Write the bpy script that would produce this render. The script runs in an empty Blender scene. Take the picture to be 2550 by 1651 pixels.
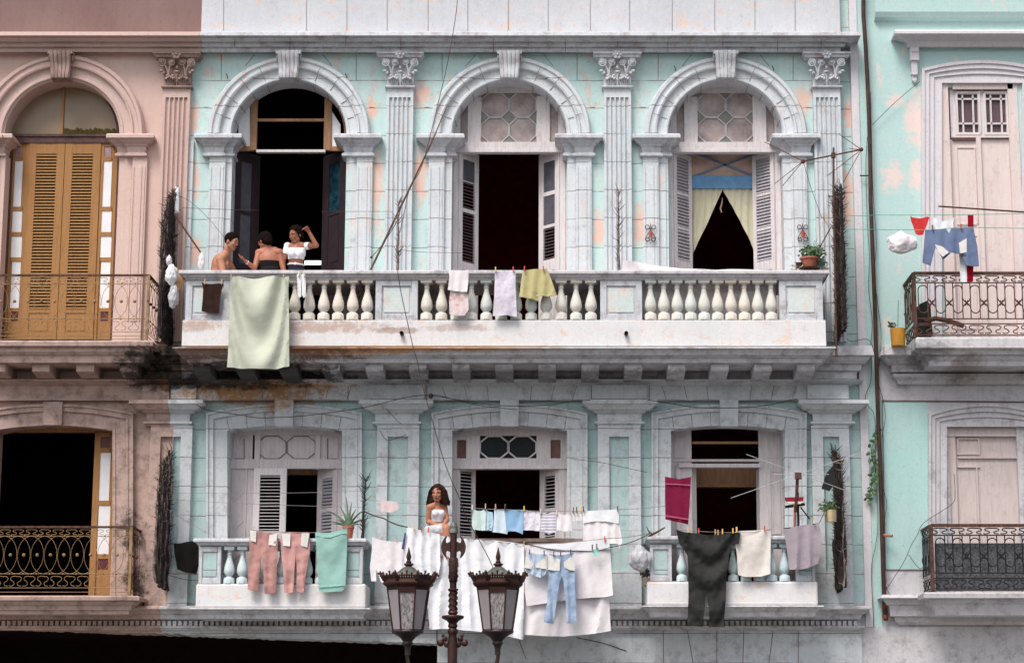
import bpy, bmesh, math, random
from mathutils import Vector, Matrix, noise
from mathutils.geometry import tessellate_polygon, delaunay_2d_cdt
R = math.radians
random.seed(7)
scene = bpy.context.scene
col = scene.collection
# ---------------- camera -----------------------------------------------------
D, CZ, PITCH, F, PX0, PY0, W, H = 30.0, 2.5, R(11), 5260.0, 1393.0, 825.5, 2550.0, 1651.0
cam = bpy.data.cameras.new('camera'); cam_o = bpy.data.objects.new('camera', cam); col.objects.link(cam_o)
cam.sensor_width = 36; cam.lens = 36 * F / W; cam.shift_x = (W / 2 - PX0) / W
cam.clip_end = 500; cam.clip_start = 0.5
cam_o.location = (0, -D, CZ); cam_o.rotation_euler = (R(90) + PITCH, 0, 0)
scene.camera = cam_o
# ---------------- sky and sun ------------------------------------------------
SUN_EL, SUN_AZ = R(54), R(208)          # azimuth clockwise from +Y: behind the camera, to the left
world = bpy.data.worlds.new('World'); scene.world = world; world.use_nodes = True
wn = world.node_tree.nodes; wl = world.node_tree.links
sky = wn.new('ShaderNodeTexSky'); sky.sky_type = 'NISHITA'; sky.sun_disc = False
sky.sun_elevation = SUN_EL; sky.sun_rotation = SUN_AZ; sky.air_density = 1.0; sky.dust_density = 3.0; sky.ozone_density = 1.0
hs = wn.new('ShaderNodeHueSaturation'); hs.inputs['Saturation'].default_value = .42; hs.inputs['Value'].default_value = 1.05   # milky overcast
wl.new(sky.outputs[0], hs.inputs['Color']); wl.new(hs.outputs[0], wn['Background'].inputs[0]); wn['Background'].inputs[1].default_value = 0.125
sl = bpy.data.lights.new('sun', 'SUN'); sl.energy = 2.0; sl.angle = R(24); sl.color = (1.0, 0.93, 0.87)
so = bpy.data.objects.new('sun', sl); col.objects.link(so)
sd = Vector((math.sin(SUN_AZ) * math.cos(SUN_EL), math.cos(SUN_AZ) * math.cos(SUN_EL), math.sin(SUN_EL)))
so.rotation_euler = sd.to_track_quat('Z', 'Y').to_euler(); so.location = (0, -20, 30)
vs = scene.view_settings; vs.view_transform = 'Standard'; vs.look = 'None'; vs.exposure = 0.45; vs.gamma = 1

# ---------------- geometry helpers -------------------------------------------
sP, cP = math.sin(PITCH), math.cos(PITCH)
def at(px, py, d=0.0):
    """point of the place that shows at photo pixel (px,py), d metres in front of the main wall"""
    a = (px - PX0) / F; b = -(py - PY0) / F
    dy = cP - b * sP; dz = sP + b * cP
    t = (D - d) / dy
    return Vector((t * a, -d, CZ + t * dz))
def X(px, py, d=0.0): return at(px, py, d).x
def Z(py, d=0.0): return at(PX0, py, d).z
def M(n, py=800, d=0.0): return n * (at(1400, py, d).x - at(1399, py, d).x)   # pixels -> metres

class MB:
    def __init__(s): s.v = []; s.f = []; s.mi = []; s.cur = 0
    def add(s, vs, fs):
        o = len(s.v); s.v += [Vector(p) for p in vs]
        for f in fs: s.f.append([i + o for i in f]); s.mi.append(s.cur)
        return s
    def box(s, x0, x1, y0, y1, z0, z1):
        return s.add([(x0,y0,z0),(x1,y0,z0),(x1,y1,z0),(x0,y1,z0),(x0,y0,z1),(x1,y0,z1),(x1,y1,z1),(x0,y1,z1)],
                     [(0,3,2,1),(4,5,6,7),(0,1,5,4),(1,2,6,5),(2,3,7,6),(3,0,4,7)])
    def pbox(s, px0, py0, px1, py1, d0, d1, xm=None):
        """box whose front (at d1) covers the pixel rectangle, back at d0"""
        pm = xm or (py0 + py1) / 2
        return s.box(X(px0, pm, d1), X(px1, pm, d1), -d1, -d0, Z(py1, d1), Z(py0, d1))
    def quad(s, a, b, c, d): return s.add([a, b, c, d], [(0, 1, 2, 3)])
    def bar(s, a, b, w, t):
        """flat bar in the facade plane direction"""
        a, b = Vector(a), Vector(b); u = (b - a).normalized(); n = Vector((0, 1, 0))
        if abs(u.dot(n)) > .95: n = Vector((0, 0, 1))
        p = u.cross(n).normalized() * w / 2; n = u.cross(p).normalized() * t / 2
        return s.add([a-p-n,a+p-n,a+p+n,a-p+n,b-p-n,b+p-n,b+p+n,b-p+n],
                     [(0,3,2,1),(4,5,6,7),(0,1,5,4),(1,2,6,5),(2,3,7,6),(3,0,4,7)])
    def tube(s, pts, r, n=6, cap=True):
        pts = [Vector(p) for p in pts]; k = len(pts)
        rs = r if isinstance(r, (list, tuple)) else [r] * k
        vs, fs = [], []; ref = Vector((0.13, 0.9, 0.31)).normalized()
        for i, p in enumerate(pts):
            t = (pts[min(i+1, k-1)] - pts[max(i-1, 0)])
            t = t.normalized() if t.length > 1e-9 else Vector((0,0,1))
            a = t.cross(ref)
            if a.length < 1e-3: a = t.cross(Vector((1,0,0)))
            a.normalize(); b = t.cross(a)
            for j in range(n):
                q = 2*math.pi*j/n; vs.append(p + (a*math.cos(q) + b*math.sin(q)) * rs[i])
        for i in range(k-1):
            for j in range(n):
                fs.append((i*n+j, i*n+(j+1)%n, (i+1)*n+(j+1)%n, (i+1)*n+j))
        if cap: fs += [tuple(range(n-1,-1,-1)), tuple((k-1)*n+j for j in range(n))]
        return s.add(vs, fs)
    def lathe(s, c, prof, n=12, sx=1, sy=1, rot=0, cap=True):
        vs, fs = [], []; k = len(prof)
        for r, z in prof:
            for j in range(n):
                q = 2*math.pi*j/n + rot; vs.append((c[0]+r*math.cos(q)*sx, c[1]+r*math.sin(q)*sy, c[2]+z))
        for i in range(k-1):
            for j in range(n): fs.append((i*n+j, i*n+(j+1)%n, (i+1)*n+(j+1)%n, (i+1)*n+j))
        if cap: fs += [tuple(range(n-1,-1,-1)), tuple((k-1)*n+j for j in range(n))]
        return s.add(vs, fs)
    def ball(s, c, r, sc=(1,1,1), n=8, m=6, rotm=None):
        vs, fs = [], []
        for i in range(m+1):
            t = math.pi*i/m
            for j in range(n):
                q = 2*math.pi*j/n
                p = Vector((r*math.sin(t)*math.cos(q)*sc[0], r*math.sin(t)*math.sin(q)*sc[1], -r*math.cos(t)*sc[2]))
                if rotm: p = rotm @ p
                vs.append(Vector(c) + p)
        for i in range(m):
            for j in range(n): fs.append((i*n+j, i*n+(j+1)%n, (i+1)*n+(j+1)%n, (i+1)*n+j))
        return s.add(vs, fs)
    def prism(s, poly, d0, d1):
        """poly of (x,z) counter-clockwise seen from the front, solid from depth d0 to d1"""
        n = len(poly)
        vs = [(x, -d1, z) for x, z in poly] + [(x, -d0, z) for x, z in poly]
        return s.add(vs, [tuple(range(n)), tuple(range(2*n-1, n-1, -1))] + [(i, i+n, (i+1)%n+n, (i+1)%n) for i in range(n)])
    def section(s, poly, z0, z1):
        n = len(poly)
        vs = [(x, y, z0) for x, y in poly] + [(x, y, z1) for x, y in poly]
        return s.add(vs, [tuple(range(n-1,-1,-1)), tuple(range(n, 2*n))] + [(i, (i+1)%n, (i+1)%n+n, i+n) for i in range(n)])
    def moulding(s, x0, x1, prof, dbase, retL=True, retR=True, back=0.0):
        """profile [(d, z)...] top to bottom, run from x0 to x1, mitred returns back to depth 'back'"""
        cols = []
        for d, z in prof:
            o = d - dbase; row = []
            if retL: row.append((x0 - o, -back, z)); row.append((x0 - o, -d, z))
            else: row.append((x0, -d, z))
            if retR: row.append((x1 + o, -d, z)); row.append((x1 + o, -back, z))
            else: row.append((x1, -d, z))
            cols.append(row)
        n = len(cols[0]); vs = [p for r in cols for p in r]; fs = []
        for i in range(len(cols)-1):
            for j in range(n-1): fs.append((i*n+j, (i+1)*n+j, (i+1)*n+j+1, i*n+j+1))
        s.add(vs, fs)
        # caps top and bottom
        for row, fl in ((cols[0], 1), (cols[-1], 0)):
            b = [(row[0][0], -back, row[0][2])] if not retL else []
            e = [(row[-1][0], -back, row[-1][2])] if not retR else []
            ring = b + row + e
            if len(ring) < 3: continue
            s.add(ring, [tuple(range(len(ring))) if fl else tuple(range(len(ring)-1, -1, -1))])
        return s
    def pmould(s, pxa, pxb, prof, dbase, retL=True, retR=True, back=0.0):
        pm = sum(p for p, _ in prof) / len(prof)
        return s.moulding(X(pxa, pm, dbase), X(pxb, pm, dbase), [(d, Z(p, d)) for p, d in prof], dbase, retL, retR, back)
    def ring(s, c, prof, a0=0, a1=180, n=40, sz=1.0):
        """arch moulding: prof [(radius, d)...], swept from angle a0 to a1 round c=(x,z)"""
        vs, fs = [], []; k = len(prof)
        for i in range(n+1):
            q = R(a0 + (a1-a0)*i/n)
            for r, d in prof: vs.append((c[0]+r*math.cos(q), -d, c[1]+r*math.sin(q)*sz))
        for i in range(n):
            for j in range(k-1): fs.append((i*k+j, i*k+j+1, (i+1)*k+j+1, (i+1)*k+j))
        return s.add(vs, fs)

def wloc(o):
    v = Vector(o.location)
    while o.parent: o = o.parent; v += Vector(o.location)
    return v
def link_mesh(name, me, parent=None, loc=(0,0,0)):
    o = bpy.data.objects.new(name, me); col.objects.link(o); loc = Vector(loc)
    if parent is not None:
        o.parent = parent; loc = loc - wloc(parent)
    o.location = loc
    return o
def build(mb, name, mats, parent=None, smooth=False, origin=None, bevel=0, weld=False):
    mats = mats if isinstance(mats, (list, tuple)) else [mats]
    if origin is None:
        xs = [p.x for p in mb.v]; ys = [p.y for p in mb.v]; zs = [p.z for p in mb.v]
        origin = Vector(((min(xs)+max(xs))/2, (min(ys)+max(ys))/2, min(zs)))
    origin = Vector(origin)
    me = bpy.data.meshes.new(name)
    me.from_pydata([p - origin for p in mb.v], [], mb.f)
    for m in mats: me.materials.append(m)
    if len(mats) > 1: me.polygons.foreach_set('material_index', mb.mi)
    bm = bmesh.new(); bm.from_mesh(me)
    if weld: bmesh.ops.remove_doubles(bm, verts=bm.verts, dist=1e-4)
    bmesh.ops.recalc_face_normals(bm, faces=bm.faces)
    bm.to_mesh(me); bm.free()
    if smooth:
        me.polygons.foreach_set('use_smooth', [True]*len(me.polygons))
        try: me.set_sharp_from_angle(angle=R(42))
        except Exception: pass
    me.update()
    o = link_mesh(name, me, parent, origin)
    if bevel:
        b = o.modifiers.new('bevel', 'BEVEL'); b.width = bevel; b.segments = 2; b.limit_method = 'ANGLE'; b.angle_limit = R(40)
    return o
def tag(o, label=None, cat=None, group=None, kind=None):
    if label: o['label'] = label
    if cat: o['category'] = cat
    if group: o['group'] = group
    if kind: o['kind'] = kind
    return o
def thing(name, label, cat, loc, group=None):
    o = bpy.data.objects.new(name, None); col.objects.link(o); o.location = loc; o.empty_display_size = .2
    return tag(o, label, cat, group)
def sub_empty(name, loc, parent):
    o = bpy.data.objects.new(name, None); col.objects.link(o); o.parent = parent
    o.location = Vector(loc) - wloc(parent); return o
def sag(a, b, s, n=10):
    a, b = Vector(a), Vector(b)
    return [a.lerp(b, i/n) - Vector((0, 0, s*4*(i/n)*(1-i/n))) for i in range(n+1)]
def smoothpts(pts, k=4):
    pts = [Vector(p) for p in pts]; out = []
    for i in range(len(pts)-1):
        p0 = pts[max(i-1,0)]; p1 = pts[i]; p2 = pts[i+1]; p3 = pts[min(i+2, len(pts)-1)]
        for j in range(k):
            t = j/k
            out.append(.5*((2*p1)+(p2-p0)*t+(2*p0-5*p1+4*p2-p3)*t*t+(3*p1-p0-3*p2+p3)*t*t*t))
    out.append(pts[-1]); return out

# ---------------- materials --------------------------------------------------
class NT:
    def __init__(s, name):
        s.m = bpy.data.materials.new(name); s.m.use_nodes = True; s.t = s.m.node_tree
        s.b = s.t.nodes['Principled BSDF']; s.pos = s.t.nodes.new('ShaderNodeNewGeometry').outputs['Position']
    def put(s, sock, v):
        if hasattr(v, 'is_linked') or isinstance(v, bpy.types.NodeSocket): s.t.links.new(v, sock)
        else:
            if isinstance(v, (tuple, list)) and len(v) == 3 and len(sock.default_value) == 4: v = (*v, 1)
            sock.default_value = v
    def math(s, op, a, b=0.0, clamp=False):
        n = s.t.nodes.new('ShaderNodeMath'); n.operation = op; n.use_clamp = clamp
        s.put(n.inputs[0], a); s.put(n.inputs[1], b); return n.outputs[0]
    def noise(s, scale, detail=4, rough=.6, vec=None, dist=0.0):
        n = s.t.nodes.new('ShaderNodeTexNoise'); n.inputs['Scale'].default_value = scale
        n.inputs['Detail'].default_value = detail; n.inputs['Roughness'].default_value = rough
        n.inputs['Distortion'].default_value = dist
        s.t.links.new(vec or s.pos, n.inputs['Vector']); return n.outputs['Fac']
    def mapv(s, scale=(1,1,1), loc=(0,0,0), vec=None):
        n = s.t.nodes.new('ShaderNodeMapping'); n.inputs['Scale'].default_value = scale; n.inputs['Location'].default_value = loc
        s.t.links.new(vec or s.pos, n.inputs['Vector']); return n.outputs[0]
    def ramp(s, v, lo, hi):
        n = s.t.nodes.new('ShaderNodeMapRange'); n.clamp = True
        s.put(n.inputs['Value'], v); s.put(n.inputs['From Min'], lo); s.put(n.inputs['From Max'], hi); return n.outputs['Result']
    def mix(s, f, a, b):
        n = s.t.nodes.new('ShaderNodeMix'); n.data_type = 'RGBA'
        s.put(n.inputs['Factor'], f); s.put(n.inputs[6], a); s.put(n.inputs[7], b); return n.outputs[2]
    def xyz(s, vec=None):
        n = s.t.nodes.new('ShaderNodeSeparateXYZ'); s.t.links.new(vec or s.pos, n.inputs[0]); return n.outputs
    def bump(s, h, strength=.3, dist=.01):
        n = s.t.nodes.new('ShaderNodeBump'); n.inputs['Strength'].default_value = strength; n.inputs['Distance'].default_value = dist
        s.t.links.new(h, n.inputs['Height']); s.t.links.new(n.outputs[0], s.b.inputs['Normal'])
    def done(s, c, rough=.85, spec=.3, metal=0):
        s.put(s.b.inputs['Base Color'], c); s.put(s.b.inputs['Roughness'], rough)
        s.b.inputs['Specular IOR Level'].default_value = spec; s.b.inputs['Metallic'].default_value = metal; return s.m

def paint(name, base, base2=None, peel=None, peel_t=.60, peel_s=2.2, dirt=(.20,.15,.12), dirt_a=.5, dirt_t=.56,
          joints=None, stains=(), streak=.35, bump=.35, jointc=(.13,.075,.07), vstretch=.55, peel2=None):
    n = NT(name); base2 = base2 or tuple(c*.88 for c in base)
    c = n.mix(n.ramp(n.noise(1.1, 5, .6), .35, .68), base, base2)
    c = n.mix(n.math('MULTIPLY', n.ramp(n.noise(27, 8, .8), .46, .62), .16), c, tuple(v*.66 for v in base))
    c = n.mix(n.math('MULTIPLY', n.ramp(n.noise(14, 6, .7), .42, .75), .35), c, tuple(min(1, v*1.12+.02) for v in base))
    pm = None
    if peel:
        nv = n.noise(peel_s*1.5, 14, .80, n.mapv((1, 1, vstretch), (3.1, 1, .4)), .1)
        pm = n.ramp(nv, peel_t-.022, peel_t+.045)
        c = n.mix(n.math('MULTIPLY', pm, .72), c, peel)
        if peel2: c = n.mix(n.math('MULTIPLY', n.ramp(n.noise(peel_s*1.7, 9, .7, n.mapv((1,1,vstretch),(9,2,4))), peel_t+.02, peel_t+.05), .8), c, peel2)
    st = n.noise(1.0, 6, .65, n.mapv((16, 16, 1.1)))
    c = n.mix(n.math('MULTIPLY', n.ramp(st, .5, .8), streak), c, tuple(v*.62 for v in base[:3]))
    dn = n.noise(5.5, 10, .75)
    c = n.mix(n.math('MULTIPLY', n.ramp(dn, dirt_t, dirt_t+.22), dirt_a), c, dirt)
    sp = n.noise(48, 3, .6)
    c = n.mix(n.math('MULTIPLY', n.ramp(sp, .62, .70), .45), c, dirt)
    p = n.xyz()
    for (px, py, rx, ry, sc, amt, thr) in stains:
        q = at(px, py, 0); a = n.math('DIVIDE', n.math('SUBTRACT', p[0], q.x), M(rx)); b = n.math('DIVIDE', n.math('SUBTRACT', p[2], q.z), M(ry))
        r2 = n.math('ADD', n.math('MULTIPLY', a, a), n.math('MULTIPLY', b, b))
        e = n.math('SUBTRACT', 1.0, r2, True)
        nz = n.noise(5.5, 12, .82, n.mapv((1, 1, 1.25), (px*.01, 0, py*.02)), .3)
        k = n.math('ADD', n.math('MULTIPLY', e, .26), nz)
        c = n.mix(n.math('MULTIPLY', n.math('MULTIPLY', n.ramp(k, thr, thr+.13), n.ramp(e, 0, .3)), amt), c, sc)
    h = n.math('ADD', n.math('MULTIPLY', n.noise(22, 6, .7), .6), n.math('MULTIPLY', n.noise(3, 3), .6))
    if pm is not None: h = n.math('SUBTRACT', h, n.math('MULTIPLY', pm, .3))
    if joints:
        z0, hh = joints; wob = n.math('MULTIPLY', n.noise(1.5, 2), .02)
        fr = n.math('FRACT', n.math('ADD', n.math('DIVIDE', n.math('SUBTRACT', n.math('ADD', p[2], wob), z0), hh), 100.5))
        dd = n.math('MULTIPLY', n.math('ABSOLUTE', n.math('SUBTRACT', fr, .5)), hh)
        jm = n.ramp(dd, .009, .0035)
        jm = n.math('MULTIPLY', jm, n.ramp(n.noise(2.3, 4), .33, .5))
        c = n.mix(n.math('MULTIPLY', jm, .7), c, jointc)
        h = n.math('SUBTRACT', h, jm)
    n.bump(h, bump, .012)
    return n.done(c, .88, .2)

def plain(name, c, rough=.6, metal=0, var=.15, scale=8, spec=.4, bump=.15):
    n = NT(name); k = n.noise(scale, 6, .65)
    cc = n.mix(n.ramp(k, .35, .7), tuple(v*(1+var) for v in c), tuple(v*(1-var*1.6) for v in c))
    n.bump(n.noise(scale*4, 4), bump, .004)
    return n.done(cc, rough, spec, metal)
def old_wood(name, c, c2, wear=.5, scale=3):
    n = NT(name); g = n.noise(scale, 8, .7, n.mapv((14, 14, 1)))
    cc = n.mix(n.math('MULTIPLY', n.ramp(g, .45, .62), wear), c, c2)
    cc = n.mix(n.math('MULTIPLY', n.ramp(n.noise(9, 8, .75), .55, .75), .5), cc, tuple(v*.5 for v in c2))
    n.bump(g, .4, .006); return n.done(cc, .75, .25)
def cloth_mat(name, c, c2=None, pat=None, scale=30, transl=0.12):
    n = NT(name); cc = n.mix(n.ramp(n.noise(3.0, 5, .6), .35, .7), c, c2 or tuple(v*.88 for v in c))
    if pat: 
        if pat[0] == 'stripe':
            f = n.ramp(n.math('SINE', n.math('MULTIPLY', n.xyz()[2], pat[1])), .3, .6); cc = n.mix(n.math('MULTIPLY', f, .8), cc, pat[2])
        else:
            cc = n.mix(n.math('MULTIPLY', n.ramp(n.noise(pat[1], 3, .5), .55, .6), pat[3] if len(pat) > 3 else .7), cc, pat[2])
    n.bump(n.math('ADD', n.noise(9, 5, .6), n.math('MULTIPLY', n.noise(90, 2), .15)), .5, .02)
    n.done(cc, .92, .1)
    n.b.inputs['Sheen Weight'].default_value = .0
    return n.m
# colours are albedos
TURQ = (.51,.69,.67); TRIM = (.655,.69,.71); PEACH = (.80,.50,.41); PINK = (.65,.475,.42); PINKD = (.30,.20,.185)
zj0 = Z(200, 0); zjh = Z(200, 0) - Z(268.4, 0); zl0 = Z(1068, 0); zlh = (Z(1068,0) - Z(1283,0))/3
OCH = (.42,.20,.07); BLK = (.025,.022,.02); BRN = (.16,.08,.045)
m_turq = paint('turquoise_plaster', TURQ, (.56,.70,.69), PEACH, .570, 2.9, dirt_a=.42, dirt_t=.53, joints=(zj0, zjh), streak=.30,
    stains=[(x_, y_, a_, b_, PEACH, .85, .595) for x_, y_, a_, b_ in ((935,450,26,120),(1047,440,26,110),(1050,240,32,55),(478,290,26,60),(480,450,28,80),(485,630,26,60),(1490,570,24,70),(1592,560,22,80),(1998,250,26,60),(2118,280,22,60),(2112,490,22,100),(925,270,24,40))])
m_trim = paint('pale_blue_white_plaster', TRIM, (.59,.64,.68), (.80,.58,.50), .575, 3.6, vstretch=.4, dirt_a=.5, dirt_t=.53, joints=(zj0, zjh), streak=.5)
m_trimnj = paint('pale_white_moulding', (.62,.64,.67), (.53,.56,.60), (.78,.60,.52), .66, 3, dirt=(.24,.15,.13), dirt_a=.75, dirt_t=.48, streak=.75)
m_parapet = paint('pale_parapet_plaster', (.60,.61,.64), (.53,.55,.59), (.80,.50,.36), .575, 2.1, dirt_a=.3, vstretch=1.5, streak=.2)
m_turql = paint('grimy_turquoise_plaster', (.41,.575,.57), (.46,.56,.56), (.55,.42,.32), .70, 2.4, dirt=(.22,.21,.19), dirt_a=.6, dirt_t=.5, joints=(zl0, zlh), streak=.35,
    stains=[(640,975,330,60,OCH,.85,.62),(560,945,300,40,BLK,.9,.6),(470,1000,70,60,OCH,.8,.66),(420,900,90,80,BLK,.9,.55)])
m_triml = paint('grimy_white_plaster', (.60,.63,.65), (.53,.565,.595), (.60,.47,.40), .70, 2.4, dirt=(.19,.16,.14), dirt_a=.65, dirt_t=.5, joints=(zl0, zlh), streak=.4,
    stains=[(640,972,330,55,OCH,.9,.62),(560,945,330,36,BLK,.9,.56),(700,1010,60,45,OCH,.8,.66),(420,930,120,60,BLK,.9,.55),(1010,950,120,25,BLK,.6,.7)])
m_trimlow = paint('grimy_white_ledge', (.58,.58,.60), (.50,.50,.53), (.58,.46,.40), .70, 2.6, dirt=(.15,.11,.095), dirt_a=.7, dirt_t=.47, streak=.5,
    stains=[(860,888,460,36,OCH,.85,.53),(640,900,360,55,BRN,.85,.56),(1200,893,300,22,OCH,.6,.57),(640,948,300,22,BLK,.9,.50),(1300,950,500,16,BLK,.5,.58)])
m_base = paint('patched_white_balcony_base', (.76,.74,.73), (.68,.69,.71), (.82,.52,.40), .575, 2.6, dirt=(.30,.18,.13), dirt_a=.4, vstretch=1.6, streak=.25, peel2=(.66,.72,.76),
    stains=[(800,850,300,24,(.42,.22,.14),.6,.62),(520,845,75,24,(.42,.22,.14),.6,.60),(1000,858,80,10,(.30,.20,.16),.6,.55),(1150,852,120,14,(.40,.24,.16),.5,.60),(1900,815,200,10,(.30,.22,.2),.5,.6)])
m_balu = paint('cream_blue_baluster_paint', (.74,.66,.58), (.60,.67,.66), (.78,.58,.40), .58, 4.5, dirt=(.25,.17,.12), dirt_a=.35, streak=.15, vstretch=.8)
m_panel = paint('patched_pale_panel_paint', (.68,.70,.69), (.52,.67,.66), (.80,.56,.44), .55, 3.5, dirt=(.25,.17,.12), dirt_a=.35, streak=.15)
m_balub = paint('pale_blue_baluster_paint', (.60,.68,.70), (.50,.64,.68), (.74,.60,.50), .62, 4.5, dirt=(.25,.17,.12), dirt_a=.35, streak=.15)
m_rail = paint('weathered_coping_stone', (.62,.60,.62), (.54,.52,.55), (.70,.52,.45), .62, 3, dirt=(.07,.055,.05), dirt_a=.85, dirt_t=.50, streak=.6)
m_pink = paint('pink_plaster', PINK, (.67,.51,.46), (.60,.42,.38), .66, 2, dirt=(.28,.18,.15), dirt_a=.35, streak=.2, bump=.25)
m_pinkt = paint('pink_moulding_plaster', (.61,.445,.40), (.56,.43,.39), (.50,.33,.28), .68, 3, dirt=(.20,.12,.10), dirt_a=.5, streak=.3)
m_pinkcap = paint('dirty_pink_capital_plaster', (.40,.28,.245), (.34,.235,.21), None, dirt=(.10,.06,.05), dirt_a=.8, dirt_t=.45, streak=.4)
m_pinkl = paint('grimy_pink_plaster', (.54,.385,.33), (.47,.34,.30), (.60,.50,.46), .68, 2.2, dirt=(.12,.085,.07), dirt_a=.75, dirt_t=.47, streak=.4,
    stains=[(400,930,110,60,BLK,.9,.55),(330,1330,60,90,BLK,.85,.66),(340,1450,50,70,BLK,.85,.62),(440,960,90,40,BRN,.8,.6)])
m_mossy = paint('blackened_mossy_ledge', (.16,.12,.10), (.10,.08,.06), (.34,.26,.22), .60, 5, dirt=(.012,.010,.008), dirt_a=1, dirt_t=.36, streak=.6)
m_pinkd = paint('dark_mauve_plaster', (.22,.135,.125), (.26,.17,.155), None, dirt=(.10,.06,.055), dirt_a=.4)
m_right = paint('bright_turquoise_plaster', (.46,.66,.64), (.51,.675,.655), (.80,.66,.62), .575, 1.35, dirt_a=.2, streak=.12,
    stains=[(2290,300,60,110,(.80,.64,.60),.95,.60),(2220,440,45,60,(.80,.64,.60),.95,.60),(2280,440,30,60,(.80,.64,.60),.9,.6),(2230,250,45,30,(.80,.64,.60),.9,.62)])
m_rightl = paint('aqua_wall_panel_plaster', (.40,.62,.595), (.44,.61,.59), None, dirt=(.2,.22,.2), dirt_a=.3, streak=.15)
m_rtrim = paint('pinkish_white_plaster', (.70,.66,.68), (.64,.63,.68), (.74,.56,.52), .66, 3, dirt=(.22,.15,.13), dirt_a=.4, streak=.3)
m_rtriml = paint('grimy_pinkish_white_plaster', (.60,.58,.595), (.54,.53,.56), (.56,.46,.42), .68, 3, dirt=(.12,.09,.08), dirt_a=.65, dirt_t=.5, streak=.5,
    stains=[(2290,900,80,40,BLK,.5,.60),(2390,930,60,40,BRN,.5,.60)])
m_joint = plain('mortar_joint', (.16,.10,.10), .9)
m_dark = plain('shade_black_interior', (.022,.012,.010), .95, spec=.05)  # near-black colour stands in for the shade deep inside rooms and arcade
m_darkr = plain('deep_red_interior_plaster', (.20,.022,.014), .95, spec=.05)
m_wwood = old_wood('white_painted_wood', (.70,.66,.67), (.50,.41,.39), .5)
m_lwood = old_wood('lilac_grey_painted_wood', (.60,.55,.56), (.44,.37,.36), .5)
m_slat = old_wood('grey_louvre_wood', (.44,.42,.46), (.26,.22,.23), .5)
m_dwood = plain('dark_plum_wood', (.028,.017,.021), .5)
m_bwood = old_wood('bare_brown_wood', (.36,.20,.11), (.20,.10,.06), .6)
m_ochre = old_wood('ochre_painted_wood', (.38,.195,.075), (.25,.115,.045), .4)
m_glassd = plain('dusty_beige_glass', (.36,.29,.275), .35, var=.3, scale=4, spec=.5)
m_glassk = plain('dark_glass', (.012,.018,.018), .35, spec=.12, bump=.02)
m_glassg = plain('grey_glass', (.10,.10,.12), .25, spec=.5)
m_glassb = plain('blue_glass', (.006,.028,.045), .5, spec=.2, var=.9, scale=12)
m_lead = plain('lead_came', (.55,.52,.53), .6)
m_white = plain('white_pane', (.80,.80,.82), .5, var=.04)
m_mauve = plain('mauve_pane', (.34,.22,.23), .4)
m_maroon = plain('maroon_pane', (.10,.02,.02), .4)
m_blue = plain('blue_painted_wood', (.13,.30,.52), .6)
m_bluel = plain('blue_lath', (.16,.24,.36), .6)
m_beige = plain('beige_board', (.62,.44,.37), .85, var=.2, scale=3)
m_iron = plain('rusty_dark_iron', (.10,.045,.03), .7, .3, var=.5, scale=20)
m_blackiron = plain('black_iron', (.012,.012,.014), .55, .3)
m_gold = plain('ochre_painted_iron', (.29,.175,.075), .6, 0, var=.3)
m_thorn = plain('blackened_thorn_wood', (.026,.018,.016), .9, var=.7, scale=14)
m_pipe = plain('brown_pipe_paint', (.060,.028,.020), .7, .1, var=.4, scale=5)
m_wire = plain('dark_cable', (.05,.03,.03), .7)
m_rope = plain('grey_line_cord', (.28,.24,.24), .9)

# =============== setting ======================================================
g = MB(); g.box(-160, 160, -160, 30, -.5, 0); tag(build(g, 'street', plain('asphalt', (.07,.068,.066), .95, scale=3)), kind='structure')
g = MB(); g.box(-160, 160, -3.2, 6.2, .0, .14); tag(build(g, 'pavement', plain('pavement_stone', (.30,.28,.26), .9, scale=2)), kind='structure')
g = MB(); g.box(-160, 160, -60, -22, 0, .5); tag(build(g, 'promenade', plain('promenade_stone', (.22,.20,.18), .9, scale=2)), kind='structure')

def opening(px0, py0, px1, py1, d, kind='rect', rise=0, n=22, cx=None, r=None, cy=None):
    """list of (x,z), clockwise from bottom left up"""
    pm = (py0+py1)/2; x0, x1 = X(px0, pm, d), X(px1, pm, d); zb = Z(py1, d)
    if kind == 'arch':
        rr = (x1-x0)/2; zc = Z(cy, d); c = (x0+x1)/2
        pts = [(x0, zb)] + [(c - rr*math.cos(math.pi*i/n), zc + rr*math.sin(math.pi*i/n)) for i in range(n+1)] + [(x1, zb)]
        return pts
    zt, zm = Z(py0, d), Z(py0-rise, d)
    pts = [(x0, zb)]
    for i in range(n+1):
        t = i/n; pts.append((x0+(x1-x0)*t, zt + (zm-zt)*4*t*(1-t)))
    return pts + [(x1, zb)]
def sheet_with_holes(mb, outer, holes, d):
    polys = [[Vector((x, z, 0)) for x, z in outer]] + [[Vector((x, z, 0)) for x, z in h] for h in holes]
    flat = [p for q in polys for p in q]
    tris = tessellate_polygon(polys)
    mb.add([(p.x, -d, p.y) for p in flat], [tuple(t) for t in tris])
def reveal(mb, hole, d1, d0):
    n = len(hole)
    mb.add([(x, -d1, z) for x, z in hole] + [(x, -d0, z) for x, z in hole], [(i, i+1, i+1+n, i+n) for i in range(n-1)])
def prect(px0, py0, px1, py1, d):
    pm = (py0+py1)/2; return [(X(px0,pm,d), Z(py1,d)), (X(px0,pm,d), Z(py0,d)), (X(px1,pm,d), Z(py0,d)), (X(px1,pm,d), Z(py1,d))]

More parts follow.
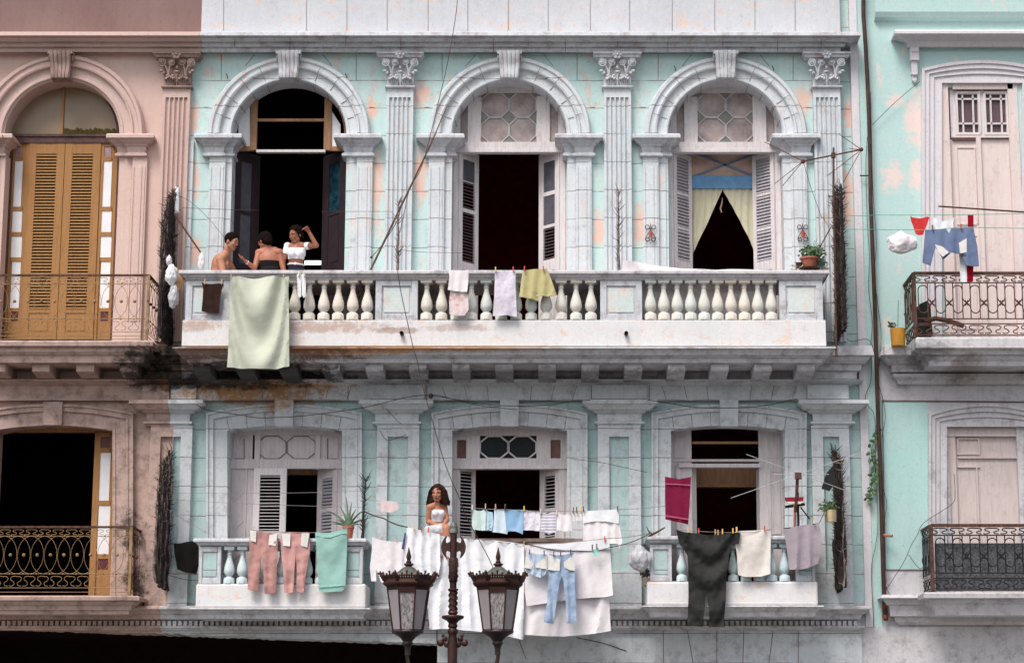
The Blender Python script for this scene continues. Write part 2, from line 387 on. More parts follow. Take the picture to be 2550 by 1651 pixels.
BLD = thing('apartment_building', 'pale turquoise colonial apartment house with white trim, three arched upper openings and stone balconies', 'building', (X(1270,1500), 2, 0))
PNK = thing('apartment_building', 'pink apartment house at the left with ochre louvred doors and a round arch', 'building', (X(150,1500), 2, 0))
RGT = thing('apartment_building', 'bright turquoise house at the right beyond the drainpipe with hooded white doorway', 'building', (X(2420,1500), 2, 0))

# ---------------- upper walls ------------------------------------------------
WP = -.32                                   # depth of the window plane
holes_u = [opening(574, 0, 862, 850, 0, 'arch', cy=336), opening(1124, 0, 1412, 850, 0, 'arch', cy=336), opening(1664, 0, 1950, 850, 0, 'arch', cy=336)]
mb = MB(); sheet_with_holes(mb, [(X(452,500), Z(945)), (X(452,500), Z(130)), (X(2092,500), Z(130)), (X(2092,500), Z(945))], holes_u, 0)
build(mb, 'upper_wall', m_turq, BLD)
for h in holes_u: mb = MB(); reveal(mb, h, 0, WP-.06); build(mb, 'reveal', m_trim, BLD, smooth=True)
holes_l = [opening(565, 1073, 852, 1500, 0, 'seg', 13), opening(1125, 1073, 1412, 1500, 0, 'seg', 13), opening(1670, 1071, 1955, 1500, 0, 'seg', 13)]
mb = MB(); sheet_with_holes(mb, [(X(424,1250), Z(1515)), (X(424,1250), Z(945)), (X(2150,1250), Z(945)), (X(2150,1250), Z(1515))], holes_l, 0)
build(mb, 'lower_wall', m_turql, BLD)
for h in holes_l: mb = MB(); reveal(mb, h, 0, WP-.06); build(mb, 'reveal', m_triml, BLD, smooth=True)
# dark rooms behind the openings
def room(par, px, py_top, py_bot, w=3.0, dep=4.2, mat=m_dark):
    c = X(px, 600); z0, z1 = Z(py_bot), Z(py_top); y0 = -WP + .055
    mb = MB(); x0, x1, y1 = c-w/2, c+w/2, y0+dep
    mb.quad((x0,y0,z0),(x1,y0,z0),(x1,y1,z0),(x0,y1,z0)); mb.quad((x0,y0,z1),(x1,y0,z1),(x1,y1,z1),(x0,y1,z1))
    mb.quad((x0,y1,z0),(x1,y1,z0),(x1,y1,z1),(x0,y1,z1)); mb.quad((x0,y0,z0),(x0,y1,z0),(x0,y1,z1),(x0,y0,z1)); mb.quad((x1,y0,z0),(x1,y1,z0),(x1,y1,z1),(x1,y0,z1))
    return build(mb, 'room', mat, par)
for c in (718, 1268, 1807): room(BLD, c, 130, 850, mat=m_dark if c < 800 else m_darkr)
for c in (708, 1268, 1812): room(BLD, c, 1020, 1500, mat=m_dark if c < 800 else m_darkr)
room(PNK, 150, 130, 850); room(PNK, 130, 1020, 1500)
# end strip of the building, set back a little, and corner band
mb = MB(); mb.pbox(2088, -80, 2134, 945, -.3, -.06); build(mb, 'side_wall_strip', m_turq, BLD)
mb = MB(); mb.pbox(2128, 1500, 2160, 1660, -.3, .02); build(mb, 'corner_base', m_trimlow, BLD)
mb = MB(); mb.pbox(2134, -80, 2153, 1560, -.3, .05); build(mb, 'corner_band', m_rtrim, BLD)

# ---------------- parapet and main cornice -----------------------------------
mb = MB(); mb.pbox(504, -120, 2090, 83, -.1, .10); build(mb, 'parapet', m_parapet, BLD)
mb = MB(); mb.pbox(-160, -120, 504, 83, -.1, .10); build(mb, 'parapet', m_pinkd, PNK)
corn = [(80,.10),(81,.42),(89,.43),(91,.36),(97,.34),(104,.30),(105,.24),(117,.22),(118,.17),(130,.16),(132,.02)]
mb = MB(); mb.pmould(504, 2092, corn, .16, False, True, -.05); build(mb, 'cornice', m_trimnj, BLD)
mb = MB(); mb.pmould(-160, 503.6, corn, .16, False, False, -.05); build(mb, 'cornice', m_pinkt, PNK)

# ---------------- joints cut in the stone ------------------------------------
jl = MB()
def jline(a, b, d, w=.007): jl.bar(at(a[0], a[1], d), at(b[0], b[1], d), w, .004)
for x in (557, 860-97, 864, 964, 1066, 1165, 1266, 1365, 1470, 1568, 1674, 1780, 1880, 1980): jline((x, -60), (x, 78), .101)
for i, x in enumerate((584, 722, 861, 998, 1132, 1229, 1315, 1408, 1538, 1663, 1800, 1936, 2045)):
    jline((x, 105.5), (x, 117), .241); jline((x, 91), (x, 104), .345, .005)
    if i % 2: jline((x, 118), (x, 130), .171)
for c in (719, 1269, 1807):
    for s in (-1, 1):
        jline((c+s*168, 137), (c+s*168, 200), .002)
        jline((c+s*85, 137), (c+s*108, 165), .002)
        jline((c+s*200, 0+268), (c+s*212, 268), .002)
# ---------------- upper arches ----------------------------------------------
def arch_top(par, c, mat, ro=199, rmat=None):
    mb = MB(); d = .15; cc = (X(c, 336, .1), Z(336, .1)); k = M(1, 250, .1)
    prof = [(ro+3, 0), (ro+3, .12), (ro-1, .16), (ro-8, .16), (ro-11, .13), (ro-20, .13), (ro-23, .16), (ro-27, .15), (ro-29, .09), (ro-47, .085), (ro-49, .10), (ro-54, .10), (ro-57, .06), (143, .05), (143, -.34)]
    mb.ring(cc, [(r*k, dd) for r, dd in prof], 0, 180, 56)
    return build(mb, 'arch_moulding', mat, par, smooth=True)
def keystone(par, c, mat):
    mb = MB(); x = X(c, 160, .2); w = M(28); z1, z0 = Z(131, .2), Z(196, .2); h = z1-z0
    for i in range(5):    # fluted scroll front: reeded vertical cylinders on a curved body
        q = -w + (i+.5)*2*w/5
        pts = []
        for j in range(9):
            t = j/8; y = .16 + .10*math.sin(math.pi*(1-t)*.5+.4) + .03*math.cos(t*6); zz = z1 - h*t
            pts.append((x+q*(1-.22*t), -y, zz))
        mb.tube(pts, [w*.21]*8+[w*.15], 7)
    mb.box(x-w*1.12, x+w*1.12, -.30, 0, z1-.05, z1); mb.box(x-w*.85, x+w*.85, -.20, .0, z0, z1-.05)
    for s in (-1, 1):   # side volutes
        mb.lathe((0,0,0), [(0,0)], 3) if False else None
        pts = [(x+s*w*1.05, -.20-.05*math.cos(a)*(1-a/14), z1-.10+.055*math.sin(a)*(1-a/14)) for a in [i*.6 for i in range(18)]]
        mb.tube(pts, .012, 5)
    mb.tube([(x-w*.85, -.21, z0+.035), (x+w*.85, -.21, z0+.035)], .035, 8)
    return build(mb, 'keystone', mat, par, smooth=True)
def impost(par, xs, inner, mat, pmat):
    """xs = (outer px at cap, boundary px, inner px); inner = -1 if the opening is to the right"""
    a, b, c = xs; L = inner
    # inner strip (half a step back) then outer strip
    mb = MB(); prof = [(333,.22),(336,.235),(343,.235),(345,.20),(352,.175),(359,.13),(363,.12),(366,.10),(372,.10),(380,.085),(383,.12),(388,.12),(391,.07)]
    mb2 = [(p, d-.06) for p, d in prof]
    lo, hi = (a+13, b) if L < 0 else (b, a-13)
    mb.pmould(lo, hi, prof, .08, True, True, -.02)
    lo, hi = (b-6, c-14) if L < 0 else (c+14, b+6)
    mb.pmould(lo, hi, mb2, .02, True, True, -.3)
    build(mb, 'impost', mat, par)
    mb = MB()
    lo, hi = (a+15, b-1) if L < 0 else (b+1, a-15)
    mb.pbox(lo, 388, hi, 850, -.02, .07)
    w = hi-lo
    mb.pbox(lo+3, 415, lo+6, 800, .07, .082); mb.pbox(hi-7, 415, hi-4, 800, .07, .082); mb.pbox(lo+11, 415, lo+w-12, 800, .07, .082)
    lo, hi = (b-1, c-21) if L < 0 else (c+21, b+1)
    mb.pbox(lo, 388, hi, 850, -.3, .018)
    build(mb, 'pier', pmat, par, bevel=.006)
for c, L, Rr in ((719, (499.5, 556, 593), (939, 883, 845)), (1269, (1050, 1106, 1145), (1489, 1433, 1394)), (1807, (1587.4, 1643, 1681), (2028.5, 1972, 1932))):
    arch_top(BLD, c, m_trim); keystone(BLD, c, m_trimnj)
    impost(BLD, L, -1, m_trimnj, m_trim); impost(BLD, Rr, 1, m_trimnj, m_trim)
    for k in (-74, -58, -41, -24, 24, 41, 58, 74):
        a = R(90-k); cc = at(c, 336, .1)
        def pp(r, dd): return Vector((cc.x+M(r)*math.cos(a), -dd, cc.z+M(r)*math.sin(a)))
        jl.bar(pp(190, .162), pp(172, .162), .006, .004); jl.bar(pp(170, .092), pp(146, .092), .006, .006); jl.bar(pp(143.5, .06), pp(142, -.3), .006, .004)
arch_top(PNK, 152, m_pinkt, 203); keystone(PNK, 152, m_pinkcap)
impost(PNK, (373.6, 320, 281), 1, m_pinkt, m_pink); impost(PNK, (-69, -15, 24), -1, m_pinkt, m_pink)

# ---------------- pilasters --------------------------------------------------
def capital_mesh(mb, x, zt, zb, w, d0=.0, d1=.14):
    """Corinthian pilaster capital centred on x"""
    h = zt-zb; hw = w/2
    aw = hw*1.55
    # abacus with concave sides
    mb.moulding(x-aw*.90, x+aw*.90, [(d1+.10, zt),(d1+.11, zt-.03),(d1+.08, zt-.045),(d1+.075, zt-.075),(d1+.03, zt-.085)], d1+.03, True, True, d0)
    # bell
    vs = []
    prof = [(0, 1.0, 1.0), (.12, 1.0, 1.0), (.5, 1.02, 1.05), (.75, 1.15, 1.3), (.86, 1.25, 1.6)]
    for t, a, b in prof: vs += [(x-hw*a, -d0, zb+h*t), (x-hw*a, -(d1-.03)*b, zb+h*t), (x+hw*a, -(d1-.03)*b, zb+h*t), (x+hw*a, -d0, zb+h*t)]
    fs = [(i*4+j, i*4+j+1, i*4+5+j, i*4+4+j) for i in range(4) for j in range(3)]
    mb.add(vs, fs)
    mb.moulding(x-hw, x+hw, [(d1, zb+.035),(d1+.03, zb+.02),(d1+.03, zb+.005),(d1, zb-.01)], d1, True, True, d0)
    def spiral(cx, cz, s, r0, dd):
        pts = [(cx + s*(r0*(1-a/15.))*math.cos(a+1.2), -(dd+.012*a/6), cz + (r0*(1-a/15.))*math.sin(a+1.2)) for a in [i*.55 for i in range(24)]]
        mb.tube(pts, .014, 5); mb.ball((cx, -dd-.03, cz), .018)
    vz = zb + h*.70
    for s in (-1, 1):
        spiral(x+s*hw*1.12, vz, s, hw*.33, d1+.05); spiral(x+s*hw*.36, vz+.01, -s, hw*.27, d1+.03)
        # stems rising to the volutes
        b = (x+s*hw*.62, -(d1+.02), zb+h*.34)
        mb.tube(smoothpts([b, (x+s*hw*.72, -(d1+.03), zb+h*.50), (x+s*hw*.95, -(d1+.05), zb+h*.66), (x+s*hw*1.3, -(d1+.06), zb+h*.80)]), .016, 5)
        mb.tube(smoothpts([b, (x+s*hw*.58, -(d1+.03), zb+h*.52), (x+s*hw*.45, -(d1+.04), zb+h*.66), (x+s*hw*.2, -(d1+.05), zb+h*.80)]), .014, 5)
        # outer drooping leaves
        mb.ball((x+s*hw*1.17, -(d1+.03), zb+h*.47), hw*.17, (1,.8,.7)); mb.ball((x+s*hw*1.0, -(d1+.02), zb+h*.42), hw*.14, (1,.8,1))
        # lower acanthus leaves with curled tips
        lx = x+s*hw*.5
        for k in (-2,-1,0,1,2):
            mb.tube(smoothpts([(lx+k*hw*.11, -(d1-.01), zb+.04), (lx+k*hw*.17, -(d1+.015), zb+h*.2), (lx+k*hw*.15, -(d1+.05), zb+h*.31-abs(k)*.015), (lx+k*hw*.12, -(d1+.07), zb+h*.26-abs(k)*.015)], 3), [.017]*9+[.01], 5)
        for k in (-1, 1): mb.ball((lx+k*hw*.20, -(d1+.04), zb+h*.33), hw*.12, (1,.7,.8))
    mb.ball((x, -(d1+.03), zb+h*.45), hw*.17, (1.3,.7,.6)); mb.tube([(x, -(d1), zb+.03), (x, -(d1+.02), zb+h*.42)], .014, 5)
    mb.ball((x, -(d1+.03), zb+h*.58), hw*.10, (1,.8,1.4))
    for k in range(6):
        a = k*math.pi/3; mb.ball((x+.045*math.cos(a), -(d1+.11), zt-.05+.045*math.sin(a)), .028, (1,.6,1), 6, 4)
    mb.ball((x, -(d1+.125), zt-.05), .022)
def fluted(mb, x0, x1, z0, z1, d, n=5):
    w = x1-x0; m = w*.07; fw = (w-2*m)/n; pts = [(x0, 0), (x0, -d)]
    for i in range(n):
        a = x0+m+i*fw
        pts += [(a+fw*.12, -d), (a+fw*.24, -d+.030), (a+fw*.5, -d+.042), (a+fw*.76, -d+.030), (a+fw*.88, -d)]
    pts += [(x1, -d), (x1, 0)]
    mb.section(pts, z0, z1)
def pilaster_up(par, xc, x0, x1, shaftmat, capmat, slip=0):
    e = sub_empty('pilaster', at(xc, 850, .1), par)
    mb = MB(); xa, xb = X(x0, 330, .12), X(x1, 330, .12)
    fluted(mb, xa, xb, Z(850, .12), Z(243, .12), .12)
    mb.box(xa, xb, -.119, 0, Z(243, .12), Z(216, .12))
    build(mb, 'shaft', shaftmat, e)
    mb = MB(); capital_mesh(mb, (xa+xb)/2, Z(131, .2), Z(219, .14), xb-xa)
    build(mb, 'capital', capmat, e, smooth=True)
pilaster_up(BLD, 997, 962, 1028, m_trim, m_trimnj)
pilaster_up(BLD, 1540, 1504, 1572, m_trim, m_trimnj)
pilaster_up(BLD, 2061, 2027.5, 2095, m_trim, m_trimnj)
pilaster_up(PNK, 438, 403, 470, m_pinkt, m_pinkcap)
pilaster_up(PNK, -130, -165, -98, m_pinkt, m_pinkcap)
mb = MB(); mb.pbox(452, 350, 474, 850, 0, .06); build(mb, 'edge_strip', m_trim, BLD)

# ---------------- upper wall left building -----------------------------------
hp = [opening(8, 0, 296, 850, 0, 'arch', cy=336)]
mb = MB(); sheet_with_holes(mb, [(X(-200,500), Z(945)), (X(-200,500), Z(130)), (X(452,500)-.002, Z(130)), (X(452,500)-.002, Z(945))], hp, 0)
build(mb, 'upper_wall', m_pink, PNK)
hpl = [opening(-20, 1073, 281, 1500, 0, 'seg', 14)]
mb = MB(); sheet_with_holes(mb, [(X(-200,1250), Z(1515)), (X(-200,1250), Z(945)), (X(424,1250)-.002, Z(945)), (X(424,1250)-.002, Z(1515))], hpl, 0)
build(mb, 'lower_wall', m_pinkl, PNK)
mb = MB(); reveal(mb, hp[0], 0, WP-.06); build(mb, 'reveal', m_pinkt, PNK, smooth=True)
mb = MB(); reveal(mb, hpl[0], 0, WP-.06); build(mb, 'reveal', m_pinkl, PNK, smooth=True)

# ---------------- lower order: frieze, pilasters, window surrounds ------------
strg = [(944,.30),(948,.28),(952,.22),(957,.16),(960,.12)]
mb = MB(); mb.pmould(424, 2118, strg, .12, False, True, -.05)
mb.pbox(424, 959, 2114, 997, -.05, .11); build(mb, 'frieze', m_triml, BLD)
mb = MB(); mb.pmould(-200, 423.6, strg, .12, False, False, -.05); mb.pbox(-200, 959, 423.6, 997, -.05, .11); build(mb, 'frieze', m_pinkl, PNK)
def low_pil(par, capL, capR, sL, sR, pL, pR, mat, wall, half=0):
    e = sub_empty('pilaster', at((sL+sR)/2, 1512, .1), par)
    mb = MB(); x0, x1 = sL, sR
    mb.pbox(capL+2, 958, capR-2, 995, 0, .17)
    prof = [(995,.34),(1004,.35),(1007,.31),(1013,.28),(1019,.25),(1021,.20),(1026,.18),(1031,.13),(1048,.125),(1050,.165),(1054,.165),(1057,.125),(1060,.12)]
    mb.pmould(x0, x1, prof, .12, half != -1, half != 1, 0)
    build(mb, 'capital', mat, e)
    mb = MB()
    mb.pbox(x0, 1059, pL, 1512, 0, .119, 1285); mb.pbox(pR, 1059, x1, 1512, 0, .119, 1285)
    mb.pbox(pL, 1059, pR, 1087, 0, .1187, 1285); mb.pbox(pL, 1422, pR, 1512, 0, .1187, 1285)
    build(mb, 'shaft', mat, e)
    mb = MB(); mb.pbox(pL, 1087, pR, 1422, 0, .06, 1285); build(mb, 'panel', wall, e)
low_pil(BLD, 917, 1059, 936, 1041.5, 963, 1013.5, m_triml, m_turql)
low_pil(BLD, 1472, 1612, 1489, 1596.5, 1518, 1567, m_triml, m_turql)
low_pil(BLD, 2009, 2115, 2025, 2120, 2054, 2094.5, m_triml, m_turql)
low_pil(BLD, 424, 491, 424, 472, 424.5, 443.5, m_triml, m_turql, half=-1)
low_pil(PNK, 352, 423.5, 367, 423.5, 393, 423, m_pinkl, m_pinkl, half=1)
def surround(par, o0, o1, i0, i1, mat, rise=13, key=True, deep=0, top=1028):
    # nested bands following the opening: legs plus segmental head, four steps
    steps = [(0, .06, .095), (.12, .10, .13), (.30, .07, .10), (.42, .055, .07), (.9, .075, .085)]
    mb = MB()
    bands = [(0,.10,.11),(.10,.24,.085),(.24,.34,.10),(.34,.86,.06),(.86,1,.075)]
    for a, b, d in bands:
        def path(t):
            xl = o0+(i0-o0)*t; xr = o1+(i1-o1)*t; yt = top+(1072-top)*t; rs = 22+(rise-22)*t
            pts = [(xl, 1512)] + [(xl+(xr-xl)*j/20, yt-rs*4*(j/20)*(1-j/20)) for j in range(21)] + [(xr, 1512)]
            return pts
        A, B = path(a), path(b)
        vs = [at(x, y, d) for x, y in A] + [at(x, y, d) for x, y in B]
        n = len(A); mb.add(vs, [(i, i+1, i+1+n, i+n) for i in range(n-1)])
        for Q in (A, B):
            v = [at(x, y, d) for x, y in Q]; mb.add(v + [Vector((p.x, 0.004, p.z)) for p in v], [(i, i+1, i+1+n, i+n) for i in range(n-1)])
    build(mb, 'window_surround', mat, par)
    if key:
        c = (o0+o1)/2; mb = MB(); p = [(c-23, 995), (c+23, 995), (c+22, 1061), (c-22, 1061)]
        q = [at(x, y, .20) for x, y in p]; mb.prism([(v.x, v.z) for v in q][::-1], 0, .20)
        q = [at(x, y, .14) for x, y in [(c-22.5, 1030),(c+22.5, 1030),(c+22, 1062),(c-22, 1062)]]
        build(mb, 'keystone', mat, par)
        for k in (-3,-2,-1,1,2,3):
            x = c+k*46; t = (x-o0)/(o1-o0); yb = 1072-12*4*((x-i0)/(i1-i0))*(1-(x-i0)/(i1-i0))
            yt = top-22*4*t*(1-t)
            jline((x+k*5, yt+1), (x+k*2, yt+4), .112); jline((x+k*2, yt+8), (x, yb-7), .062, .006); jline((x, yb-6), (x-k, yb), .077)
            jline((x+k*10, 961), (x+k*6, 996), .112, .006)
surround(BLD, 513, 901, 566, 852, m_triml); surround(BLD, 1074, 1463, 1126, 1412, m_triml); surround(BLD, 1622.5, 2009, 1671, 1955, m_triml)
surround(PNK, -75, 331, -20, 280, m_pinkl, key=False)
mb = MB(); mb.pbox(107, 1000, 154, 1058, 0, .15); build(mb, 'keystone', m_pinkl, PNK)
for x in (870-6, 1060, 1470, 1614):
    jline((x+3, 961), (x+3, 996), .112)
mbt = jl; build(mbt, 'joint_lines', m_joint, BLD)

# ---------------- upper balcony ----------------------------------------------
BD = 1.0
bal = sub_empty('balcony', at(1250, 900, BD), BLD)
xL, xR = X(455, 830, BD), X(2056, 830, BD)
def back_to(mb, *a): pass
mb = MB()
mb.box(xL, xR, -(BD+.06), -(BD-.14), Z(864, BD), Z(797, BD+.06))
mb.box(xL, xL+.2, -(BD-.14), 0, Z(864, BD), Z(797, BD+.06)); mb.box(xR-.2, xR, -(BD-.14), 0, Z(864, BD), Z(797, BD+.06))
build(mb, 'parapet_base', m_base, bal, bevel=.01)
prof = [(864,BD+.14),(867,BD+.15),(870,BD+.11),(877,BD+.08),(884,BD+.06),(886,BD+.02),(890,BD+.01),(891,BD-.02),(897,BD-.03),(903,BD-.04),(905,BD-.12)]
mb = MB(); mb.pmould(466, 2047, prof, BD-.03, True, True, .0)
build(mb, 'slab', m_trimlow, bal)
mb = MB()
for k in range(15):
    a = 480+107.55*k; b = a+44
    if b > 2040: break
    x0, x1 = X(a, 915, BD-.12), X(b, 915, BD-.12)
    z1 = Z(905, BD-.12)+.02; zf = Z(925, BD-.12)
    pr = [(-(BD-.12), z1), (-(BD-.12), zf+.04), (-(BD-.14), zf+.01), (-(BD-.20), zf-.005), (-.45, zf-.03), (0, zf-.06), (0, z1)]
    m2 = MB(); n = len(pr)
    m2.add([(x0, y, z) for y, z in pr] + [(x1, y, z) for y, z in pr], [tuple(range(n)), tuple(range(2*n-1, n-1, -1))] + [(i, (i+1)%n, (i+1)%n+n, i+n) for i in range(n)])
    build(m2, 'corbel', m_trimlow, bal, bevel=.006)
ent = [(861,.36),(884,.39),(886,.34),(896,.32),(905,.27),(907,.23),(922,.22),(924,.17),(943,.16)]
mb = MB(); mb.pmould(454, 2134, ent, .17, False, True, -.05); build(mb, 'entablature', m_trimlow, BLD)
mb = MB(); mb.pmould(352, 453.6, ent, .17, True, False, -.05); build(mb, 'entablature', m_mossy, BLD if False else PNK)
# coping rail
rp = [(673,BD+.12),(676,BD+.13),(681,BD+.13),(684,BD+.09),(690,BD+.08),(693,BD+.05),(697,BD+.045),(699,BD+.0)]
mb = MB(); x0, x1 = X(465, 690, BD), X(2047, 690, BD)
mb.moulding(x0, x1, [(d, Z(p, d)) for p, d in rp], BD+.04, True, True, 0.0)
cop = build(mb, 'coping', m_rail, bal)
def pedestal(par, a, b, yt, yb, d, mat, pan=True, panmat=None):
    mb = MB(); w = b-a; m = w*.15; h = yb-yt
    mb.pbox(a, yt, b, yb, d-.14, d+.015)
    mb.pbox(a, yt, a+m, yb, d+.015, d+.04); mb.pbox(b-m, yt, b, yb, d+.015, d+.04)
    mb.pbox(a+m, yt, b-m, yt+h*.13, d+.015, d+.04); mb.pbox(a+m, yb-h*.14, b-m, yb, d+.015, d+.04)
    o = build(mb, 'pedestal', mat, par, bevel=.004)
    m2 = MB(); m2.pbox(a+m*1.35, yt+h*.19, b-m*1.35, yb-h*.2, d+.015, d+.026); build(m2, 'panel', panmat or m_turq, o)
for a, b in ((462, 572), (935, 1040), (1495, 1599), (1941, 2049)): pedestal(bal, a, b, 699, 797, BD, m_trimnj, panmat=m_panel)
def baluster_mesh(name, h, w, mat):
    P = [(.5,0),(.5,.10),(.46,.13),(.30,.17),(.28,.19),(.36,.22),(.52,.29),(.54,.36),(.49,.46),(.36,.58),(.24,.70),(.20,.78),(.26,.80),(.26,.82),(.20,.84),(.23,.88),(.36,.91)]
    mb = MB(); s = w
    sq = lambda z0, z1, r: mb.box(-r*s, r*s, -r*s, r*s, z0*h, z1*h)
    mb.lathe((0,0,0), [(.56*s, 0), (.56*s, .13*h), (.42*s, .17*h)], 8, rot=R(22.5))
    mb.lathe((0,0,0), [(r*s, z*h) for r, z in P[2:]], 12)
    sq(.91, 1, .5)
    o = build(mb, name, mat, None, smooth=True, origin=(0,0,0)); me = o.data; bpy.data.objects.remove(o); return me
hb = Z(698, BD)-Z(797, BD)
bme = baluster_mesh('baluster', hb, M(27.5, 750, BD), m_balu); bme2 = baluster_mesh('baluster', hb, M(27.5, 750, BD), m_balub)
for xs, me in (([589+36.1*k for k in range(10)], bme), ([1062+37.25*k for k in range(12)], bme), ([1620+33.45*k for k in range(10)], bme)):
    for x in xs: link_mesh('baluster', me, bal, at(x, 797, BD-.04)*1.0).rotation_euler = (0, 0, random.uniform(-.1, .1))
# floor of the balcony
mb = MB(); mb.box(xL+.2, xR-.2, -(BD-.14), .6, Z(864, BD)+.03, Z(846, BD)); build(mb, 'floor', m_trimlow, bal)
FLOOR_U = Z(846, BD)

# spouts
for x in (1001, 1559):
    mb = MB(); p = at(x, 832, BD+.06); mb.lathe((0,0,0), [(.028,0),(.028,.10)], 12, cap=False)
    for v in mb.v:
        v.x, v.y, v.z = p.x+v.x, p.y-v.z+.01, p.z+v.y
    mb.v += []; mb.ball((p.x, p.y-.02, p.z), .024, (1,.3,1)); build(mb, 'rain_spout', m_iron, bal)

# ---------------- lower balconies --------------------------------------------
LD = .72
def low_balcony(par, a, b, pedw, n, x0b, step, yt=1340, cmat=None):
    e = sub_empty('balcony', at((a+b)/2, 1530, LD), par); q = LD
    dy = yt-1340
    mb = MB(); rp = [(1340+dy,q+.11),(1343+dy,q+.12),(1348+dy,q+.12),(1351+dy,q+.08),(1356+dy,q+.07),(1359+dy,q+.03),(1361+dy,q)]
    mb.pmould(a+12, b-12, rp, q+.02, True, True, 0); build(mb, 'coping', cmat or m_trimnj, e)
    x0, x1 = X(a-3, 1480, q+.05), X(b+3, 1480, q+.05)
    mb = MB(); mb.box(x0, x1, -(q+.05), -(q-.13), Z(1514+dy, q), Z(1453+dy, q+.05))
    mb.box(x0, x0+.2, -(q-.13), 0, Z(1514+dy, q), Z(1453+dy, q+.05)); mb.box(x1-.2, x1, -(q-.13), 0, Z(1514+dy, q), Z(1453+dy, q+.05))
    mb.box(x0+.2, x1-.2, -(q-.13), .5, Z(1514+dy, q)+.02, Z(1500+dy, q))
    build(mb, 'parapet_base', m_base, e, bevel=.03)
    mb = MB(); pr = [(1513+dy,q+.10),(1516+dy,q+.11),(1519+dy,q+.07),(1527+dy,q+.03),(1530+dy,q+.01),(1540+dy,q),(1541+dy,q-.1)]
    mb.pmould(a+4, b-4, pr, q, True, True, 0); build(mb, 'slab', m_trimlow, e)
    pedestal(e, a+5, a+5+pedw, 1361+dy, 1453+dy, q, m_trimnj, panmat=m_turql); pedestal(e, b-5-pedw*.85, b-5, 1361+dy, 1453+dy, q, m_trimnj, panmat=m_turql)
    h = Z(1361+dy, q)-Z(1453+dy, q)
    for k in range(n): link_mesh('baluster', bme_l, e, at(x0b+step*k, 1453+dy, q-.03))
    return e
bme_l = baluster_mesh('baluster', Z(1361, LD)-Z(1453, LD), M(25, 1400, LD), m_balub)
low_balcony(BLD, 490, 908, 55, 9, 570, 32.5)
low_balcony(BLD, 1078, 1472, 52, 9, 1152, 32, cmat=paint('brown_stained_coping', (.30,.22,.18), (.22,.15,.12), None, dirt=(.08,.05,.04), dirt_a=.7))
low_balcony(BLD, 1614, 2034, 54, 9, 1698, 32, 1334)
FLOOR_L = Z(1500, LD)
# small gutter holes
# ---------------- string course with dentils ---------------------------------
sp = [(1508,.30),(1512,.34),(1516,.34),(1519,.29),(1527,.26),(1530,.22),(1541,.20),(1543,.12)]
def course(par, a, b, mat, retR=False):
    mb = MB(); mb.pmould(a, b, sp, .20, False, retR, -.05); build(mb, 'string_course', mat, par)
    mb = MB(); mb.pbox(a, 1542, b, 1559, -.05, .10); mb.pmould(a, b, [(1558,.18),(1562,.17),(1565,.13),(1568,.12)], .12, False, retR, -.05)
    x = a+4
    while x < b-8:
        mb.pbox(x, 1545, x+8, 1557, .10, .165); x += 13.35
    build(mb, 'dentils', mat, par)
course(PNK, -200, 399.6, m_pinkl); course(BLD, 400, 2143, m_trimlow, True)
# ---------------- ground floor arcade ----------------------------------------
mb = MB(); rnd = random.Random(3); low = []
x = -200
while x < 1092:
    low.append((x, 1563+(x-148)*.0371+rnd.uniform(-1.6, 1.6))); x += 9
def lint(par, lo, hi, mat, extra=()):
    pts = [p for p in low if lo <= p[0] <= hi]
    mb = MB()
    for (xa, ya), (xb, yb) in zip(pts[:-1], pts[1:]):
        A, B, C_, E = at(xa, 1567, .06), at(xb, 1567, .06), at(xb, yb+4, .06), at(xa, ya+4, .06)
        mb.quad(E, C_, B, A); mb.quad(E, Vector((E.x,.7,E.z)), Vector((C_.x,.7,C_.z)), C_)
    return build(mb, 'arcade_lintel', mat, par)
lint(PNK, -200, 410, m_pinkl); lint(BLD, 395, 1092, m_triml)
mb = MB(); mb.pbox(1088, 1567, 2150, 1860, -.6, .06); mb.box(X(1088,1600), X(1088,1600)+1.0, -.06, .6, .14, Z(1850)); mb.box(X(2060,1600), X(2150,1600), -.06, .6, .14, Z(1850))
build(mb, 'arcade_wall', m_triml, BLD)
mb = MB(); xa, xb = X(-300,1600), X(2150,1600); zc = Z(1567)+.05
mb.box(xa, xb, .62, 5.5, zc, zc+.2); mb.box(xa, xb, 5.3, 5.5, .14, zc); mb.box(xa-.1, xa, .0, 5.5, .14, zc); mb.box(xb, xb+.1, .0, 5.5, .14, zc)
build(mb, 'arcade_room', m_dark, BLD)  # arcade shade is put into the near-black colour, despite street bounce
mb = MB()
for (a, b) in (((1284,1572),(1310,1640)),((1652,1570),(1652,1650)),((1712,1570),(1726,1650)),((1785,1570),(1785,1650)),((1852,1570),(1850,1650)),((1925,1570),(1915,1650)),((1988,1570),(1988,1650))):
    mb.bar(at(a[0], a[1], .062), at(b[0], b[1], .062), .008, .004)
build(mb, 'joint_lines', m_joint, BLD)
# roof slab so that the sky does not shine in from behind
mb = MB(); mb.box(X(-300,0), X(2900,0), .2, 6.5, Z(-80), Z(-80)+.3); mb.box(X(-300,0), X(2900,0), 6.3, 6.5, 0, Z(-80)); build(mb, 'roof', m_pinkd, BLD)
mb = MB(); mb.box(X(-330,0), X(-300,0), .0, 6.3, 0, Z(-80)); build(mb, 'side_wall', m_pinkl, PNK)
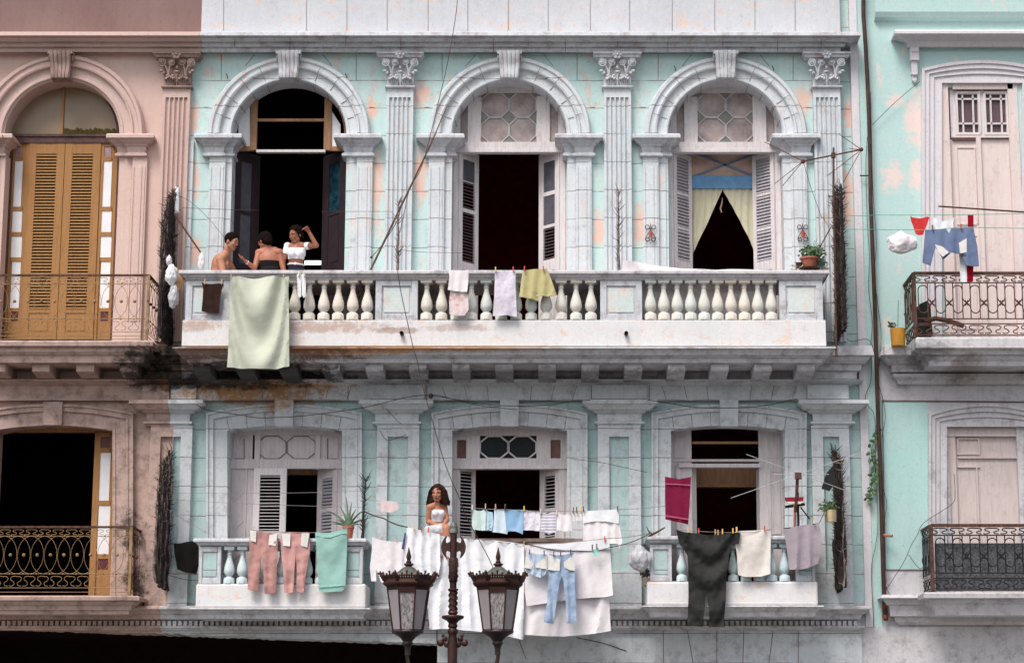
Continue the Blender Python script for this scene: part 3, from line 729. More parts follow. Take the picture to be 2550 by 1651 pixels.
# =============== joinery ======================================================
def leaf(par, hx, fx, dh, df, yt, yb, regions, mats, stile=.17, th=.035, name='shutter'):
    """door or shutter leaf hinged at pixel column hx (depth dh), free edge at fx (depth df).
    regions: (y0,y1,kind) kind louvre/glass/panel; mats = (wood, slat, glass)"""
    pm = (yt+min(yb, 850 if yt < 900 else 1400))/2
    A = Vector((X(hx, pm, dh), -dh, 0)); B = Vector((X(fx, pm, df), -df, 0))
    u = (B-A); w = u.length; u.normalize(); n = Vector((u.y, -u.x, 0))
    if n.y > 0: n = -n
    mb = MB(); zt, zb = Z(yt, dh), Z(yb, dh); sw = w*stile
    def blk(u0, u1, z0, z1, t0, t1, m=0):
        mb.cur = m; P = []
        for zz in (z0, z1):
            for (uu, tt) in ((u0, t0), (u1, t0), (u1, t1), (u0, t1)): P.append(A + u*uu + n*tt + Vector((0, 0, zz)))
        mb.add(P, [(0,3,2,1),(4,5,6,7),(0,1,5,4),(1,2,6,5),(2,3,7,6),(3,0,4,7)]); mb.cur = 0
    blk(0, sw, zb, zt, -th/2, th/2); blk(w-sw, w, zb, zt, -th/2, th/2)
    last = zt
    for (y0, y1, kind) in regions:
        a, b = Z(y0, dh), Z(y1, dh)
        blk(sw, w-sw, a, last, -th/2+.003, th/2-.003); last = b
        if kind in ('louvre', 'open'):
            g_ = .38 if kind == 'open' else (1.35 if par is w3 else 1)
            k = max(3, int((a-b)/.047)); st = (a-b)/k
            for i in range(k):
                zc = b + st*(i+.5); mb.cur = 1
                P = []
                for uu in (sw, w-sw):
                    for (tt, dz) in ((-.020, st*.42*g_), (-.014, st*.52*g_), (.022, -st*.30*g_), (.016, -st*.42*g_)): P.append(A + u*uu + n*tt + Vector((0, 0, zc+dz)))
                mb.add(P, [(0,1,2,3),(7,6,5,4),(0,4,5,1),(1,5,6,2),(2,6,7,3),(3,7,4,0)]); mb.cur = 0
        elif kind == 'panel':
            blk(sw, w-sw, b, a, -.006, .004); blk(sw+.02, w-sw-.02, b+.03, a-.03, .004, .010)
        else: blk(sw, w-sw, b, a, -.004, .004, 2)
    blk(sw, w-sw, zb, last, -th/2+.003, th/2-.003)
    return build(mb, name, list(mats), par)
def octagon(mb, x0, x1, y0, y1, d, cut=.28, r=.008):
    cx, cy = (x1-x0)*cut, (y1-y0)*cut
    P = [(x0+cx,y0),(x1-cx,y0),(x1,y0+cy),(x1,y1-cy),(x1-cx,y1),(x0+cx,y1),(x0,y1-cy),(x0,y0+cy),(x0+cx,y0)]
    for p, q in zip(P[:-1], P[1:]): mb.bar(at(p[0], p[1], d), at(q[0], q[1], d), r*2, .012)
def clip_arch(x, c, r=137, cy=336):
    return cy - math.sqrt(max(0, r*r-(x-c)**2))
WD = -.27
def upper_window(c, kind):
    e = sub_empty('window', at(c, 850, WP), BLD)
    fr = m_wwood if kind != 'dark' else m_bwood
    mb = MB(); cc = (X(c, 336, WD), Z(336, WD)); k = M(1, 330, WD)
    Rr = 150 if kind != 'dark' else 148
    mb.ring(cc, [(Rr*k, WD), ((133 if kind != 'dark' else 139)*k, WD), ((133 if kind != 'dark' else 139)*k, WD-.06)], 0, 180, 40)
    def mull(a, b, m=mb):
        ya = max(clip_arch(a, c), clip_arch(b, c))-4; m.pbox(a, ya, b, 374, WD-.07, WD+.012)
    if kind == 'dark':
        mull(c-94, c-78); mull(c+89, c+107)
        mb.pbox(c-79, 296, c+90, 302, WD-.05, WD+.0); 
        build(mb, 'frame', m_bwood, e)
        m2 = MB(); m2.pbox(c-80, 373, c+92, 379, WD-.06, WD+.03); build(m2, 'rail', m_wwood, e)
        for s, a, b in ((-1, c-124, c-95), (1, c+108, c+130)):
            m2 = MB(); yt = clip_arch(a if s < 0 else b, c, 134)
            P = [at(x, y, WD-.03) for x, y in ((a, 366), (a, yt+8), (b, clip_arch(b, c, 128)+10 if s<0 else yt+8), (b, 366))] if s < 0 else [at(x, y, WD-.03) for x, y in ((a, 366), (a, clip_arch(a, c, 128)+10), (b, yt+8), (b, 366))]
            m2.prism([(p.x, p.z) for p in P][::-1], WD-.05, WD-.02); build(m2, 'side_pane', m_white, e)
            m2 = MB(); m2.pbox(min(a,b)-8, 365, max(a,b)+8, 376, WD-.05, WD); build(m2, 'side_rail', m_bwood, e)
        return e
    mull(c-103, c-70); mull(c+68, c+101)
    mb.pbox(c-146, 354, c+146, 377, WD-.08, WD+.03); mb.pbox(c-146, 372, c+146, 379, WD-.08, WD+.05)
    mb.pbox(c-70, 206, c+68, 231, WD-.07, WD+.005)
    mb.pbox(c-139, 262, c-122, 360, WD-.06, WD+.002); mb.pbox(c+122, 262, c+139, 360, WD-.06, WD+.002)
    # jambs down to the floor
    for a, b in ((c-146, c-129), (c+127, c+146)):
        mb.pbox(a, 377, b, 850, WP-.03, WD+.02); mb.pbox(a+6, 377, b-6, 850, WD+.02, WD+.035)
    build(mb, 'frame', fr, e)
    m2 = MB(); zb_ = Z(358, WD-.045); m2.prism([(cc[0]-140*k, zb_), (cc[0]+140*k, zb_)] + [(cc[0]+140*k*math.cos(math.pi*i/32), cc[1]+140*k*math.sin(math.pi*i/32)) for i in range(33)], WD-.052, WD-.045)
    build(m2, 'fanlight_pane', m_glassd, e)
    m2 = MB()
    for (a, b) in ((c-69, c-1), (c+1, c+67)):
        octagon(m2, a, b, 232, 292, WD-.03); octagon(m2, a, b, 294, 355, WD-.03)
    build(m2, 'fanlight_leading', m_lead, e)
    mgp = plain('green_grey_glass', (.20,.21,.19), .4)
    if 1:
        for P in (((c-1, 278), (c+14, 293), (c-1, 308), (c-16, 293)), ((c-19, 232), (c+17, 232), (c-1, 247)), ((c-19, 355), (c+17, 355), (c-1, 341)), ((c-69, 278), (c-69, 308), (c-54, 293)), ((c+67, 278), (c+67, 308), (c+52, 293))):
            P = [at(x, y, WD-.038) for x, y in P]; m2 = MB(); m2.prism([(p.x, p.z) for p in P], WD-.045, WD-.036); build(m2, 'green_pane', mgp, e)
    return e
w1 = upper_window(718, 'dark'); w2 = upper_window(1268, 'light'); w3 = upper_window(1807, 'light')
WM = (m_wwood, m_slat, m_glassg)
leaf(w1, 574, 641, WD, WD-.42, 371, 846, [(396,518,'glass'),(527,650,'glass'),(672,830,'panel')], (m_dwood, m_dwood, m_glassg), .30)
leaf(w1, 861, 803, WD, WD-.42, 371, 846, [(396,518,'glass'),(527,650,'panel'),(672,830,'panel')], (m_dwood, m_dwood, m_glassb), .26)
leaf(w2, 1140, 1189, WD-.02, WD-.36, 372, 846, [(393,446,'glass'),(448,515,'open'),(524,648,'open'),(668,832,'panel')], WM, .19)
leaf(w2, 1395, 1343.5, WD-.02, WD-.36, 372, 846, [(395,470,'glass'),(480,553,'glass'),(560,640,'open'),(668,832,'panel')], WM, .22)
leaf(w3, 1678, 1722.5, WD-.02, WD-.33, 376, 846, [(388,474,'louvre'),(481,560,'louvre'),(567,643,'louvre'),(668,832,'panel')], WM, .17)
leaf(w3, 1932, 1878, WD-.02, WD-.33, 376, 846, [(388,474,'louvre'),(481,560,'louvre'),(567,643,'louvre'),(668,832,'panel')], WM, .17)
# inner lobby screen of the right upper window: board, laths, blue beam
mb = MB(); mb.pbox(1716, 379, 1890, 446, WD-.42, WD-.40); build(mb, 'transom_board', m_beige, w3)
mb = MB(); q = WD-.39
for a, b in (((1726,380),(1880,440)),((1880,384),(1726,440)),((1722,381),(1885,381))): mb.bar(at(*a, q), at(*b, q), .03, .02)
build(mb, 'cross_lath', m_bluel, w3)
mb = MB(); mb.pbox(1718, 438, 1886, 469, WD-.46, WD-.36); build(mb, 'beam', m_blue, w3)

def lower_window(c, o0, o1):
    return sub_empty('window', at(c, 1500, WP), BLD)
l1, l2, l3 = lower_window(708, 565, 852), lower_window(1268, 1126, 1412), lower_window(1812, 1671, 1955)
def rect_frame(mb, x0, y0, x1, y1, t, d0, d1):
    mb.pbox(x0, y0, x1, y0+t, d0, d1); mb.pbox(x0, y1-t, x1, y1, d0, d1); mb.pbox(x0, y0+t, x0+t, y1-t, d0, d1); mb.pbox(x1-t, y0+t, x1, y1-t, d0, d1)
# W1: closed lilac-grey joinery
mb = MB(); mb.pbox(560, 1055, 858, 1083, WP-.03, WD); mb.pbox(560, 1143, 858, 1166, WP-.03, WD+.02); mb.pbox(629, 1083, 643, 1500, WP-.03, WD+.01); mb.pbox(785, 1083, 797, 1167, WP-.03, WD+.01)
mb.pbox(643, 1083, 785, 1143, WP-.03, WD-.03)
mb.pbox(560, 1083, 572, 1500, WP-.03, WD+.01); mb.pbox(572, 1083, 629, 1143, WP-.03, WD-.02); mb.pbox(572, 1166, 629, 1500, WP-.03, WD-.02)
mb.pbox(797, 1083, 858, 1143, WP-.03, WD-.02); mb.pbox(838, 1166, 858, 1500, WP-.03, WD)
rect_frame(mb, 582, 1090, 612, 1143, 3, WD-.02, WD-.008); rect_frame(mb, 812, 1090, 842, 1143, 3, WD-.02, WD-.008)
mb.pbox(606, 1166, 611, 1500, WD-.02, WD)
for y in (1224, 1296, 1370): mb.bar(at(581, y+24, WD-.015), at(606, y, WD-.015), .02, .015)
build(mb, 'frame', m_lwood, l1)
m2 = MB()
octagon(m2, 643, 712, 1086, 1142, WD-.025, .26, .006); octagon(m2, 715, 785, 1086, 1142, WD-.025, .26, .006)
for a, b in (((608,1092),(608,1143)),((584,1142),(608,1142)),((815,1092),(815,1143)),((815,1142),(840,1142))): m2.bar(at(*a, WD-.004), at(*b, WD-.004), .012, .006)
build(m2, 'fanlight_moulding', old_wood('brown_edge_wood', (.20,.15,.15), (.12,.09,.09), .5), l1)
leaf(l1, 630, 712, WD+.02, WD+.02, 1166, 1500, [(1183,1322,'open'),(1345,1480,'panel')], (m_wwood, m_wwood, m_glassg), .19)
leaf(l1, 840, 791, WD, WD-.30, 1163, 1500, [(1187,1262,'louvre'),(1272,1338,'louvre'),(1350,1480,'panel')], (m_lwood, m_slat, m_glassg), .24)
mb = MB(); mb.pbox(713, 1166, 792, 1181, WD-.6, WD-.5); build(mb, 'inner_beam', m_bwood, l1)
# W2
mb = MB(); mb.pbox(1122, 1055, 1416, 1084, WP-.03, WD); mb.pbox(1122, 1141, 1416, 1158, WP-.03, WD+.02); mb.pbox(1122, 1158, 1416, 1167, WP-.03, WD+.05)
for a, b in ((1122,1138),(1161,1195),(1336,1371),(1396,1416)): mb.pbox(a, 1084, b, 1141, WP-.03, WD+.01)
mb.pbox(1138, 1084, 1161, 1095, WP-.03, WD); mb.pbox(1371, 1084, 1396, 1095, WP-.03, WD)
mb.pbox(1122, 1167, 1139, 1500, WP-.03, WD+.01); mb.pbox(1392, 1167, 1416, 1500, WP-.03, WD+.01); mb.pbox(1400, 1167, 1406, 1500, WD+.01, WD+.025)
build(mb, 'frame', m_wwood, l2)
m2 = MB(); m2.pbox(1195, 1080, 1336, 1142, WP-.03, WP-.01); build(m2, 'fanlight_pane', m_glassk, l2)
mbp = plain('brown_pane_wood', (.20,.10,.08), .6)
for a, b in ((1138,1161),(1371,1396)): m2 = MB(); m2.pbox(a, 1094, b, 1142, WP-.03, WP+.0); build(m2, 'brown_pane', mbp, l2)
m2 = MB(); octagon(m2, 1196, 1265, 1086, 1141, WD-.03, .28, .011); octagon(m2, 1267, 1335, 1086, 1141, WD-.03, .28, .011); build(m2, 'fanlight_leading', m_wwood, l2)
leaf(l2, 1136, 1182, WD, WD-.22, 1160, 1500, [(1172,1332,'open'),(1345,1480,'panel')], (m_wwood, m_white, m_glassg), .17)
leaf(l2, 1396, 1346, WD, WD-.30, 1160, 1500, [(1182,1262,'open'),(1272,1336,'open'),(1350,1480,'panel')], (m_wwood, m_wwood, m_glassg), .24)
# W3
mb = MB(); mb.pbox(1666, 1052, 1724, 1500, WP-.03, WD-.02); mb.pbox(1892, 1052, 1960, 1500, WP-.03, WD-.02)
mb.pbox(1666, 1143, 1892, 1149, WP-.03, WD+.0); mb.pbox(1690, 1154, 1894, 1163, WP-.03, WD+.04)
rect_frame(mb, 1680, 1090, 1708, 1140, 3, WD-.02, WD-.008); rect_frame(mb, 1912, 1086, 1942, 1140, 3, WD-.02, WD-.008)
rect_frame(mb, 1922, 1172, 1944, 1330, 3, WD-.02, WD-.008); mb.pbox(1662, 1163, 1680, 1500, WD-.02, WD+.01)
build(mb, 'frame', m_lwood, l3)
m2 = MB(); m2.pbox(1724, 1099, 1892, 1105, WP-.03, WP+.01); build(m2, 'transom_bar', m_bwood, l3)
m2 = MB(); m2.pbox(1725, 1164, 1892, 1211, WD-.75, WD-.65); m2.pbox(1725, 1205, 1892, 1212, WD-.78, WD-.62); build(m2, 'inner_beam', m_bwood, l3)
leaf(l3, 1684, 1733, WD, WD-.22, 1160, 1500, [(1183,1262,'louvre'),(1268,1336,'louvre'),(1350,1480,'panel')], (m_wwood, m_slat, m_glassg), .22)
leaf(l3, 1918, 1887, WD, WD-.34, 1163, 1500, [(1182,1262,'glass'),(1272,1336,'glass'),(1350,1480,'panel')], (m_wwood, m_slat, m_glassk), .3)

# ---------------- pink house joinery -----------------------------------------
pw = sub_empty('window', at(150, 850, WP), PNK)
mb = MB(); cc = (X(152, 336, WD), Z(336, WD)); k = M(1, 330, WD)
mb.ring(cc, [(152*k, WD), (138*k, WD), (138*k, WD-.05)], 0, 180, 40); mb.pbox(5, 334, 300, 356, WP-.03, WD+.03); mb.pbox(5, 334, 300, 340, WD+.03, WD+.05)
mb.pbox(284, 356, 300, 850, WP-.05, WD+.02); mb.pbox(5, 356, 21, 850, WP-.05, WD+.02)
build(mb, 'frame', plain('dark_brown_wood', (.085,.035,.03), .6, var=.4), pw)
m2 = MB(); m2.ring(cc, [(0.001, WD-.03), (141*k, WD-.03)], 0, 180, 32); build(m2, 'fanlight_pane', plain('cream_glass', (.27,.195,.125), .3, var=.08, scale=2), pw)
m2 = MB(); rnd = random.Random(5)
for i in range(60):
    x = 160+i*2.15; m2.ball(at(x, 332, WD-.01), M(6)*rnd.uniform(.5, 1.1), (1,.6,1.5+rnd.random()), 6, 4)
build(m2, 'moss', plain('olive_moss', (.07,.05,.01), .95), pw)
m2 = MB(); m2.pbox(154, 200, 159, 336, WD-.03, WD+.0); build(m2, 'mullion', m_ochre, pw)
OM = (m_ochre, old_wood('ochre_slat_wood', (.36,.20,.08), (.20,.10,.04), .4), m_white)
leaf(pw, 242, 153, WD, WD, 356, 846, [(384,846-75,'louvre'),(780,830,'panel')], OM, .215)
leaf(pw, 62, 151.5, WD, WD, 356, 846, [(384,846-75,'louvre'),(780,830,'panel')], OM, .215)
def side_light(xa, xb, par, ys, mats, y0, y1):
    mb = MB(); mb.pbox(xa, y0, xb, y1, WP-.03, WD-.02)
    for i, (a, b, m) in enumerate(ys): pass
    w = xb-xa; last = y0
    for (a, b, m) in ys: mb.pbox(xa+w*.16, last, xb-w*.16, a, WD-.02, WD+.0); last = b
    mb.pbox(xa+w*.16, last, xb-w*.16, y1, WD-.02, WD+.0)
    mb.pbox(xa, y0, xa+w*.16, y1, WD-.02, WD+.002); mb.pbox(xb-w*.16, y0, xb, y1, WD-.02, WD+.002)
    build(mb, 'side_light_frame', m_ochre, par)
    for (a, b, m) in ys:
        m2 = MB(); m2.pbox(xa+w*.17, a, xb-w*.17, b, WD-.019, WD-.012); build(m2, 'side_light_pane', m, par)
side_light(243, 284, pw, [(365,391,m_mauve),(401,515,m_white),(525,578,m_white),(588,641,m_white),(651,767,m_white),(776,800,m_maroon)], None, 356, 846)
side_light(21, 61, pw, [(365,391,m_mauve),(401,515,m_white),(525,578,m_white),(588,641,m_white),(651,767,m_white),(776,800,m_maroon)], None, 356, 846)
pl_ = sub_empty('window', at(130, 1500, WP), PNK)
mb = MB(); mb.pbox(-30, 1064, 290, 1076, WP-.03, WD); mb.pbox(-30, 1070, -14, 1500, WP-.03, WD); build(mb, 'frame', m_ochre, pl_)
side_light(236, 281, pl_, [(1087,1115,m_maroon),(1127,1246,m_white),(1258,1379,m_white),(1391,1418,m_maroon)], None, 1074, 1500)
mb = MB(); mb.pbox(228, 1074, 237, 1500, WP-.25, WD); build(mb, 'door_edge', m_ochre, pl_)

# ---------------- pink house balconies ---------------------------------------
def slab_block(par, a, b, prof, dbase, mat, corb=None, corbd=None, name='slab', base=None):
    mb = MB(); mb.pmould(a, b, prof, dbase, True, True, 0)
    return build(mb, name, mat, par)
PD = .85
pb = sub_empty('balcony', at(100, 900, PD), PNK)
slab_block(pb, -20, 368, [(848,PD+.04),(851,PD+.06),(861,PD+.05),(862,PD),(865,PD-.02),(875,PD-.01),(883,PD-.05),(885,PD-.08),(896,PD-.09),(903,PD-.10),(905,PD-.2)], PD-.03, m_pinkl)
for x in (-30, 80, 190, 298):
    x0, x1 = X(x, 910, PD-.2), X(x+44, 910, PD-.2); z1 = Z(903, PD-.2); zf = Z(925, PD-.2); pr = [(-(PD-.2), z1), (-(PD-.2), zf), (-.4, zf-.03), (0, zf-.06), (0, z1)]
    m2 = MB(); n = len(pr); m2.add([(x0, y, z) for y, z in pr] + [(x1, y, z) for y, z in pr], [tuple(range(n)), tuple(range(2*n-1, n-1, -1))] + [(i, (i+1)%n, (i+1)%n+n, i+n) for i in range(n)])
    build(m2, 'corbel', m_pinkl, pb, bevel=.006)
plb = sub_empty('balcony', at(100, 1500, .6), PNK)
slab_block(plb, -40, 333, [(1483,.66),(1486,.70),(1494,.69),(1495,.63),(1505,.60),(1507,.57),(1518,.56),(1520,.53),(1529,.52),(1530,.4)], .60, m_pinkl)

def scroll_s(mb, a, b, c, d, t, r):
    """one S scroll in the cell x in [a,b], z in [c,d] at plane origin/dir function t(u,z)"""
    w, h = b-a, d-c
    P = [(a, c+h*.12), (a+w*.22, c+h*.10), (a+w*.38, c+h*.28), (a+w*.28, c+h*.5), (a+w*.12, c+h*.62), (a+w*.14, c+h*.84), (a+w*.34, c+h*.92), (a+w*.55, c+h*.90), (a+w*.80, c+h*.88), (a+w*.92, c+h*.70), (a+w*.80, c+h*.5), (a+w*.62, c+h*.36), (a+w*.68, c+h*.14), (a+w*.9, c+h*.1)]
    mb.tube([t(x, z) for x, z in smoothpts([Vector((p[0], p[1], 0)) for p in P], 3) and [(q.x, q.y) for q in smoothpts([Vector((p[0], p[1], 0)) for p in P], 3)]], r, 5)
def rail_panel(par, A, B, zt, zb, style, mats):
    """iron railing from A to B (plan points)"""
    A = Vector((A[0], A[1], 0)); B = Vector((B[0], B[1], 0)); L = (B-A).length; u = (B-A).normalized(); H_ = zt-zb
    T = lambda s, z: A + u*s + Vector((0, 0, z))
    mh = MB(); mh.bar(T(0, zt), T(L, zt), .045 if style != 'gold' else .03, .03); build(mh, 'handrail', mats[0], par)
    mb = MB(); r = .0042 if style == 'gold' else .0085
    unit = .19 if style == 'gold' else .255; k = max(1, round(L/unit)); un = L/k
    if style == 'gold':
        bars = (.13, .67, .87, .93)
        z1, z2, z3 = zt-H_*.13, zt-H_*.67, zt-H_*.87
        for i in range(k):
            scroll_s(mb, i*un, (i+1)*un, z1+.012, zt-.03, T, r)
            scroll_s(mb, i*un, (i+1)*un, z3+.01, z2-.02, T, r)
            c = (i+.5)*un; hw = un*.98; zc = (z1+z2)/2; hh = (z1-z2)/2
            pts = [(c+hw*math.cos(a), zc+hh*math.sin(a)) for a in [j*math.pi/12 for j in range(25)]]
            pts = [(min(max(x, 0), L), z) for x, z in pts]
            mb.tube([T(x, z) for x, z in pts], r*.8, 4)
            mb.ball(T(i*un, zc), .024); mb.ball(T(i*un, z1), .014); mb.ball(T(i*un, z2), .014)
        mb.tube([T(0, zb+.02), T(L, zb+.02)], r, 5)
    else:
        bars = (.15, .72, .80, .98)
        z1, z2, z3 = zt-H_*.15, zt-H_*.72, zt-H_*.80
        for i in range(k):
            scroll_s(mb, i*un, (i+1)*un, z1+.012, zt-.03, T, r); scroll_s(mb, i*un, (i+1)*un, zb+.03, z3-.01, T, r)
            c = (i+.5)*un; w = un*.27; zm = (z1+z2)/2; 
            up = [(c-w, z2+.30*(z1-z2)), (c-w, z1-.10)] + [(c-w*math.cos(a), z1-.10+w*.95*math.sin(a)) for a in [j*math.pi/8 for j in range(1,8)]] + [(c+w, z1-.10), (c+w, z2+.30*(z1-z2))]
            up = up + [(c+w*math.cos(a), z2+.30*(z1-z2)-w*1.1*math.sin(a)) for a in [j*math.pi/8 for j in range(1,8)]] + [(c-w, z2+.30*(z1-z2))]
            mb.tube([T(x, z) for x, z in up], r, 5)
            v = un*.5-w
            lo = [(c+w, z1), (c+w+.0, z1-.12)] + [(c+w+v-v*math.cos(a), z1-.20-v*1.3*math.sin(a)) for a in [j*math.pi/8 for j in range(0,9)]] + [(c+w+2*v, z1-.12), (c+w+2*v, z1)]
            lo = [(min(x, L), z) for x, z in lo]
            mb.tube([T(x, z) for x, z in lo], r, 5)
            hi = [(c+w, z2), (c+w, z2+.06)] + [(c+w+v-v*math.cos(a), z2+.14+v*1.3*math.sin(a)) for a in [j*math.pi/8 for j in range(0,9)]] + [(c+w+2*v, z2)]
            mb.tube([T(min(x, L), z) for x, z in hi], r, 5)
            for a in range(4): mb.ball(T(min(c+un*.5, L)+.03*math.cos(a*math.pi/2+.78), zm-.03+.035*math.sin(a*math.pi/2+.78)), .016)
            mb.ball(T(min(c+un*.5, L), zm-.03), .02)
    for t in bars: mb.tube([T(0, zt-H_*t), T(L, zt-H_*t)], r*1.1, 5)
    build(mb, 'scrollwork', mats[1], par, smooth=False)
def railing(par, px0, px1, pyt, pyb, d, style, mats, ends=(True, True), pyref=None):
    e = sub_empty('railing', at((px0+px1)/2, pyb, d), par)
    zt, zb = Z(pyt, d), Z(pyb, d); x0, x1 = X(px0, pyt, d), X(px1, pyt, d)
    rail_panel(e, (x0, -d), (x1, -d), zt, zb, style, mats)
    mp = MB(); w = .018 if style == 'gold' else .024
    for x, f in ((x0, ends[0]), (x1, ends[1])):
        if f:
            rail_panel(e, (x, -d), (x, -.0), zt, zb, style, (mats[0], mats[2]))
            mp.box(x-w, x+w, -d-w, -d+w, zb-.03, zt)
    build(mp, 'post', mats[1] if style == 'gold' else mats[0], e)
    return e
railing(pb, -60, 371, 686, 848, PD, 'gold', (m_iron, m_gold, m_iron), (True, True))
railing(plb, -70, 328, 1312, 1486, .62, 'gold', (m_iron, m_gold, m_iron), (True, True))

# =============== right house ==================================================
hr = [opening(2362, 218, 2530, 850, 0, 'rect', 0, 2)]; hrl = [opening(2368, 1065, 2540, 1500, 0, 'seg', 10)]
mb = MB(); sheet_with_holes(mb, [(X(2153,500), Z(905)), (X(2153,500), Z(-90)), (X(2900,500), Z(-90)), (X(2900,500), Z(905))], hr, 0); build(mb, 'upper_wall', m_right, RGT)
mb = MB(); reveal(mb, hr[0], 0, -.3); reveal(mb, hrl[0], 0, -.3); build(mb, 'reveal', m_rtriml, RGT)
mb = MB(); sheet_with_holes(mb, [(X(2153,1250), Z(1560)), (X(2153,1250), Z(905)), (X(2900,1250), Z(905)), (X(2900,1250), Z(1560))], hrl, 0); build(mb, 'lower_wall', m_rtriml, RGT)
mb = MB(); mb.box(X(2900,500), X(2900,500)+.1, 0, 6.3, 0, Z(-90)); build(mb, 'side_wall', m_right, RGT)
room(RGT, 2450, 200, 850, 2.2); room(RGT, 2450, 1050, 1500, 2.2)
mb = MB(); mb.pbox(2197, 999, 2316, 1418, 0, .006); build(mb, 'aqua_panel', m_rightl, RGT)
jr = MB(); jr.bar(at(2196, 998, .01), at(2560, 1001, .01), .02, .012); jr.bar(at(2197, 998, .01), at(2205, 1418, .01), .01, .012); jr.bar(at(2200, 1418, .01), at(2312, 1418, .01), .01, .01); build(jr, 'panel_moulding', m_joint, RGT)
mb = MB(); mb.pbox(2153, -80, 2174, 1560, 0, .03); build(mb, 'corner_band', m_right, RGT)
mb = MB(); mb.pmould(2176, 2700, [(-30,.02),(-28,.16),(30,.14),(44,.10),(50,.05),(54,.01)], .02, False, False, 0); build(mb, 'cornice', m_right, RGT)
# hood
hd = [(75,.34),(78,.36),(84,.36),(86,.30),(91,.25),(97,.20),(103,.15),(112,.13),(117,.12),(119,.03)]
mb = MB(); mb.pmould(2262, 2618, hd, .12, True, True, 0); build(mb, 'window_hood', m_rtrim, RGT)
for x in (2267, 2590):
    mb = MB(); mb.pbox(x, 117, x+22, 150, 0, .13); mb.pbox(x+3, 150, x+18, 185, 0, .09); mb.pbox(x+5, 185, x+16, 202, 0, .06)
    mb.tube([at(x+3, 128, .12), at(x+19, 128, .12)], .03, 8); mb.tube([at(x+5, 186, .07), at(x+16, 186, .07)], .025, 8); mb.ball(at(x+11, 204, .03), .03)
    build(mb, 'hood_bracket', m_rtrim, RGT, bevel=.004)
# surround with pointed-segment head
def surround_r(o0, o1, i0, i1, top, rise, yb, itop, mat, name='window_surround'):
    mb = MB()
    for a, b, d in ((0,.14,.10),(.14,.30,.075),(.30,.36,.09),(.36,.55,.06),(.55,.60,.075),(.60,.92,.05),(.92,1,.065)):
        def path(t):
            xl = o0+(i0-o0)*t; xr = o1+(i1-o1)*t; yt = top+(itop-top)*t; rs = rise*(1-t)
            return [(xl, yb)] + [(xl+(xr-xl)*j/16, yt-rs*4*(j/16)*(1-j/16)) for j in range(17)] + [(xr, yb)]
        P, Q = path(a), path(b); vs = [at(x, y, d) for x, y in P] + [at(x, y, d) for x, y in Q]; n = len(P)
        mb.add(vs, [(i, i+1, i+1+n, i+n) for i in range(n-1)])
        for S_ in (P, Q):
            v = [at(x, y, d) for x, y in S_]; mb.add(v+[Vector((p.x, .003, p.z)) for p in v], [(i, i+1, i+1+n, i+n) for i in range(n-1)])
    build(mb, name, mat, RGT)
surround_r(2296, 2594, 2346, 2546, 172, 22, 850, 207, m_rtrim)
surround_r(2313, 2598, 2358, 2552, 1030, 26, 1500, 1062, m_rtriml)
rw = sub_empty('window', at(2450, 850, -.1), RGT)
mb = MB(); mb.pbox(2346, 205, 2372, 850, -.12, .02); mb.pbox(2522, 205, 2546, 850, -.12, .02); mb.pbox(2372, 205, 2522, 222, -.12, .02)
mb.pbox(2372, 338, 2522, 343, -.12, -.01); mb.pbox(2440, 343, 2452, 850, -.12, -.01)
mb.pbox(2372, 348, 2440, 850, -.12, -.06); mb.pbox(2452, 348, 2522, 850, -.12, -.06); rect_frame(mb, 2384, 366, 2432, 560, 3, -.06, -.045); rect_frame(mb, 2384, 585, 2432, 820, 3, -.06, -.045)
build(mb, 'frame', old_wood('pinkish_white_wood', (.72,.62,.60), (.56,.42,.38), .35), rw)
mb = MB(); mb.pbox(2372, 343, 2440, 349, -.12, -.02); build(mb, 'transom_shadow_gap', plain('brown_edge', (.16,.08,.07), .8), rw)
mb = MB()
for a, b in ((2366,2382),(2440,2452),(2510,2540)): mb.pbox(a, 203, b, 343, -.14, -.055)
build(mb, 'mullion', m_wwood, rw)
for a, b in ((2380, 2442), (2450, 2512)):
    mb = MB(); mb.pbox(a, 228, b, 338, -.13, -.1); build(mb, 'dark_pane', plain('mauve_dark_glass', (.12,.07,.085), .3), rw)
    mb = MB(); rect_frame(mb, a, 228, b, 336, 6, -.10, -.03)
    for x in (a+18, a+44): mb.pbox(x-2, 232, x+2, 332, -.09, -.05)
    for y in (247, 308): mb.pbox(a+4, y-2, b-4, y+2, -.09, -.05)
    build(mb, 'grille', m_wwood, rw)
rwl = sub_empty('window', at(2450, 1500, -.1), RGT)
mb = MB(); mb.pbox(2356, 1050, 2552, 1086, -.14, -.03); mb.pbox(2356, 1086, 2386, 1500, -.14, -.05); mb.pbox(2386, 1086, 2552, 1500, -.16, -.1)
rect_frame(mb, 2384, 1090, 2440, 1132, 4, -.1, -.07); rect_frame(mb, 2384, 1160, 2440, 1480, 4, -.1, -.07); mb.pbox(2386, 1136, 2552, 1141, -.1, -.06)
build(mb, 'frame', old_wood('pinkish_white_wood_dirty', (.62,.53,.51), (.46,.36,.33), .45), rwl)
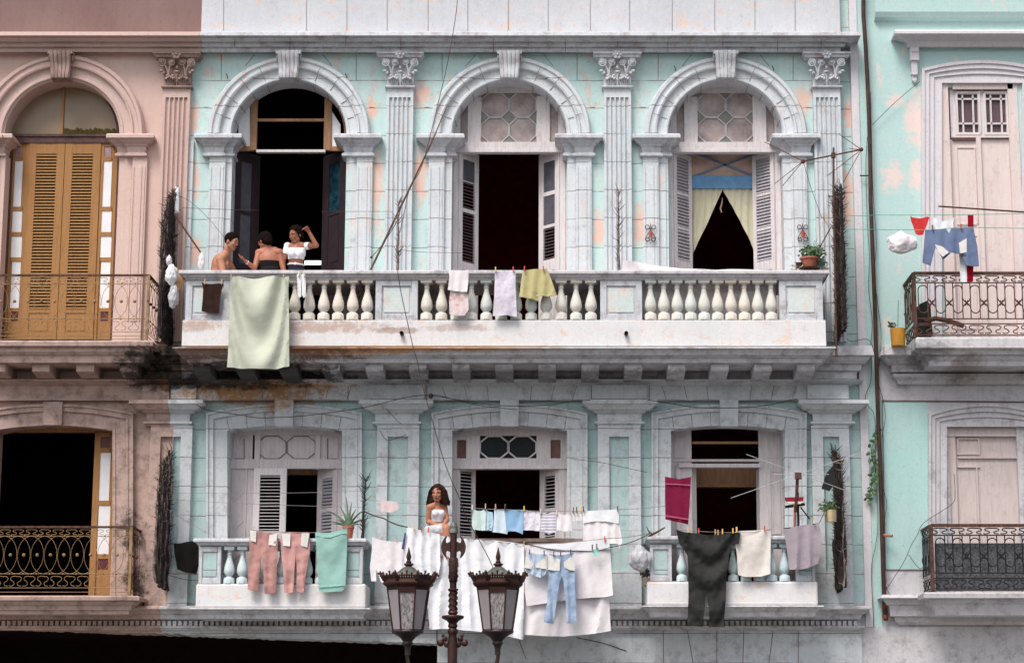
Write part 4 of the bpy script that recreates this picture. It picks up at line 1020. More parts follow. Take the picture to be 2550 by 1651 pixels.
# balconies
RD = .82
rb = sub_empty('balcony', at(2450, 865, RD), RGT)
slab_block(rb, 2290, 2640, [(840,RD+.03),(843,RD+.06),(866,RD+.06),(868,RD+.02),(872,RD-.02),(882,RD-.04),(884,RD-.10),(894,RD-.12),(900,RD-.15),(911,RD-.16),(913,RD-.3)], RD, m_rtriml)
slab_block(rb, 2222, 2640, [(866,.30),(884,.34),(886,.30),(896,.26),(905,.22),(908,.17),(926,.16),(928,.10)], .15, m_rtriml, name='ledge')
slab_block(rb, 2236, 2640, [(930,.16),(938,.15),(946,.10),(956,.08),(960,.02)], .08, m_rtriml, name='ledge')
railing(rb, 2275, 2620, 681, 838, RD, 'iron', (m_iron, m_iron, m_iron), (True, False))
rbl = sub_empty('balcony', at(2450, 1500, .72), RGT)
slab_block(rbl, 2315, 2640, [(1474,.78),(1477,.82),(1488,.81),(1490,.72),(1500,.70),(1505,.66),(1518,.64),(1531,.62),(1533,.4)], .72, m_rtriml)
slab_block(rbl, 2222, 2640, [(1480,.30),(1488,.34),(1491,.28),(1504,.24),(1508,.20),(1533,.18),(1535,.12),(1548,.10),(1556,.04)], .15, m_rtriml, name='ledge')
railing(rbl, 2318, 2620, 1308, 1472, .74, 'iron', (m_iron, m_blackiron, m_blackiron), (True, False))
mb = MB(); mb.pbox(2330, 1352, 2600, 1470, .60, .63); build(mb, 'backing_sheet', plain('speckled_grey_sheet', (.09,.09,.10), .8, var=.8, scale=30), rbl)
mb = MB(); mb.pbox(2153, 1560, 2900, 2300, -.6, .03); build(mb, 'ground_floor_wall', m_rtriml, RGT)

# ---------------- thorn barriers between the balconies ------------------------
m_thornl = plain('grey_brown_thorn_wood', (.16,.12,.11), .9, var=.6, scale=14)
def barb(mb, p, v, L, r, rnd):
    mb.tube([p, p + v*L*.5, p + v*L + Vector((0, 0, rnd.uniform(-.01, .03)))], [r, r*.7, r*.2], 4)
def thorn_panel(name, label, pxf, dmax, ytop, ybot, n, seed, spread=.03, slope=.35, slopeb=0, dmin=.05, dens=1.0):
    rnd = random.Random(seed); t = thing('thorn_barrier', label, 'barrier', (X(pxf, ybot, dmax), -(dmax/2), Z(ybot, dmax)), 'thorn branch barriers')
    x0 = X(pxf, (ytop+ybot)/2, dmax); zt, zb = Z(ytop, dmin), Z(ybot, dmin); mb = MB()
    for i in range(n):
        f = i/(n-1); d = dmin + (dmax-dmin)*f
        top = zt - slope*(zt-zb)*f**1.4*rnd.uniform(.85, 1.15) - rnd.uniform(0, .12)*(zt-zb)*.4; bot = zb + slopeb*math.sin(f*3.1)*0 + slopeb*f + rnd.uniform(0, .05)
        k = max(5, int((top-bot)/.16)); pts = []; x = x0+rnd.uniform(-spread, spread); y = -d
        for j in range(k+1):
            s = 1-(j/k)**3*.4
            pts.append(Vector((x + rnd.uniform(-1, 1)*spread*.7*s, y + rnd.uniform(-1, 1)*.03, bot+(top-bot)*j/k)))
        r0 = rnd.uniform(.013, .026); mb.cur = 1 if rnd.random() < .12 else 0
        mb.tube(pts, [r0*(1-.75*(j/k)) for j in range(k+1)], 5)
        nb = int((top-bot)/.085*dens)
        for j in range(nb):
            q = rnd.random(); a = q*k; i0 = min(int(a), k-1); p = pts[i0].lerp(pts[i0+1], a-i0)
            v = Vector((rnd.choice((-1, 1))*rnd.uniform(.25, 1), rnd.uniform(-1, 1), rnd.uniform(.0, 1.0))).normalized()
            barb(mb, p, v, rnd.uniform(.04, .11)*(1.25 if q > .85 else 1), .007, rnd)
    build(mb, 'thorny_branches', [m_thorn, m_thornl], t)
    return t
thorn_panel('t', 'tall black thorn barrier with white bags tied on, left of the stone balcony', 402, .95, 462, 868, 34, 1, slope=.25, slopeb=-.02, spread=.020)
thorn_panel('t', 'tall black thorn barrier at the right end of the upper stone balcony', 2102, 1.0, 466, 862, 36, 2, slope=.10, slopeb=.12, spread=.022)
thorn_panel('t', 'dark thorn barrier low on the joint between pink house and pale house', 393, .9, 1110, 1478, 28, 3, slope=.22, slopeb=.1)
thorn_panel('t', 'dark thorn barrier at the right of the lower floor with a tin hung on it', 2098, .85, 1105, 1478, 26, 4, slope=.16, slopeb=.02)
def thorn_stem(label, px, d, ytop, ybot, seed, lean=0, k=34, r=.022, light=True):
    rnd = random.Random(seed); p0 = at(px, ybot, d); t = thing('thorn_branch', label, 'branch', p0, 'thorn branch barriers')
    mb = MB(); mb.cur = 1 if light else 0; h = Z(ytop, d)-p0.z; n = 9; pts = [p0 + Vector((lean*j/n + rnd.uniform(-.008, .008), rnd.uniform(-.02, .02), h*j/n)) for j in range(n+1)]
    mb.tube(pts, [r*(1-.7*j/n) for j in range(n+1)], 6)
    for j in range(k):
        q = .08+.92*(1-(rnd.random()**1.7)); a = q*n; i0 = min(int(a), n-1); p = pts[i0].lerp(pts[i0+1], a-i0)
        v = Vector((rnd.choice((-1, 1))*rnd.uniform(.35, .9), rnd.uniform(-.7, .7), rnd.uniform(.4, 1.1))).normalized(); barb(mb, p, v, rnd.uniform(.06, .17), .006, rnd)
    m2 = MB()
    m2.v, m2.f, m2.mi = mb.v, mb.f, mb.mi
    build(m2, 'thorny_stem', [m_thorn, m_thornl], t); return t
thorn_stem('slender dry thorn branch on the upper coping, crossed by the leaning pole', 990, BD-.02, 505, 672, 5)
thorn_stem('slender dry thorn branch on the upper coping, right of the mustard shorts', 1541, BD-.02, 477, 672, 6)
thorn_stem('dark spiny branch at the right end of the lower left balcony beside the aloe', 903, LD+.02, 1193, 1340, 7, lean=.03, k=46, light=False)
# =============== laundry ======================================================
def cloth(name, label, cat, poly, d, mats, fold='vert', amp=.018, k=3.0, seed=0, thick=.012, group=None, o=None, extra=(), res=6, parent=None, hem=.3, wr=.006, cy=None):
    """hanging cloth: outline in photo pixels at depth d; fold = vert / swag / vee; extra = [(poly, matindex)] patches sewn on"""
    if o: poly = [(o[0]+x/3.853, o[1]+y/3.853) for x, y in poly]
    xs = [p[0] for p in poly]; ys = [p[1] for p in poly]; x0, x1, y0, y1 = min(xs), max(xs), min(ys), max(ys)
    def inside(x, y, P):
        c = False; n = len(P)
        for i in range(n):
            (xa, ya), (xb, yb) = P[i], P[i-1]
            if (ya > y) != (yb > y) and x < (xb-xa)*(y-ya)/(yb-ya)+xa: c = not c
        return c
    pts = []; n = len(poly)
    for i in range(n):
        a, b = poly[i], poly[(i+1)%n]; L = math.hypot(b[0]-a[0], b[1]-a[1]); m = max(1, int(L/res))
        for j in range(m): pts.append((a[0]+(b[0]-a[0])*j/m, a[1]+(b[1]-a[1])*j/m))
    nb = len(pts); edges = [(i, (i+1)%nb) for i in range(nb)]
    yy = y0+res*.5; row = 0
    while yy < y1:
        xx = x0 + (res*.5 if row % 2 else res)
        while xx < x1:
            if inside(xx, yy, poly) and min(math.hypot(xx-p[0], yy-p[1]) for p in pts[:nb]) > res*.55: pts.append((xx, yy))
            xx += res
        yy += res*.9; row += 1
    V, E_, Fc, *_ = delaunay_2d_cdt([Vector(p) for p in pts], edges, [], 1, 1e-4)
    w, h = x1-x0, y1-y0
    def f(x, y):
        u, v = min(1, max(0, (x-x0)/w)), (y-y0)/h
        nz = noise.noise(Vector((x*.012+seed*3.3, y*.006, seed*1.7)))
        if fold == 'vert': a = math.sin(2*math.pi*(k*u+seed*.37+nz*.8))*(hem+(1-hem)*v)*amp + math.sin(2*math.pi*(k*2.3*u+seed+nz))*amp*.3*v
        elif fold == 'swag': 
            s = v*1.0 - .9*(4*u*(1-u))**.8*.5; a = math.sin(2*math.pi*(k*s+nz*.4+seed*.2))*amp*(1.1-.55*v)*(4*u*(1-u)*.8+.2)
        else:
            s = v - 1.15*(4*u*(1-u))**.75; a = math.sin(2*math.pi*(k*s*.5+nz*.2+seed*.25))*amp*(.10+.90*4*u*(1-u))*(1-.3*v)
        b = noise.noise(Vector((x*.06, y*.045, seed*5.1)))*wr + noise.noise(Vector((x*.14, y*.11, seed*2.1)))*wr*.5
        g = .5-abs(noise.noise(Vector((x*.035+y*.012, y*.022-x*.01, seed*4.3))))*2; g2 = .5-abs(noise.noise(Vector((x*.07-y*.03, y*.05, seed*7.7))))*2
        return a + b + g*wr*.9 + g2*wr*.5
    fr = [at(p.x, p.y, d) + Vector((0, -f(p.x, p.y), 0)) for p in V]
    tris = [tuple(t) for t in Fc]
    cnt = {}
    for t in tris:
        for i in range(3):
            e = (t[i], t[(i+1)%3]); kk = tuple(sorted(e)); cnt.setdefault(kk, []).append(e)
    N = len(fr); mb = MB()
    mb.add(fr + [p + Vector((0, thick, 0)) for p in fr], tris + [(c+N, b+N, a+N) for a, b, c in tris] + [(e[0][0], e[0][0]+N, e[0][1]+N, e[0][1]) for e in cnt.values() if len(e) == 1])
    mats = mats if isinstance(mats, (list, tuple)) else [mats]
    ob = build(mb, name, mats[0], parent, smooth=True)
    for p in ob.data.polygons: p.use_smooth = True
    if not parent: tag(ob, label, cat, group)
    for j, (pp, mi, nm) in enumerate(extra):
        cloth(nm, None, None, pp, d+.012+amp*.5, mats[mi], 'vert', .004, 2, seed+j+1, .008, o=o, res=5, parent=ob, wr=.004)
    return ob
A_, B_, C_, E_ = (140,400), (700,400), (1250,400), (1830,400)
A1, B1, C1, E1 = (140,800), (700,800), (1250,800), (1830,800)
A2, B2, C2, E2 = (140,1200), (700,1200), (1250,1200), (1830,1200)
mc = {k: cloth_mat('cloth_'+k, *a) for k, a in dict(
    sage=((.55,.57,.47),(.51,.535,.44)), brown=((.035,.018,.014),), white=((.80,.80,.82),(.74,.75,.79)), softwhite=((.80,.76,.77),(.74,.69,.71)),
    pinkpat=((.74,.62,.62),None,('n',14,(.62,.33,.32),.7)), lilacpat=((.70,.66,.74),None,('n',22,(.46,.40,.55),.45)), yellow=((.55,.50,.26),(.48,.43,.21)),
    red=((.62,.045,.045),), dred=((.30,.008,.02),), denim=((.13,.17,.29),(.17,.22,.34)), pocket=((.76,.74,.70),), black=((.012,.010,.010),),
    rose=((.48,.26,.235),(.42,.22,.20)), rose2=((.56,.31,.29),(.50,.27,.25)), green=((.27,.46,.41),(.31,.51,.455)), greenb=((.36,.66,.56),), palepink=((.74,.60,.60),),
    purple=((.08,.07,.22),), mint=((.62,.76,.72),), lblue=((.46,.62,.74),), pblue=((.62,.72,.80),), mblue=((.26,.44,.66),(.33,.50,.68)),
    kidpat=((.78,.76,.82),None,('n',30,(.42,.36,.56),.6)), stripe=((.74,.72,.76),None,('stripe',150,(.22,.18,.36))), maroon=((.17,.010,.040),(.21,.016,.052)), maroonl=((.42,.10,.16),),
    char=((.026,.027,.027),(.040,.040,.039)), cream=((.74,.69,.64),(.68,.62,.57)), mauve=((.38,.32,.36),(.33,.28,.32)), ldenim=((.36,.46,.60),(.24,.32,.47)), pdenim=((.52,.62,.72),(.42,.52,.64)),
    mintc=((.40,.72,.66),)).items()}
RF = BD+.17
cloth('tank_top', 'dark brown sleeveless top pinned on the left pedestal of the upper balcony', 'top', [(1395,1165),(1425,1180),(1480,1185),(1530,1180),(1575,1178),(1602,1180),(1585,1240),(1572,1330),(1565,1465),(1470,1458),(1395,1445),(1405,1340),(1410,1240)], RF-.05, mc['brown'], 'vert', .010, 2, 1, o=A_)
cloth('bed_sheet', 'large sage green sheet hanging over the upper balcony rail down past the corbels', 'sheet',
      [(574,688),(600,690),(632,692),(660,688),(690,689),(708,691),(720,688),(718,722),(720,800),(720,870),(720,912),(690,918),(650,919.5),(610,918),(565,914),(569,860),(570,800),(572,740)], RF+.10, mc['sage'], 'vee', .075, 3.0, 2, o=None, thick=.006, res=6, wr=.003)
for q, xs in enumerate(((739, 750), (750, 761))):
    cloth('sock', ('left' if q == 0 else 'right')+' one of two long white socks pinned to the upper rail beside the sage sheet', 'sock', [(xs[0],683),(xs[1]-1,682),(xs[1],700),(xs[1]+q*1,725),(xs[1]+q,738),(xs[0]+6,742),(xs[0]+2,734),(xs[0]+1.5,710)], RF, mc['white'], 'vert', .006, 1, q, .02, 'white socks on the upper rail', res=4)
cloth('skirt', 'pink patterned cloth hanging below a white top on the upper rail', 'cloth', [(1625,1180),(1790,1180),(1785,1265),(1795,1300),(1800,1430),(1760,1485),(1680,1490),(1615,1470),(1612,1350),(1622,1250)], RF, mc['pinkpat'], 'vert', .012, 2.5, 4, o=B_)
cloth('blouse', 'white pinkish top pinned over pink cloth on the upper rail, left of middle door', 'top', [(1608,1045),(1640,1068),(1690,1062),(1750,1055),(1795,1048),(1800,1090),(1792,1200),(1786,1262),(1700,1256),(1600,1240),(1615,1120)], RF+.04, mc['softwhite'], 'vert', .012, 2.2, 5, o=B_)
cloth('shirt', 'pale lilac patterned sleeveless shirt on the upper rail beside yellow shorts', 'shirt', [(2052,1055),(2100,1068),(2170,1063),(2250,1055),(2250,1200),(2262,1500),(2170,1482),(2080,1492),(2030,1490),(2045,1300),(2050,1150)], RF, mc['lilacpat'], 'vee', .018, 1.5, 6, o=B_)
cloth('shorts', 'mustard yellow shorts pinned on the upper rail under the middle door', 'shorts', [(200,1055),(290,1043),(430,1038),(455,1090),(490,1190),(525,1290),(440,1302),(365,1295),(345,1345),(280,1325),(165,1305),(180,1180)], RF, mc['yellow'], 'vert', .022, 4, 7, o=C_, thick=.03)
cloth('bed_sheet', 'pinkish white sheet draped inside the upper balcony behind the right group of balusters', 'sheet', [(1552,648),(1575,651),(1620,659),(1700,667),(1800,671),(1930,673),(1936,800),(1545,800),(1546,700)], .72, mc['softwhite'], 'swag', .05, 3, 8, res=9)
cloth('underpants', 'small red underpants pinned on the green line right of the drainpipe', 'underpants', [(1685,532),(1702,545),(1780,557),(1850,538),(1866,548),(1842,620),(1820,670),(1808,712),(1760,716),(1735,700),(1710,620),(1690,580)], .95, mc['red'], 'vert', .006, 2, 9, o=E_, res=4)
cloth('vest', 'white vest on the green line between red underpants and red cloth', 'vest', [(1900,545),(1925,548),(1950,575),(2010,582),(2060,572),(2085,545),(2105,545),(2095,600),(2100,700),(1960,700),(1925,660),(1905,600)], .93, mc['white'], 'vert', .01, 2, 10, o=E_, res=5)
cloth('jeans', 'blue jeans hung upside down with white pockets out, above the iron balcony', 'jeans', [(1830,668),(2030,655),(2055,700),(2075,652),(2240,642),(2290,645),(2330,830),(2345,1010),(2215,1012),(2185,925),(2230,915),(2150,890),(2080,880),(2000,950),(1925,830),(1882,1003),(1800,980),(1815,830)], 1.02, [mc['denim'], mc['pocket']], 'vert', .02, 4, 11, o=E_, thick=.025,
      extra=[([(1920,805),(1990,825),(2055,880),(1995,925),(1945,870)], 1, 'pocket'), ([(2150,790),(2225,745),(2225,880),(2160,890)], 1, 'pocket')])
cloth('skirt', 'deep red cloth hanging behind the blue jeans at the right edge', 'cloth', [(2410,536),(2424,536),(2425,600),(2424,700),(2409,703),(2408,660),(2411,600)], .94, [mc['dred']], 'vert', .012, 2, 12)
cloth('towel', 'white towel hanging behind the blue jeans above the iron handrail', 'towel', [(2386,590),(2420,590),(2422,704),(2392,702)], .9, mc['white'], 'vert', .01, 2, 13)
# lower floor
cloth('cloth', 'black cloth tied up beside the left end of the lower left balcony', 'cloth', [(1128,588),(1180,587),(1270,570),(1350,560),(1368,620),(1366,800),(1340,882),(1240,868),(1160,835),(1150,760),(1135,680)], .45, mc['black'], 'vert', .02, 2, 14, o=A2)
LF = LD+.17
cloth('trousers', 'dusty pink trousers with cream pockets out, leftmost on the lower left balcony', 'trousers', [(1858,455),(1920,470),(2020,482),(2130,490),(2125,600),(2115,850),(2108,1060),(2060,1072),(2000,1068),(1990,900),(1978,720),(1965,720),(1950,880),(1935,1045),(1890,1042),(1835,1030),(1845,800),(1855,600)], LF, [mc['rose'], mc['pocket']], 'vert', .014, 3, 15, o=A2, thick=.025, wr=.014, res=5,
      extra=[([(1860,460),(1920,470),(1915,575),(1862,565)], 1, 'pocket'), ([(2045,510),(2125,490),(2105,612),(2035,600)], 1, 'pocket')])
cloth('trousers', 'lighter pink trousers with cream pockets out, beside the green towel', 'trousers', [(-5,490),(60,478),(150,480),(270,482),(278,600),(270,700),(235,900),(215,1060),(145,1045),(150,860),(140,700),(128,860),(115,1062),(30,1058),(20,850),(0,700)], LF, [mc['rose2'], mc['pocket']], 'vert', .014, 3, 16, o=B2, thick=.025, wr=.014, res=5,
      extra=[([(5,492),(90,495),(85,615),(20,612)], 1, 'pocket'), ([(195,492),(272,490),(250,625),(190,610)], 1, 'pocket')])
cloth('towel', 'mint green towel hanging on the lower left balcony', 'towel', [(325,480),(400,486),(480,482),(570,462),(635,445),(632,600),(625,800),(618,1000),(590,1046),(440,1056),(362,1045),(350,800),(335,600)], LF, [mc['green'], mc['greenb']], 'swag', .025, 1.3, 17, o=B2,
      extra=[([(332,500),(400,522),(480,520),(570,492),(634,480),(634,486),(570,500),(480,528),(400,530),(334,508)], 1, 'hem_fold'), ([(366,1000),(612,985),(612,992),(366,1008)], 1, 'hem_band')])
cloth('cloth', 'small pale pink cloth pinned on the wall line left of the seated woman', 'cloth', [(945,172),(1030,182),(1118,188),(1125,262),(1070,292),(1000,288),(958,290),(962,230)], .55, mc['palepink'], 'vert', .01, 2, 18, o=B2, res=5)
cloth('sheet', 'white folded sheet hanging left of the left lantern', 'sheet', [(870,525),(960,558),(1060,570),(1180,577),(1240,600),(1240,950),(960,962),(940,900),(912,838),(912,950),(862,948),(850,815),(870,650)], 1.18, mc['softwhite'], 'vert', .02, 1.5, 19, o=B2)
cloth('shirt', 'white long shirt on the line above the left lantern, purple strip beside it', 'shirt', [(1215,430),(1300,455),(1440,480),(1520,500),(1530,800),(1500,920),(1300,930),(1150,915),(1165,700),(1190,560)], 1.32, mc['white'], 'vert', .030, 3.6, 20, o=B2, thick=.02, res=5)
cloth('strap', 'narrow purple strap hanging at the left edge of the white shirt', 'strap', [(1185,485),(1200,490),(1178,645),(1155,640)], 1.34, mc['purple'], 'vert', .003, 1, 21, o=B2, res=4)
cloth('bed_sheet', 'very large white sheet hanging behind the lamp column and lanterns', 'sheet', [(1440,500),(1620,520),(1800,545),(2080,562),(2330,592),(2332,900),(2325,1480),(2322,1514),(2230,1490),(2000,1440),(1800,1425),(1600,1405),(1425,1412),(1415,1300),(1410,1100),(1440,800)], 1.25, mc['white'], 'vert', .032, 7, 22, o=B2, res=6, hem=.5, thick=.006)
cloth('bed_sheet', 'wide white sheet reaching lowest, behind the light blue jeans', 'sheet', [(215,602),(440,640),(770,600),(1005,600),(1000,1000),(1030,1110),(1045,1425),(900,1452),(600,1480),(400,1475),(212,1462),(208,1200),(206,900)], 1.20, mc['softwhite'], 'vert', .030, 3.2, 23, o=C2, res=9, thick=.006)
cloth('bed_sheet', 'white sheet folded over the line in front of the wide sheet, ending mid height', 'sheet', [(240,605),(590,590),(1020,545),(1040,650),(1065,1085),(1000,1100),(700,1120),(440,1160),(330,1175),(238,1190),(218,1050),(222,800)], 1.27, [mc['softwhite'], mc['white']], 'vert', .024, 3, 24, o=C2, res=9,
      extra=[([(260,600),(590,588),(1022,543),(1038,640),(860,660),(590,650),(400,630)], 1, 'folded_hem')])
cloth('towel', 'white pleated towel folded over the line at the right end of the baby clothes', 'towel', [(775,280),(950,272),(1125,262),(1135,450),(1155,570),(1130,635),(1108,590),(900,592),(775,600)], .92, [mc['softwhite'], mc['white']], 'vert', .014, 5, 25, o=C2,
      extra=[([(775,278),(950,270),(1125,260),(1120,398),(990,378),(900,375),(780,395)], 1, 'folded_hem')])
KG = 'baby clothes pinned in a row on the middle balcony'
kd = .92
for nm, lab, cat, o, poly, mt, fo in (
    ('vest', 'pale mint baby vest, leftmost in the baby clothes row', 'vest', B2, [(1845,262),(1880,276),(1920,274),(1950,262),(1965,300),(1962,465),(1900,462),(1835,452),(1830,350)], 'mint', 'vert'),
    ('shirt', 'light sky blue baby shirt second in the baby clothes row', 'shirt', B2, [(1960,255),(1985,280),(2030,290),(2035,380),(2025,465),(1968,466),(1966,330)], 'lblue', 'vert'),
    ('shirt', 'very pale blue baby shirt third in the baby clothes row', 'shirt', B2, [(2045,255),(2100,262),(2138,265),(2150,330),(2168,500),(2100,485),(2025,480),(2038,380)], 'pblue', 'vert'),
    ('shirt', 'mid blue baby shirt with dark hem in the baby clothes row', 'shirt', C2, [(20,262),(100,268),(205,265),(205,360),(200,500),(130,472),(60,470),(50,500),(38,400)], 'mblue', 'vee'),
    ('shirt', 'white baby shirt with tiny violet pattern in the baby clothes row', 'shirt', C2, [(210,265),(290,280),(368,285),(370,380),(360,470),(280,462),(205,462),(208,360)], 'kidpat', 'vert'),
    ('shirt', 'baby shirt with thin violet stripes in the baby clothes row', 'shirt', C2, [(373,290),(440,300),(515,280),(520,380),(520,480),(450,500),(400,480),(365,470),(376,380)], 'stripe', 'vert'),
    ('vest', 'plain white baby vest at the right end of the baby clothes row', 'vest', C2, [(527,285),(560,302),(600,316),(655,290),(665,380),(675,470),(600,472),(525,465)], 'softwhite', 'vert'),
    ): cloth(nm, lab, cat, poly, kd, mc[mt], fo, .013, 2, len(lab), o=o, group=KG, res=5)
for i, (a, b) in enumerate(((672, 700), (706, 734), (742, 770))):
    cloth('sock', ('first','second','third')[i]+' of three tiny white socks between the baby vest and pleated towel', 'sock', [(a,286),(b,286),(b-2,340),(b,372),(a+3,374),(a+3,330)], kd, mc['softwhite'], 'vert', .004, 1, i, o=C2, group='tiny socks on the baby clothes line', res=4)
cloth('shorts', 'pale denim shorts with pockets turned out, left of the light blue jeans', 'shorts', [(245,668),(330,690),(440,690),(438,800),(420,880),(370,918),(320,900),(240,865),(212,820),(235,740)], 1.42, [mc['pdenim'], mc['pocket']], 'vert', .02, 3, 26, o=C2, thick=.03, res=5,
      extra=[([(232,690),(300,790),(285,835),(212,820)], 1, 'pocket'), ([(318,790),(432,705),(430,835),(325,820)], 1, 'pocket')])
cloth('jeans', 'light blue jeans with white pockets turned out, in front of the white sheets', 'jeans', [(455,685),(520,700),(580,698),(640,690),(690,665),(695,800),(700,1000),(715,1335),(660,1355),(620,1352),(612,1150),(590,960),(575,900),(550,980),(515,1200),(495,1355),(440,1352),(400,1335),(435,1150),(445,900)], 1.42, [mc['ldenim'], mc['pocket']], 'vert', .018, 3, 27, o=C2, thick=.035, res=4, wr=.010,
      extra=[([(455,700),(560,742),(555,850),(500,850),(440,838)], 1, 'pocket'), ([(590,770),(690,690),(700,850),(650,845),(600,822)], 1, 'pocket')])
cloth('cloth', 'tiny mint green cloth pinned near the right edge of the white sheets', 'cloth', [(860,640),(880,650),(930,625),(925,700),(900,708),(875,704)], 1.4, mc['mintc'], 'vert', .008, 2, 28, o=C2, res=4)
mt_ = cloth('towel', 'maroon towel with lighter bands hanging before the lower right window shutter', 'towel', [(1656,1186),(1690,1193),(1721,1187),(1718,1250),(1714,1305),(1685,1299),(1657,1293),(1656,1240)], .85, [mc['maroon'], mc['maroonl']], 'vert', .014, 2, 29,
      extra=[([(1656.5,1203),(1720,1206),(1720,1209),(1656.5,1206)], 1, 'band'), ([(1657,1282),(1715,1291),(1715,1294.5),(1657,1286)], 1, 'band')])
cloth('overalls', 'charcoal long sleeved overalls with legs hanging over the lower right balcony', 'overalls', [(1672,455),(1750,482),(1890,492),(1980,505),(2060,500),(2200,488),(2285,478),(2272,590),(2215,590),(2178,700),(2160,850),(2148,1100),(2130,1390),(2060,1385),(1995,1390),(1985,1200),(1965,1020),(1945,1200),(1922,1385),(1850,1378),(1780,1380),(1790,1100),(1790,900),(1780,700),(1700,580)], LF+.04, mc['char'], 'swag', .05, 3.2, 30, o=C2, thick=.03, wr=.018, res=4)
cloth('towel', 'cream towel hanging right of the charcoal overalls', 'towel', [(0,478),(45,470),(200,464),(345,455),(342,700),(340,880),(250,905),(100,908),(30,890),(20,700),(5,600)], LF, mc['cream'], 'vee', .030, 1.3, 31, o=E2)
cloth('towel', 'mauve grey towel hung askew at the right end of the lower right balcony', 'towel', [(470,440),(580,425),(700,406),(800,395),(825,470),(838,560),(802,780),(700,825),(600,840),(525,838),(500,650)], LF+.05, mc['mauve'], 'vert', .03, 2.2, 32, o=E2)

# ---------------- clothes lines ----------------------------------------------
def line(label, pts, r=.004, mat=None, cat='clothesline', name='clothesline', group=None, smooth=False):
    mb = MB(); P = []
    for i in range(len(pts)-1):
        a, b = pts[i], pts[i+1]; s = a[3] if len(a) > 3 else .01
        seg = sag(at(*a[:3]), at(*b[:3]), s, 8); P += seg if i == 0 else seg[1:]
    mb.tube(P, r, 5)
    return tag(build(mb, name, mat or m_rope, None, smooth=True), label, cat, group)
m_green = plain('green_line_cord', (.10,.38,.26), .7)
line('upper green clothesline from thorn barrier to the far right', [(2098,536,.95,.01),(2180,536,.95,.01),(2600,531,.95,.02)], .005, m_green)
line('lower green clothesline carrying the blue jeans', [(2104,571.5,1.0,.0),(2206,572,1.0,.0),(2320,573,1.0,.0),(2395,566,1.0,.0),(2600,570,1.0,.0)], .005, m_green)
line('line carrying the pink trousers and green towel on the lower left balcony', [(622,1318,LF,.01),(700,1324,LF,.01),(790,1325,LF,.01),(866,1314,LF,.01)])
line('dark twisted line from the spiny branch to the white shirt', [(905,1272,.8,.01),(955,1290,1.05,.02),(1015,1312,1.3,.02),(1080,1326,1.3,.03)], .009, m_wire)
line('line carrying the large white sheets', [(1075,1329,1.26,.01),(1200,1343,1.26,.01),(1305,1354,1.26,.02),(1512,1340,1.28,.02),(1620,1326,.8,.01)], .005)
line('line carrying the light blue jeans and denim shorts', [(1304,1352,1.42,.0),(1365,1367,1.42,.02),(1437,1371,1.42,.03),(1520,1362,1.35,.03),(1618,1328,.8,.01)], .006, m_wire)
line('line carrying the baby clothes', [(1150,1262,.92,.01),(1260,1268,.93,.01),(1385,1272,.93,.01),(1545,1268,.93,.01),(1668,1258,.5,.01)])
line('line carrying the overalls and the cream towel', [(1680,1318,LF+.05,.01),(1845,1326,LF+.05,.01),(1922,1317,LF,.01)])
line('short line carrying the mauve towel up to the tin pot', [(1950,1315,LF+.04,.01),(2040,1302,LF+.04,.01),(2055,1268,LF+.04,.01)], .005, m_wire)
for i, (a, b, lab) in enumerate((((420,1227),(905,1222),'topmost'), ((420,1243),(905,1262),'middle'), ((415,1266),(540,1337),'slanting'))):
    line(lab+' of the thin lines crossing the lower left window', [(a[0],a[1],.55,.02),(b[0],b[1],.6,.02)], .0028, None, group='thin lines across the lower left window')
line('thin line behind the small pale pink cloth', [(905,1243,.54,.02),(1125,1256,.54,.0)], .0028)
line('thin line under the baby clothes running past the towel', [(1385,1318,.8,.0),(1600,1321,.8,.0)], .0028)
mb = MB(); mb.tube([at(1612,1337,.82), at(1635,1325,.84), at(1656,1313,.86)], [.016,.014,.01], 6); mb.tube([at(1625,1330,.83), at(1615,1322,.86), at(1610,1310,.88)], [.012,.009,.005], 5)
tag(build(mb, 'forked_stick', m_iron), 'forked wooden stick propping the lines at the lower right balcony', 'stick')
# clothespins
m_pins = {'yellow': plain('pin_yellow', (.75,.50,.12), .6), 'red': plain('pin_red', (.60,.08,.05), .6), 'wooden': plain('pin_wood', (.52,.34,.20), .7), 'dark': plain('pin_dark', (.10,.07,.09), .6), 'white': plain('pin_white', (.70,.66,.55), .6)}
def pins(lst, what, d, y_off=0):
    for (x, y, c) in lst:
        mb = MB(); p = at(x, y, d); w = .008
        mb.box(p.x-w, p.x+w, p.y-.014, p.y-.004, p.z-.035, p.z+.035); mb.box(p.x-w, p.x+w, p.y+.004, p.y+.014, p.z-.035, p.z+.035); mb.box(p.x-w*.8, p.x+w*.8, p.y-.004, p.y+.004, p.z-.006, p.z+.006)
        same = sorted(q[0] for q in lst if q[2] == c); n = len(same); k = same.index(x)
        pos = '' if n == 1 else ((('left of two ', 'right of two ')[k]) if n == 2 else (('leftmost of ', 'second from the left of ', 'third from the left of ', 'fourth from the left of ')[k] if k < n-1 else 'rightmost of ') + {3:'three ',4:'four ',5:'five '}[n])
        tag(build(mb, 'clothespin', m_pins[c], origin=p), f"{pos}{c} clothespin{'s' if n > 1 else ''} holding {what}", 'clothespin', f'{c} clothespins holding {what}' if n > 1 else None)
pins([(510,702,'wooden'),(552,702,'wooden')], 'the dark brown top', RF-.02)
pins([(576,689,'wooden'),(706,690,'wooden')], 'the sage green sheet', RF+.16)
pins([(744,682,'white'),(757,682,'white')], 'the long white socks', RF+.02)
pins([(1234,671,'yellow'),(1278,671,'red')], 'the lilac shirt', RF+.03)
pins([(1306,669,'red'),(1353,669,'red')], 'the mustard shorts', RF+.04)
pins([(2322,567,'dark'),(2393,564,'red')], 'the upside down jeans', 1.05)
